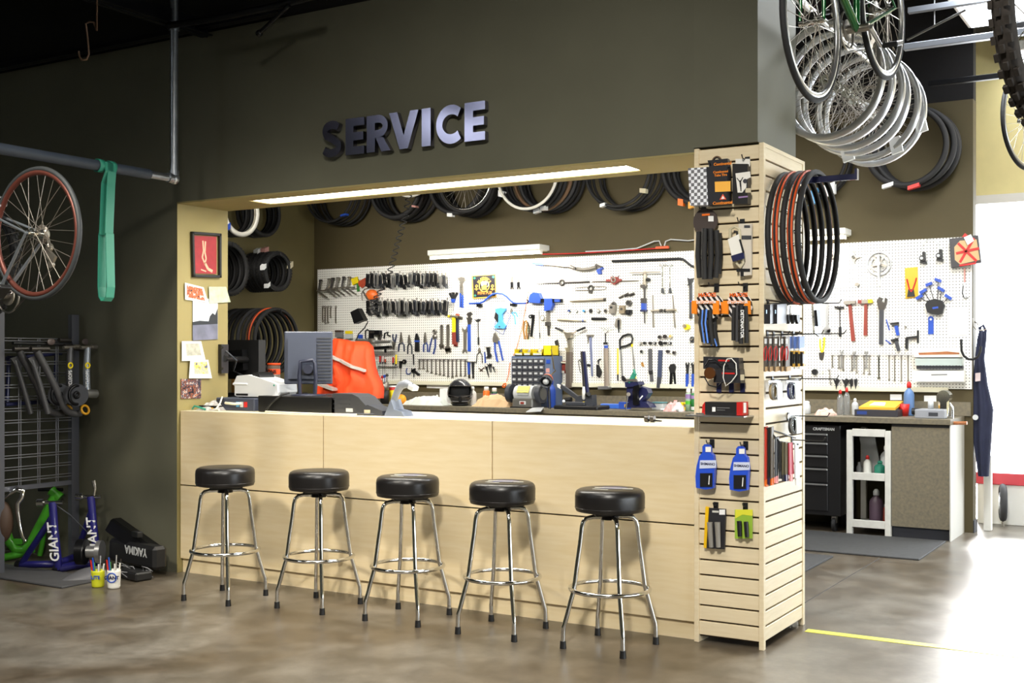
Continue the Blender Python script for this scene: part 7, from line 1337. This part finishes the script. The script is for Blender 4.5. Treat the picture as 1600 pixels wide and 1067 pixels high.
pts = on_jacket([(510+26*k/4, 599+9*k/4) for k in range(5)]); ms = MB()
for a, b2 in zip(pts[:-1], pts[1:]): ms.obox((a+b2)/2, (b2-a)/2, (0, .03, 0), Vector((0, 0, .009)))
obj('hem_stripe', ms, refl, jk)

# ---------------------------------------------------------------- products on the tower front
def front_plane(px, py, off): return on_y(px, py, -off)
def side_plane(px, py, off): return on_x(px, py, off)
B = front_plane; OUTV = Vector((0, -1, 0))
def fhook(px, py, ln, label): T('display_hook', label, 'hook', [('rod', black, [('x', px-3, py-1, px+3, py+7, .006, -.0035)]), ('prong', black, [])][:1], 'display hooks on the tower front'); o = COL.objects[-1] if False else None
def hk(px, py, ln, label):
    p0 = on_y(px, py, .003); t_ = thing('display_hook', label, 'hook', p0, 'display hooks on the tower front')
    obj('back_plate', MB().box(p0.x-.012, p0.x+.012, -.002, .003, p0.z-.03, p0.z+.012), black, t_); obj('prong', MB().tube([p0+Vector((0, -.004, -.004)), p0+Vector((0, -ln, -.004)), p0+Vector((0, -ln-.012, .012))], .0028, 6), black, t_)
def checker(name, s):
    m = bpy.data.materials.new(name); m.use_nodes = True; nt = m.node_tree; b = nt.nodes['Principled BSDF']; b.inputs['Roughness'].default_value = .3
    tc = nt.nodes.new('ShaderNodeTexCoord'); ck = nt.nodes.new('ShaderNodeTexChecker'); ck.inputs['Scale'].default_value = s; ck.inputs[1].default_value = (*lin((238, 240, 246)), 1); ck.inputs[2].default_value = (*lin((112, 112, 116)), 1)
    nt.links.new(tc.outputs['Object'], ck.inputs[0]); nt.links.new(ck.outputs[0], b.inputs['Base Color']); return m
pk = mat('pack_charcoal', (44, 44, 48), .35); conti = mat('pack_orange_print', (244, 140, 30), .5)
t = T('tube_carton', 'checkered and black inner tube carton with orange print at the tower top left', 'carton', [('box', pk, [('p', [(1112, 264), (1142, 263), (1143, 321), (1114, 323)], .07, .04)]), ('checker_side', checker('checker_print', 62.), [('p', [(1084, 266), (1112, 264.5), (1115, 323), (1087, 323.5)], .074, .038)]), ('header', pk, [('p', [(1109, 252), (1140, 249), (1142, 262), (1112, 264)], .03, .06)]), ('label_panel', mat('pack_amber', (244, 180, 70), .5), [('p', [(1117, 284), (1141.5, 283), (1141.5, 299), (1117.5, 300)], .002, .111)]), ('warning_triangle', mat('pack_red_orange', (236, 90, 60), .5), [('p', [(1124.5, 312), (1129.5, 303), (1135, 311.5)], .002, .111)]), ('triangle_inset', paper, [('p', [(1127, 311), (1129.5, 306), (1132.5, 310.5)], .002, .113)])])
text('Continental', .019, on_y(1129, 256, -.0925), U, W_, conti, t, .002, bold=.02); text('Continental', .021, on_y(1129, 317, -.1125), U, W_, conti, t, .002, bold=.02); text('Continental\nTube Tire', .016, on_y(1126, 271, -.1125), U, W_, conti, t, .002, bold=.02)
T('coiled_tube', 'tan and black coiled cord behind the checkered carton', 'tube', [('outer_coil', mat('tan_sidewall_tire', (120, 92, 66), .7), [('r', 1120, 252, 7.5, 1, .035)]), ('inner_coil', black, [('r', 1120, 252, 5.4, 1.1, .035)])])
t = T('tube_pack', 'black and white inner tube pack with a figure print at the tower top', 'pack', [('header', white, [('x', 1150, 248.5, 1172, 260, .008, .03)]), ('tube_roll', black, [('x', 1149.5, 258, 1173, 320, .045, .012)]), ('card', white, [('p', [(1149.5, 271), (1172, 268), (1173, 277), (1167, 280), (1166, 293), (1160, 301), (1153, 301)], .004, .058)]), ('figure_print', black, [('b', 1151.5, 278, 1156, 284, 1, 1.4, .002, .062), ('b', 1161, 277, 1157, 284, 1, 1.4, .002, .062), ('b', 1156.5, 282, 1157.5, 292, 2.6, 2.2, .002, .062), ('b', 1157.5, 291, 1158, 299, 1.8, 1.2, .002, .062)]), ('badge', dgrey, [('d', 1164.5, 283, 3.4, .004, .061)]), ('price_sticker', mat('cream_label', (200, 190, 160), .6), [('x', 1165, 294, 1173.5, 301, .003, .058)]), ('blue_print', mat('lilac_label', (150, 120, 170), .5), [('b', 1154, 308.5, 1168.5, 307, 2.4, 2.4, .002, .058)])])
hk(1121, 262, .09, 'black hook holding the checkered carton'); hk(1168, 249, .07, 'black hook holding the figure print tube pack')
def folded(xs_, y0, y1, m_list, off, th):
    out = []
    for i, (xa, xb, mt) in enumerate(xs_): out.append(('fold', mt, [('t', [((xa+xb)/2, y0+2), ((xa+xb)/2+.6, (y0+y1)/2), ((xa+xb)/2, y1-2)], (xb-xa)/2*1.08, off+th*(i % 2))]))
    return out
T('folding_tire', 'folded black tire hanging under a round brown card, left side of the tower', 'tire', [('card', mat('card_brown', (66, 56, 52), .5), [('d', 1103, 346, 20, .012, .03)]), ('card_print', orange, [('b', 1097, 336, 1109, 335, 3, 3, .002, .043)]), ('price_sticker', paper, [('x', 1107, 337.5, 1115, 346, .003, .043)]), ('fold', rub_b, [('t', [(1092, 362), (1090.5, 400), (1093, 434)], 4.6, .05)]), ('fold', rub_b, [('t', [(1101, 357), (1100, 400), (1101, 436)], 4.8, .062)]), ('fold', rub_b, [('t', [(1110, 357), (1111, 400), (1109, 436)], 4.8, .055)]), ('fold', rub_b, [('t', [(1119, 360), (1121.5, 398), (1118, 434)], 4.6, .05)]), ('fold', rub_b, [('t', [(1125, 364), (1126, 398), (1124, 428)], 3, .03)])])
T('tube_pack', 'white bordered inner tube rolled with a white card, right side of the tower', 'pack', [('tube_roll', mat('cream_label', (200, 190, 160), .6), [('t', [(1141, 372), (1141, 358), (1148, 354), (1155, 358), (1158, 395), (1161, 410), (1157, 418), (1151, 412), (1143, 385)], 2.4, .045)]), ('inner_roll', rub_b, [('t', [(1147, 362), (1152, 362), (1154, 400), (1152, 408), (1147, 385)], 2.2, .045)]), ('card', white, [('p', [(1138, 374), (1155, 366), (1160, 396), (1145, 404)], .008, .06)]), ('band', navy, [('p', [(1143, 400), (1163, 394), (1164, 404), (1146, 409)], .01, .06)]), ('print', black, [('b', 1156, 374, 1162, 395, 3, 3, .002, .069)])])
T('tube_pack', 'pale backed inner tube pack partly behind the white one', 'pack', [('card', mat('pale_card', (212, 204, 190), .6), [('p', [(1156, 350), (1176, 350), (1175, 430), (1158, 432)], .02, .012)]), ('print', dgrey, [('x', 1159, 368, 1174, 374, .002, .033), ('x', 1163, 352, 1172, 356, .002, .033)]), ('band', black, [('x', 1153, 420, 1174, 425, .02, .014), ('x', 1159, 425, 1164, 432, .02, .014)])])
hk(1100, 326, .06, 'black hook holding the round brown card'); hk(1160, 346, .06, 'black hook holding the two pale tube packs')
def striped(name):
    m = bpy.data.materials.new(name); m.use_nodes = True; nt = m.node_tree; b = nt.nodes['Principled BSDF']; b.inputs['Roughness'].default_value = .4
    tc = nt.nodes.new('ShaderNodeTexCoord'); mp = nt.nodes.new('ShaderNodeMapping'); mp.inputs['Rotation'].default_value = (0, math.radians(35), 0); wv = nt.nodes.new('ShaderNodeTexWave'); wv.inputs['Scale'].default_value = 14; wv.inputs['Distortion'].default_value = .6
    cr = nt.nodes.new('ShaderNodeValToRGB'); cr.color_ramp.interpolation = 'CONSTANT'; cr.color_ramp.elements[0].color = (*lin((30, 30, 32)), 1); cr.color_ramp.elements[1].position = .55; cr.color_ramp.elements[1].color = (*lin((232, 230, 226)), 1)
    nt.links.new(tc.outputs['Object'], mp.inputs[0]); nt.links.new(mp.outputs[0], wv.inputs[0]); nt.links.new(wv.outputs['Color'], cr.inputs[0]); nt.links.new(cr.outputs[0], b.inputs['Base Color']); return m
zeb = striped('zebra_card'); omx = mat('maxx_orange', (246, 140, 24), .45); sb = mat('stripe_blue', (90, 140, 232), .5); wt = paper
def maxxis(label, dx, blue_, off):
    parts = [('round_card', zeb, [('d', 1106+dx, 478, 21.5, .008, off)]), ('frame', omx, [('p', [(1082+dx, 470), (1124+dx, 470), (1124.5+dx, 491), (1115+dx, 491), (1115+dx, 474.5), (1090+dx, 474.5), (1090+dx, 491), (1082+dx, 490)], .012, off+.01)])]
    if blue_: parts += [('fold', rub_b, [('t', [(1096, 486), (1094, 505), (1099, 534)], 3.2, off+.03)]), ('blue_stripe', sb, [('t', [(1098, 484), (1096.5, 505), (1100.5, 536)], 1.3, off+.048)]), ('fold', rub_b, [('t', [(1102, 483), (1101.5, 505), (1106, 537)], 3.2, off+.034)]), ('blue_stripe', sb, [('t', [(1104, 483), (1102, 505), (1106, 536)], 1.4, off+.053)]), ('fold', rub_b, [('t', [(1109, 484), (1109, 508), (1113, 538)], 3.6, off+.03)])]
    else: parts += [('fold', rub_b, [('t', [(1147, 480), (1146, 505), (1146, 532)], 3.4, off+.03)]), ('fold', rub_g, [('t', [(1152, 477), (1151.5, 505), (1151.5, 534)], 2.6, off+.036)]), ('fold', rub_b, [('t', [(1158, 476), (1158, 505), (1157.5, 537)], 3.6, off+.034)]), ('fold', rub_b, [('t', [(1165, 478), (1166, 505), (1166, 536)], 3.4, off+.028)])]
    t_ = T('folding_tire', label, 'tire', parts)
    text('MAXXIS', .026, on_y(1105+dx, 461, -(off+.010)), U, W_, mat('maxx_print', (236, 106, 30), .5), t_, .002, bold=.03); text('DETONATOR', .0165, on_y(1103.5+dx, 472.4, -(off+.024)), U, W_, paper, t_, .002, bold=.03)
    if not blue_: text('DETONATOR', .022, on_y(1159.5, 506, -(off+.056)), (0, 0, -1), (1, 0, 0), paper, t_, .002, bold=.03)
    return t_
maxxis('blue striped folded tire on an orange and zebra card lettered DETONATOR', 0, True, .07)
maxxis('plain black folded tire on an orange and zebra card lettered DETONATOR', 49, False, .04)
T('folding_tire', 'second blue striped folded tire half hidden behind the front blue one', 'tire', [('round_card', zeb, [('d', 1114, 480, 20, .006, .016)]), ('frame', omx, [('p', [(1110, 472), (1131, 472), (1131, 490), (1122, 490), (1122, 477), (1110, 477)], .008, .022)]), ('fold', rub_b, [('t', [(1116, 495), (1116, 515), (1120, 540)], 4.2, .03)]), ('blue_stripe', sb, [('t', [(1109, 528), (1112, 540)], 1.4, .036), ('t', [(1116, 529), (1120, 541)], 1.2, .05)])])
hk(1120, 447, .1, 'black hook holding the blue striped folded tires'); hk(1165, 446, .09, 'black hook holding the plain folded tire')
T('sunglasses_pack', 'amber and white round rimmed sports glasses hanging in front of black boxes', 'glasses', [('lens', mat('amber_lens', (88, 54, 28), .15, coat=.5), [('d', 1110, 583, 9, .012, .1)]), ('rim', white, [('t', [(1136, 561), (1131, 572), (1130, 590), (1134, 603), (1143, 596), (1151, 585), (1150, 568), (1143, 560), (1136, 561)], .8, .1)]), ('bridge', blackm, [('t', [(1102, 572), (1108, 562), (1118, 562), (1127, 570), (1133, 566), (1139, 572)], 1.2, .1), ('t', [(1100, 588), (1108, 602), (1120, 605), (1130, 596)], 1, .1)])])
t = T('light_box', 'upper black box with red lettering behind the sports glasses', 'box', [('box', pk, [('p', [(1106, 557), (1161, 559), (1162, 576), (1106, 576)], .06, .012)]), ('red_print', red, [('b', 1122, 563, 1140, 563.5, 2.4, 2.4, .001, .073)])])
t = T('light_box', 'lower black box with red lettering behind the sports glasses', 'box', [('box', pk, [('p', [(1122, 577), (1163, 577), (1164, 598), (1122, 597)], .06, .012)]), ('red_print', red, [('b', 1128, 583, 1148, 583.5, 2.4, 2.4, .001, .073)]), ('sticker', mat('cream_label', (200, 190, 160), .6), [('x', 1157, 585, 1163, 594, .002, .073)])])
for i, x in enumerate((1124, 1143.5, 1161)): T('hook_strap', ORD[i]+' black hook plate from the left below the black boxes', 'hook', [('plate', navy, [('x', x-3.4, 598.5, x+3.6, 613, .01, -.0035)])], 'hook plates under the boxes')
T('metal_shelf', 'thin grey metal shelf on the tower front', 'shelf', [('deck', alu, [('p', [(1088, 646), (1178, 648.5), (1178, 650.5), (1088, 648.5)], .14, -.0035)]), ('lip', alu, [('p', [(1088, 645), (1100, 645.3), (1100, 648), (1088, 647.8)], .004, .13)])])
t = T('brake_box', 'black and red parts box on the small metal shelf', 'box', [('box', mat('carton_black', (34, 33, 35), .4), [('p', [(1111, 627), (1160, 628), (1160, 647.8), (1111, 646.5)], .08, .03)]), ('red_end', red, [('p', [(1107, 632), (1111, 627), (1111, 646.5), (1106, 646.4)], .08, .03), ('p', [(1160, 627.5), (1169, 627.5), (1169, 648), (1160, 647.8)], .08, .03)]), ('sticker', paper, [('x', 1113, 636, 1118, 643, .002, .111)]), ('sticker', paper, [('p', [(1162, 629), (1166, 629), (1166, 645), (1162, 645)], .002, .111)]), ('print', grey, [('b', 1120, 637, 1140, 637.4, 1, 1, .001, .111), ('b', 1120, 640.5, 1133, 640.8, .8, .8, .001, .111)])])
pb_ = mat('pack_blue', (44, 84, 208), .35)
for i, dx in enumerate((0, 52.5)):
    t = T('brake_pad_pack', ('left' if i == 0 else 'right')+' blue hanging pack with a black pad in its window', 'pack', [('shell', pb_, [('p', [(1090, 744), (1092, 727), (1096, 712), (1101, 706), (1101, 697), (1104, 693.5), (1109, 693.5), (1112.5, 697), (1113, 706), (1118, 711), (1120, 727), (1118, 762), (1106, 764), (1091, 761)], .03, .02)] if dx == 0 else [('p', [(x+dx, y+3) for x, y in [(1090, 744), (1092, 727), (1096, 712), (1101, 706), (1101, 697), (1104, 693.5), (1109, 693.5), (1112.5, 697), (1113, 706), (1118, 711), (1120, 727), (1118, 762), (1106, 764), (1091, 761)]], .03, .02)]), ('hang_label', paper, [('x', 1102.5+dx, 698+3*i, 1111+dx, 706+3*i, .002, .051)]), ('print_band', mat('pale_blue_print', (208, 216, 240), .4), [('p', [(1094+dx, 719+3*i), (1119+dx, 719+3*i), (1119+dx, 731+3*i), (1093+dx, 732+3*i)], .002, .051)]), ('pad', black, [('x', 1095+dx, 739+3*i, 1114+dx, 760+3*i, .012, .045)]), ('pad_text', paper, [('b', 1108.5+dx, 743+3*i, 1107.5+dx, 757+3*i, 1.4, 1.4, .001, .0575)])], 'blue brake pad packs')
    text('SHIMANO', .017, on_y(1106+dx, 725+3*i, -.0535), U, W_, navy, t, .002, bold=.02)
    hk(1113+dx, 690+3*i, .07, ('left' if i == 0 else 'right')+' black hook holding a blue pack')
T('grip_pack', 'black carded pack of two studded grey bar grips with a yellow edge', 'pack', [('card', pk, [('p', [(1107, 793), (1135, 795), (1133, 858), (1104, 856)], .008, .012)]), ('yellow_edge', mat('pack_yellow2', (240, 190, 20), .4), [('p', [(1104, 791), (1109, 792), (1105, 856), (1101, 855)], .014, .012)]), ('grip', mat('grip_grey', (138, 134, 126), .5), [('c', 1109, 816, 1111.5, 855, 4.6, 3.6, .045)]), ('grip', mat('grip_grey', (138, 134, 126), .5), [('c', 1121, 816, 1122.5, 855, 4.6, 3.6, .045)]), ('price_sticker', paper, [('x', 1124, 796, 1133, 804, .002, .021)]), ('print', mat('pale_print', (205, 205, 196), .3), [('b', 1113, 799, 1123, 799.5, 3, 3, .001, .021)])])
T('grip_pack', 'lime green carded pack of two short black bar grips', 'pack', [('card', mat('pack_lime', (148, 184, 60), .4), [('x', 1149, 796, 1176, 841, .008, .012)]), ('yellow_corner', mat('pack_lemon', (222, 220, 60), .4), [('p', [(1149, 796), (1176, 796), (1176, 806), (1160, 804), (1149, 810)], .001, .0205)]), ('grip', black, [('c', 1155, 814, 1156, 838, 3.8, 3.4, .04)]), ('grip', black, [('c', 1165.5, 815, 1167, 839, 3.6, 3.4, .04)])])
hk(1119, 788, .03, 'black hook holding the studded grips'); hk(1165, 789, .03, 'black hook holding the lime green grips pack')
# ---------------------------------------------------------------- products on the tower side
B = side_plane; OUTV = Vector((1, 0, 0))
def shk(px, py, ln, label):
    p0 = on_x(px, py, .0); t_ = thing('display_hook', label, 'hook', p0, 'display hooks on the tower side')
    obj('back_plate', MB().box(-.003, .002, p0.y-.012, p0.y+.012, p0.z-.03, p0.z+.012), black, t_); obj('prong', MB().tube([p0+Vector((.002, 0, -.004)), p0+Vector((ln, 0, -.004)), p0+Vector((ln+.012, 0, .014))], .003, 6), black, t_)
for i, (x, y) in enumerate(((1200, 473), (1232, 474), (1199, 522), (1209, 522), (1222, 521), (1240, 521), (1207, 592), (1234, 590), (1232, 648), (1238, 686), (1252, 457))): shk(x, y, [.12, .26, .1, .12, .2, .26, .14, .24, .2, .16, .12][i], ORD[i]+' black prong from the top on the tower side')
for i, (x0, x1) in enumerate(((1194, 1203), (1205, 1220))): T('inner_tube_pack', ['narrow', 'wide'][i]+' black pouch in the top row of the tower side', 'pack', [('pouch', pk, [('p', [(x0, 476), (x1, 474), (x1, 505), (x0, 506)], .03, .010+.012*i)]), ('mark', lblue, [('b', (x0+x1)/2-1, 484, (x0+x1)/2-1, 490, 1.4, 1.4, .001, .041+.012*i)])], 'black pouches')
for i, x in enumerate((1229, 1236, 1243)): T('valve_pack', ORD[i]+' clear bag with a black nozzle in the top row of the tower side', 'pack', [('bag', clear, [('p', [(x-3, 478), (x+3.4, 477), (x+3.4, 492), (x-3, 493)], .006, .03+.02*i)]), ('nozzle', black, [('p', [(x-2.5, 492), (x+2, 491), (x+3, 502), (x, 506), (x-2, 499)], .014, .03+.02*i)])], 'clear nozzle bags')
for i, x in enumerate((1196, 1203.5, 1212, 1222, 1229)): T('cable_pack', ORD[i]+' carded red cable from the tower corner', 'pack', [('card', mat('kraft_card', (96, 84, 70), .5), [('p', [(x-3, 526), (x+3.4, 525), (x+3.4, 578), (x-3, 580)], .006, .008+.014*i)]), ('cable', red, [('t', [(x-2, 545), (x+1, 541), (x+2.6, 550), (x+1, 562), (x-2, 563), (x-2.6, 552), (x-2, 545)], .9, .023+.014*i)]), ('price_sticker', paper, [('x', x-1.5, 529, x+2, 537, .001, .0155+.014*i)]), ('foot', mat('kraft', (206, 170, 122), .6), [('p', [(x-3, 573), (x+3.4, 572), (x+3.4, 579), (x-3, 580.5)], .012, .006+.014*i)])], 'red cable packs')
for i, x in enumerate((1236, 1244, 1252)): T('patch_pack', ORD[i]+' blue headed pack with black and yellow parts on the tower side', 'pack', [('header', mat('header_blue', (70, 110, 190), .5), [('p', [(x-4, 526), (x+4, 525), (x+4, 543), (x-4, 545)], .004, .05+.016*i)]), ('bag', clear, [('p', [(x-4, 545), (x+4, 543), (x+4, 576), (x-4, 577)], .006, .05+.016*i)]), ('part', black, [('e', x-.5, 560, 2.6, 9, .008)] if False else [('b', x-.5, 550, x-.5, 572, 3.4, 3, .014, .057+.016*i)]), ('yellow_part', gold, [('b', x+.5, 548, x+.5, 553, 2.4, 2.4, .016, .058+.016*i), ('b', x, 568, x, 573, 3, 3, .016, .058+.016*i)])], 'blue headed packs')
for i, (x, y, m_) in enumerate(((1208, 611, mat('gold_tape', (168, 150, 110), .4)), (1236, 610, mat('blue_tape', (64, 74, 130), .4)), (1238, 664, dgrey))): T('tape_roll_pack', ['clear pack of a gold coiled reel', 'clear pack of a blue coiled reel', 'clear pack of a dark coiled reel'][i]+' on the tower side', 'pack', [('reel', m_, [('r', x, y, 11, 3.2, .03)]), ('reel_edge', clear, [('r', x+3, y, 12, 2, .042)]), ('card', lgrey, [('p', [(x+5, y-13), (x+13, y-14), (x+14, y+12), (x+6, y+14)], .004, .052)]), ('bag', clear, [('p', [(x-8, y-16), (x+10, y-18), (x+10, y-12), (x-8, y-10)], .004, .03)])], 'coiled reels')
cs = [mat('bag_red', (206, 60, 40), .5), black, mat('kraft_card', (96, 84, 70), .5), dgrey, black, mat('olive_bag', (104, 96, 72), .5), mat('olive_bag', (104, 96, 72), .5), mat('crimson_bag', (190, 52, 74), .5), lgrey]
for i, (x, y0, y1) in enumerate(((1196.5, 667, 760), (1201, 668, 757), (1205.5, 667, 758), (1212, 684, 755), (1218.5, 690, 748), (1223.5, 691, 752), (1228, 691, 752), (1235, 692, 752), (1244, 692, 758))): T('spoke_bag', ORD[i]+' long narrow bag from the tower corner in the lowest side row', 'pack', [('bag', cs[i], [('p', [(x-1.8 if i < 7 else x-3.4, y0), (x+1.8 if i != 3 else x+3.6, y0-1), (x+2.2 if i < 7 else x+4, y1-12), (x-2 if i < 7 else x-3, y1-10)], .006, .006+.009*i)]), ('foot_label', [orange, navy, orange, mat('rose_label', (236, 150, 150), .5), dgrey, dgrey, navy, mat('rose_label', (236, 150, 150), .5), paper][i], [('p', [(x-1.8, y1-11), (x+2, y1-12), (x+2, y1), (x-1.8, y1)], .007, .006+.009*i)])], 'long narrow bags')
tag(obj('display_bar', MB().tube([on_x(1243, 684, .0), on_x(1195, 668, .008), on_x(1199, 670, .014), on_x(1218, 690, .045), on_x(1247, 694, .085)], .004, 6), black), 'bent black bar on the tower side carrying the long narrow bags', 'hook')
bell = thing('bell_pack', 'clear bag of shiny silver bells behind the hanging road tires', 'pack', on_x(1238, 405, .015)); random.seed(21)
for i in range(26):
    x, y = random.uniform(1221, 1251), random.uniform(325, 402); obj('bell', MB().ball(on_x(x, y, .012), .0105, 8, 6), chrome, bell)
random.seed(11)
T('glove_bag', 'clear bag with a black part hanging on the outermost prong', 'pack', [('bag', clear, [('p', [(1267, 462), (1280, 460), (1283, 490), (1278, 526), (1270, 520)], .012, .09)]), ('part', black, [('e', 1275, 497, 4, 12, .012)] if False else [('b', 1274, 484, 1276, 510, 6, 5, .016, .096)]), ('header', paper, [('p', [(1266, 458), (1279, 456), (1280, 472), (1267, 474)], .004, .1)])])
B = peg_plane; OUTV = Vector((0, -1, 0))
# ---------------------------------------------------------------- far right: jacket, boxes, ceiling fittings
PJ = Vector((.30, YB+.06, 0)); NV = mat('navy_cloth', (34, 38, 62), .8, var=.15, scale=15)
jt = thing('navy_apron', 'navy cloth apron hanging on a hook at the end of the back wall', 'apron', on_y(1535, 745, PJ.y))
Lj = [(1530, 517), (1527, 530), (1524, 560), (1521, 600), (1520, 640), (1522, 690), (1529, 744)]; Rj = [(1538, 518), (1541, 532), (1538, 560), (1543, 600), (1552, 655), (1549, 700), (1545, 745)]
mj = MB(); nu = 10; Va, Vb = [], []
for r2 in range(7):
    for i in range(nu+1):
        u_ = i/nu; p_ = on_y(Lj[r2][0]+(Rj[r2][0]-Lj[r2][0])*u_, Lj[r2][1], PJ.y); f_ = .03*math.sin(PI*u_)+.014*math.sin(u_*14+r2*.4); Va.append(p_+Vector((0, -f_-.01, 0))); Vb.append(p_+Vector((0, f_*.5+.015, 0)))
n1 = nu+1; mj.add(Va+Vb, [(r2*n1+i, r2*n1+i+1, (r2+1)*n1+i+1, (r2+1)*n1+i) for r2 in range(6) for i in range(nu)]+[(77+r2*n1+i, 77+(r2+1)*n1+i, 77+(r2+1)*n1+i+1, 77+r2*n1+i+1) for r2 in range(6) for i in range(nu)]+[(r2*n1, (r2+1)*n1, 77+(r2+1)*n1, 77+r2*n1) for r2 in range(6)]+[(r2*n1+nu, 77+r2*n1+nu, 77+(r2+1)*n1+nu, (r2+1)*n1+nu) for r2 in range(6)]+[(i, 77+i, 78+i, i+1) for i in range(nu)], True)
obj('cloth', mj, NV, jt); obj('tag', MB().prism([on_y(x, y, PJ.y-.06) for x, y in ((1524, 583), (1532, 582), (1532, 595), (1524, 596))], (0, -.004, 0)), mat('pale_tag', (214, 196, 196), .6), jt)
obj('snap', MB().cyl(on_y(1524, 652, PJ.y-.05), on_y(1524, 652, PJ.y-.058), .022, seg=14), lgrey, jt); obj('neck_strap', MB().tube([on_y(1532, 525, PJ.y), on_y(1531, 512, PJ.y), on_y(1536, 508, PJ.y), on_y(1540, 516, PJ.y), on_y(1539, 530, PJ.y)], .012, 8), NV, jt)
tag(obj('coat_hook', MB().tube([Vector((.1905, YB+.1, on_y(1535, 512, PJ.y).z+.05)), on_y(1527, 505, PJ.y+.02), on_y(1530, 514, PJ.y), on_y(1536, 515.5, PJ.y), on_y(1542, 513, PJ.y)], .006, 6), steel), 'wire coat hook on the end of the back wall', 'hook')
q = on_z(1528, 832, 0)
t = thing('floor_crate', 'white carton with a red lid on the floor beyond the back wall', 'carton', (.55, 5.4, 0)); c0 = on_y(1527, 815, 5.2)
obj('carton', MB().box(c0.x, c0.x+.45, 5.2, 5.7, 0, .34, .004), white, t); obj('red_lid', MB().box(c0.x-.02, c0.x+.75, 5.18, 5.75, .34, .44, .006), mat('faded_red', (206, 70, 80), .5), t)
tag(obj('white_post', MB().box(.24, .30, YB+.2, YB+.26, 0, .62, .004), white), 'short white post standing behind the end of the back wall', 'post')
w_ = thing('caster_wheel', 'small grey wheel leaning against the white carton', 'wheel', (c0.x+.25, 5.12, 0)); cw = Vector((c0.x+.22, 5.1, .2)); obj('tire', MB().torus(cw, (1, .2, 0), .13, .03, 28, 8), rubber2, w_); obj('hub', MB().cyl(cw-Vector((.02, 0, 0)), cw+Vector((.02, 0, 0)), .1, seg=20), alu, w_); obj('axle_stub', MB().cyl(Vector((cw.x, cw.y, 0)), cw, .012), steel, w_)
def trof(label, px, py, z):
    c = on_z(px, py, z); t_ = thing('ceiling_light', label, 'light', c, 'ceiling light fixtures')
    obj('housing', MB().box(c.x-.32, c.x+.32, c.y-.65, c.y+.65, z+.004, z+.09, .004), white, t_); obj('diffuser', MB().box(c.x-.29, c.x+.29, c.y-.62, c.y+.62, z-.004, z+.004), mat('cool_diffuser', (240, 246, 255), .5, emit=6), t_)
    for sx in (-.25, .25): obj('hanger', MB().cyl((c.x+sx, c.y, z+.09), (c.x+sx, c.y, CEIL), .005, seg=6), steel, t_)
trof('fluorescent ceiling light at the top right corner', 1560, 2, 4.05); trof('second fluorescent ceiling light further back near the cream wall', 1640, 100, 4.1)
strut = mat('strut_grey', (150, 154, 162), .4, .5)
for i, (yy, py, x1_) in enumerate(((2.3, 77, 3.5), (3.2, 20, 3.5), (3.9, 138, 3.0))):
    z = on_y(1430, py, yy).z; m2 = [strut, strut, blackm][i]
    tag(obj('ceiling_strut', MB().box(-.02 if i else .15, x1_, yy-.025, yy+.025, z, z+.04, .003).cyl((1.2, yy, z+.03), (1.2, yy, CEIL), .008), m2), ['light grey steel strut above the row of bare wheels', 'light grey steel strut close to the ceiling', 'dark steel strut in front of the right back wall'][i], 'strut', 'ceiling struts')
tag(obj('conduit', MB().cyl(on_y(1418, 62, 3.4), on_y(1510, 15, 3.0), .009).cyl(on_y(1460, 40.5, 3.21), on_y(1460, 40.5, 3.21)+Vector((0, 0, CEIL-on_y(1460, 40.5, 3.21).z)), .005), grey), 'thin conduit slanting across the dark ceiling at the right', 'conduit')
t = thing('duct', 'long dark ceiling duct at the upper right', 'duct', (.6, 1.6, 3.95)); obj('tube', MB().cyl((-.02, 2.75, 4.08), (3.2, 2.75, 4.08), .14, seg=24), mat('duct_grey', (74, 76, 84), .5, .3), t)
for x in (.6, 2.2): obj('strap', MB().torus((x, 2.75, 4.08), (1, 0, 0), .142, .006, 24, 6).cyl((x, 2.75, 4.2), (x, 2.75, CEIL), .006), steel, t)
for b_, px_, lb in ((b3, None, 'green'), (b4, None, 'mountain'), (b5, None, 'slim tired')):
    M = Matrix.LocRotScale(b_.location, b_.rotation_euler, None)
    for k in (0, 1):
        top_ = (M @ Vector((float(k), 0, 0)))+Vector((0, 0, .31)); hook(('rear' if k == 0 else 'front')+' wheel ceiling hook of the '+lb+' bicycle', (top_.x, top_.y, CEIL), (top_.x+.004, top_.y, top_.z-.01), .005)
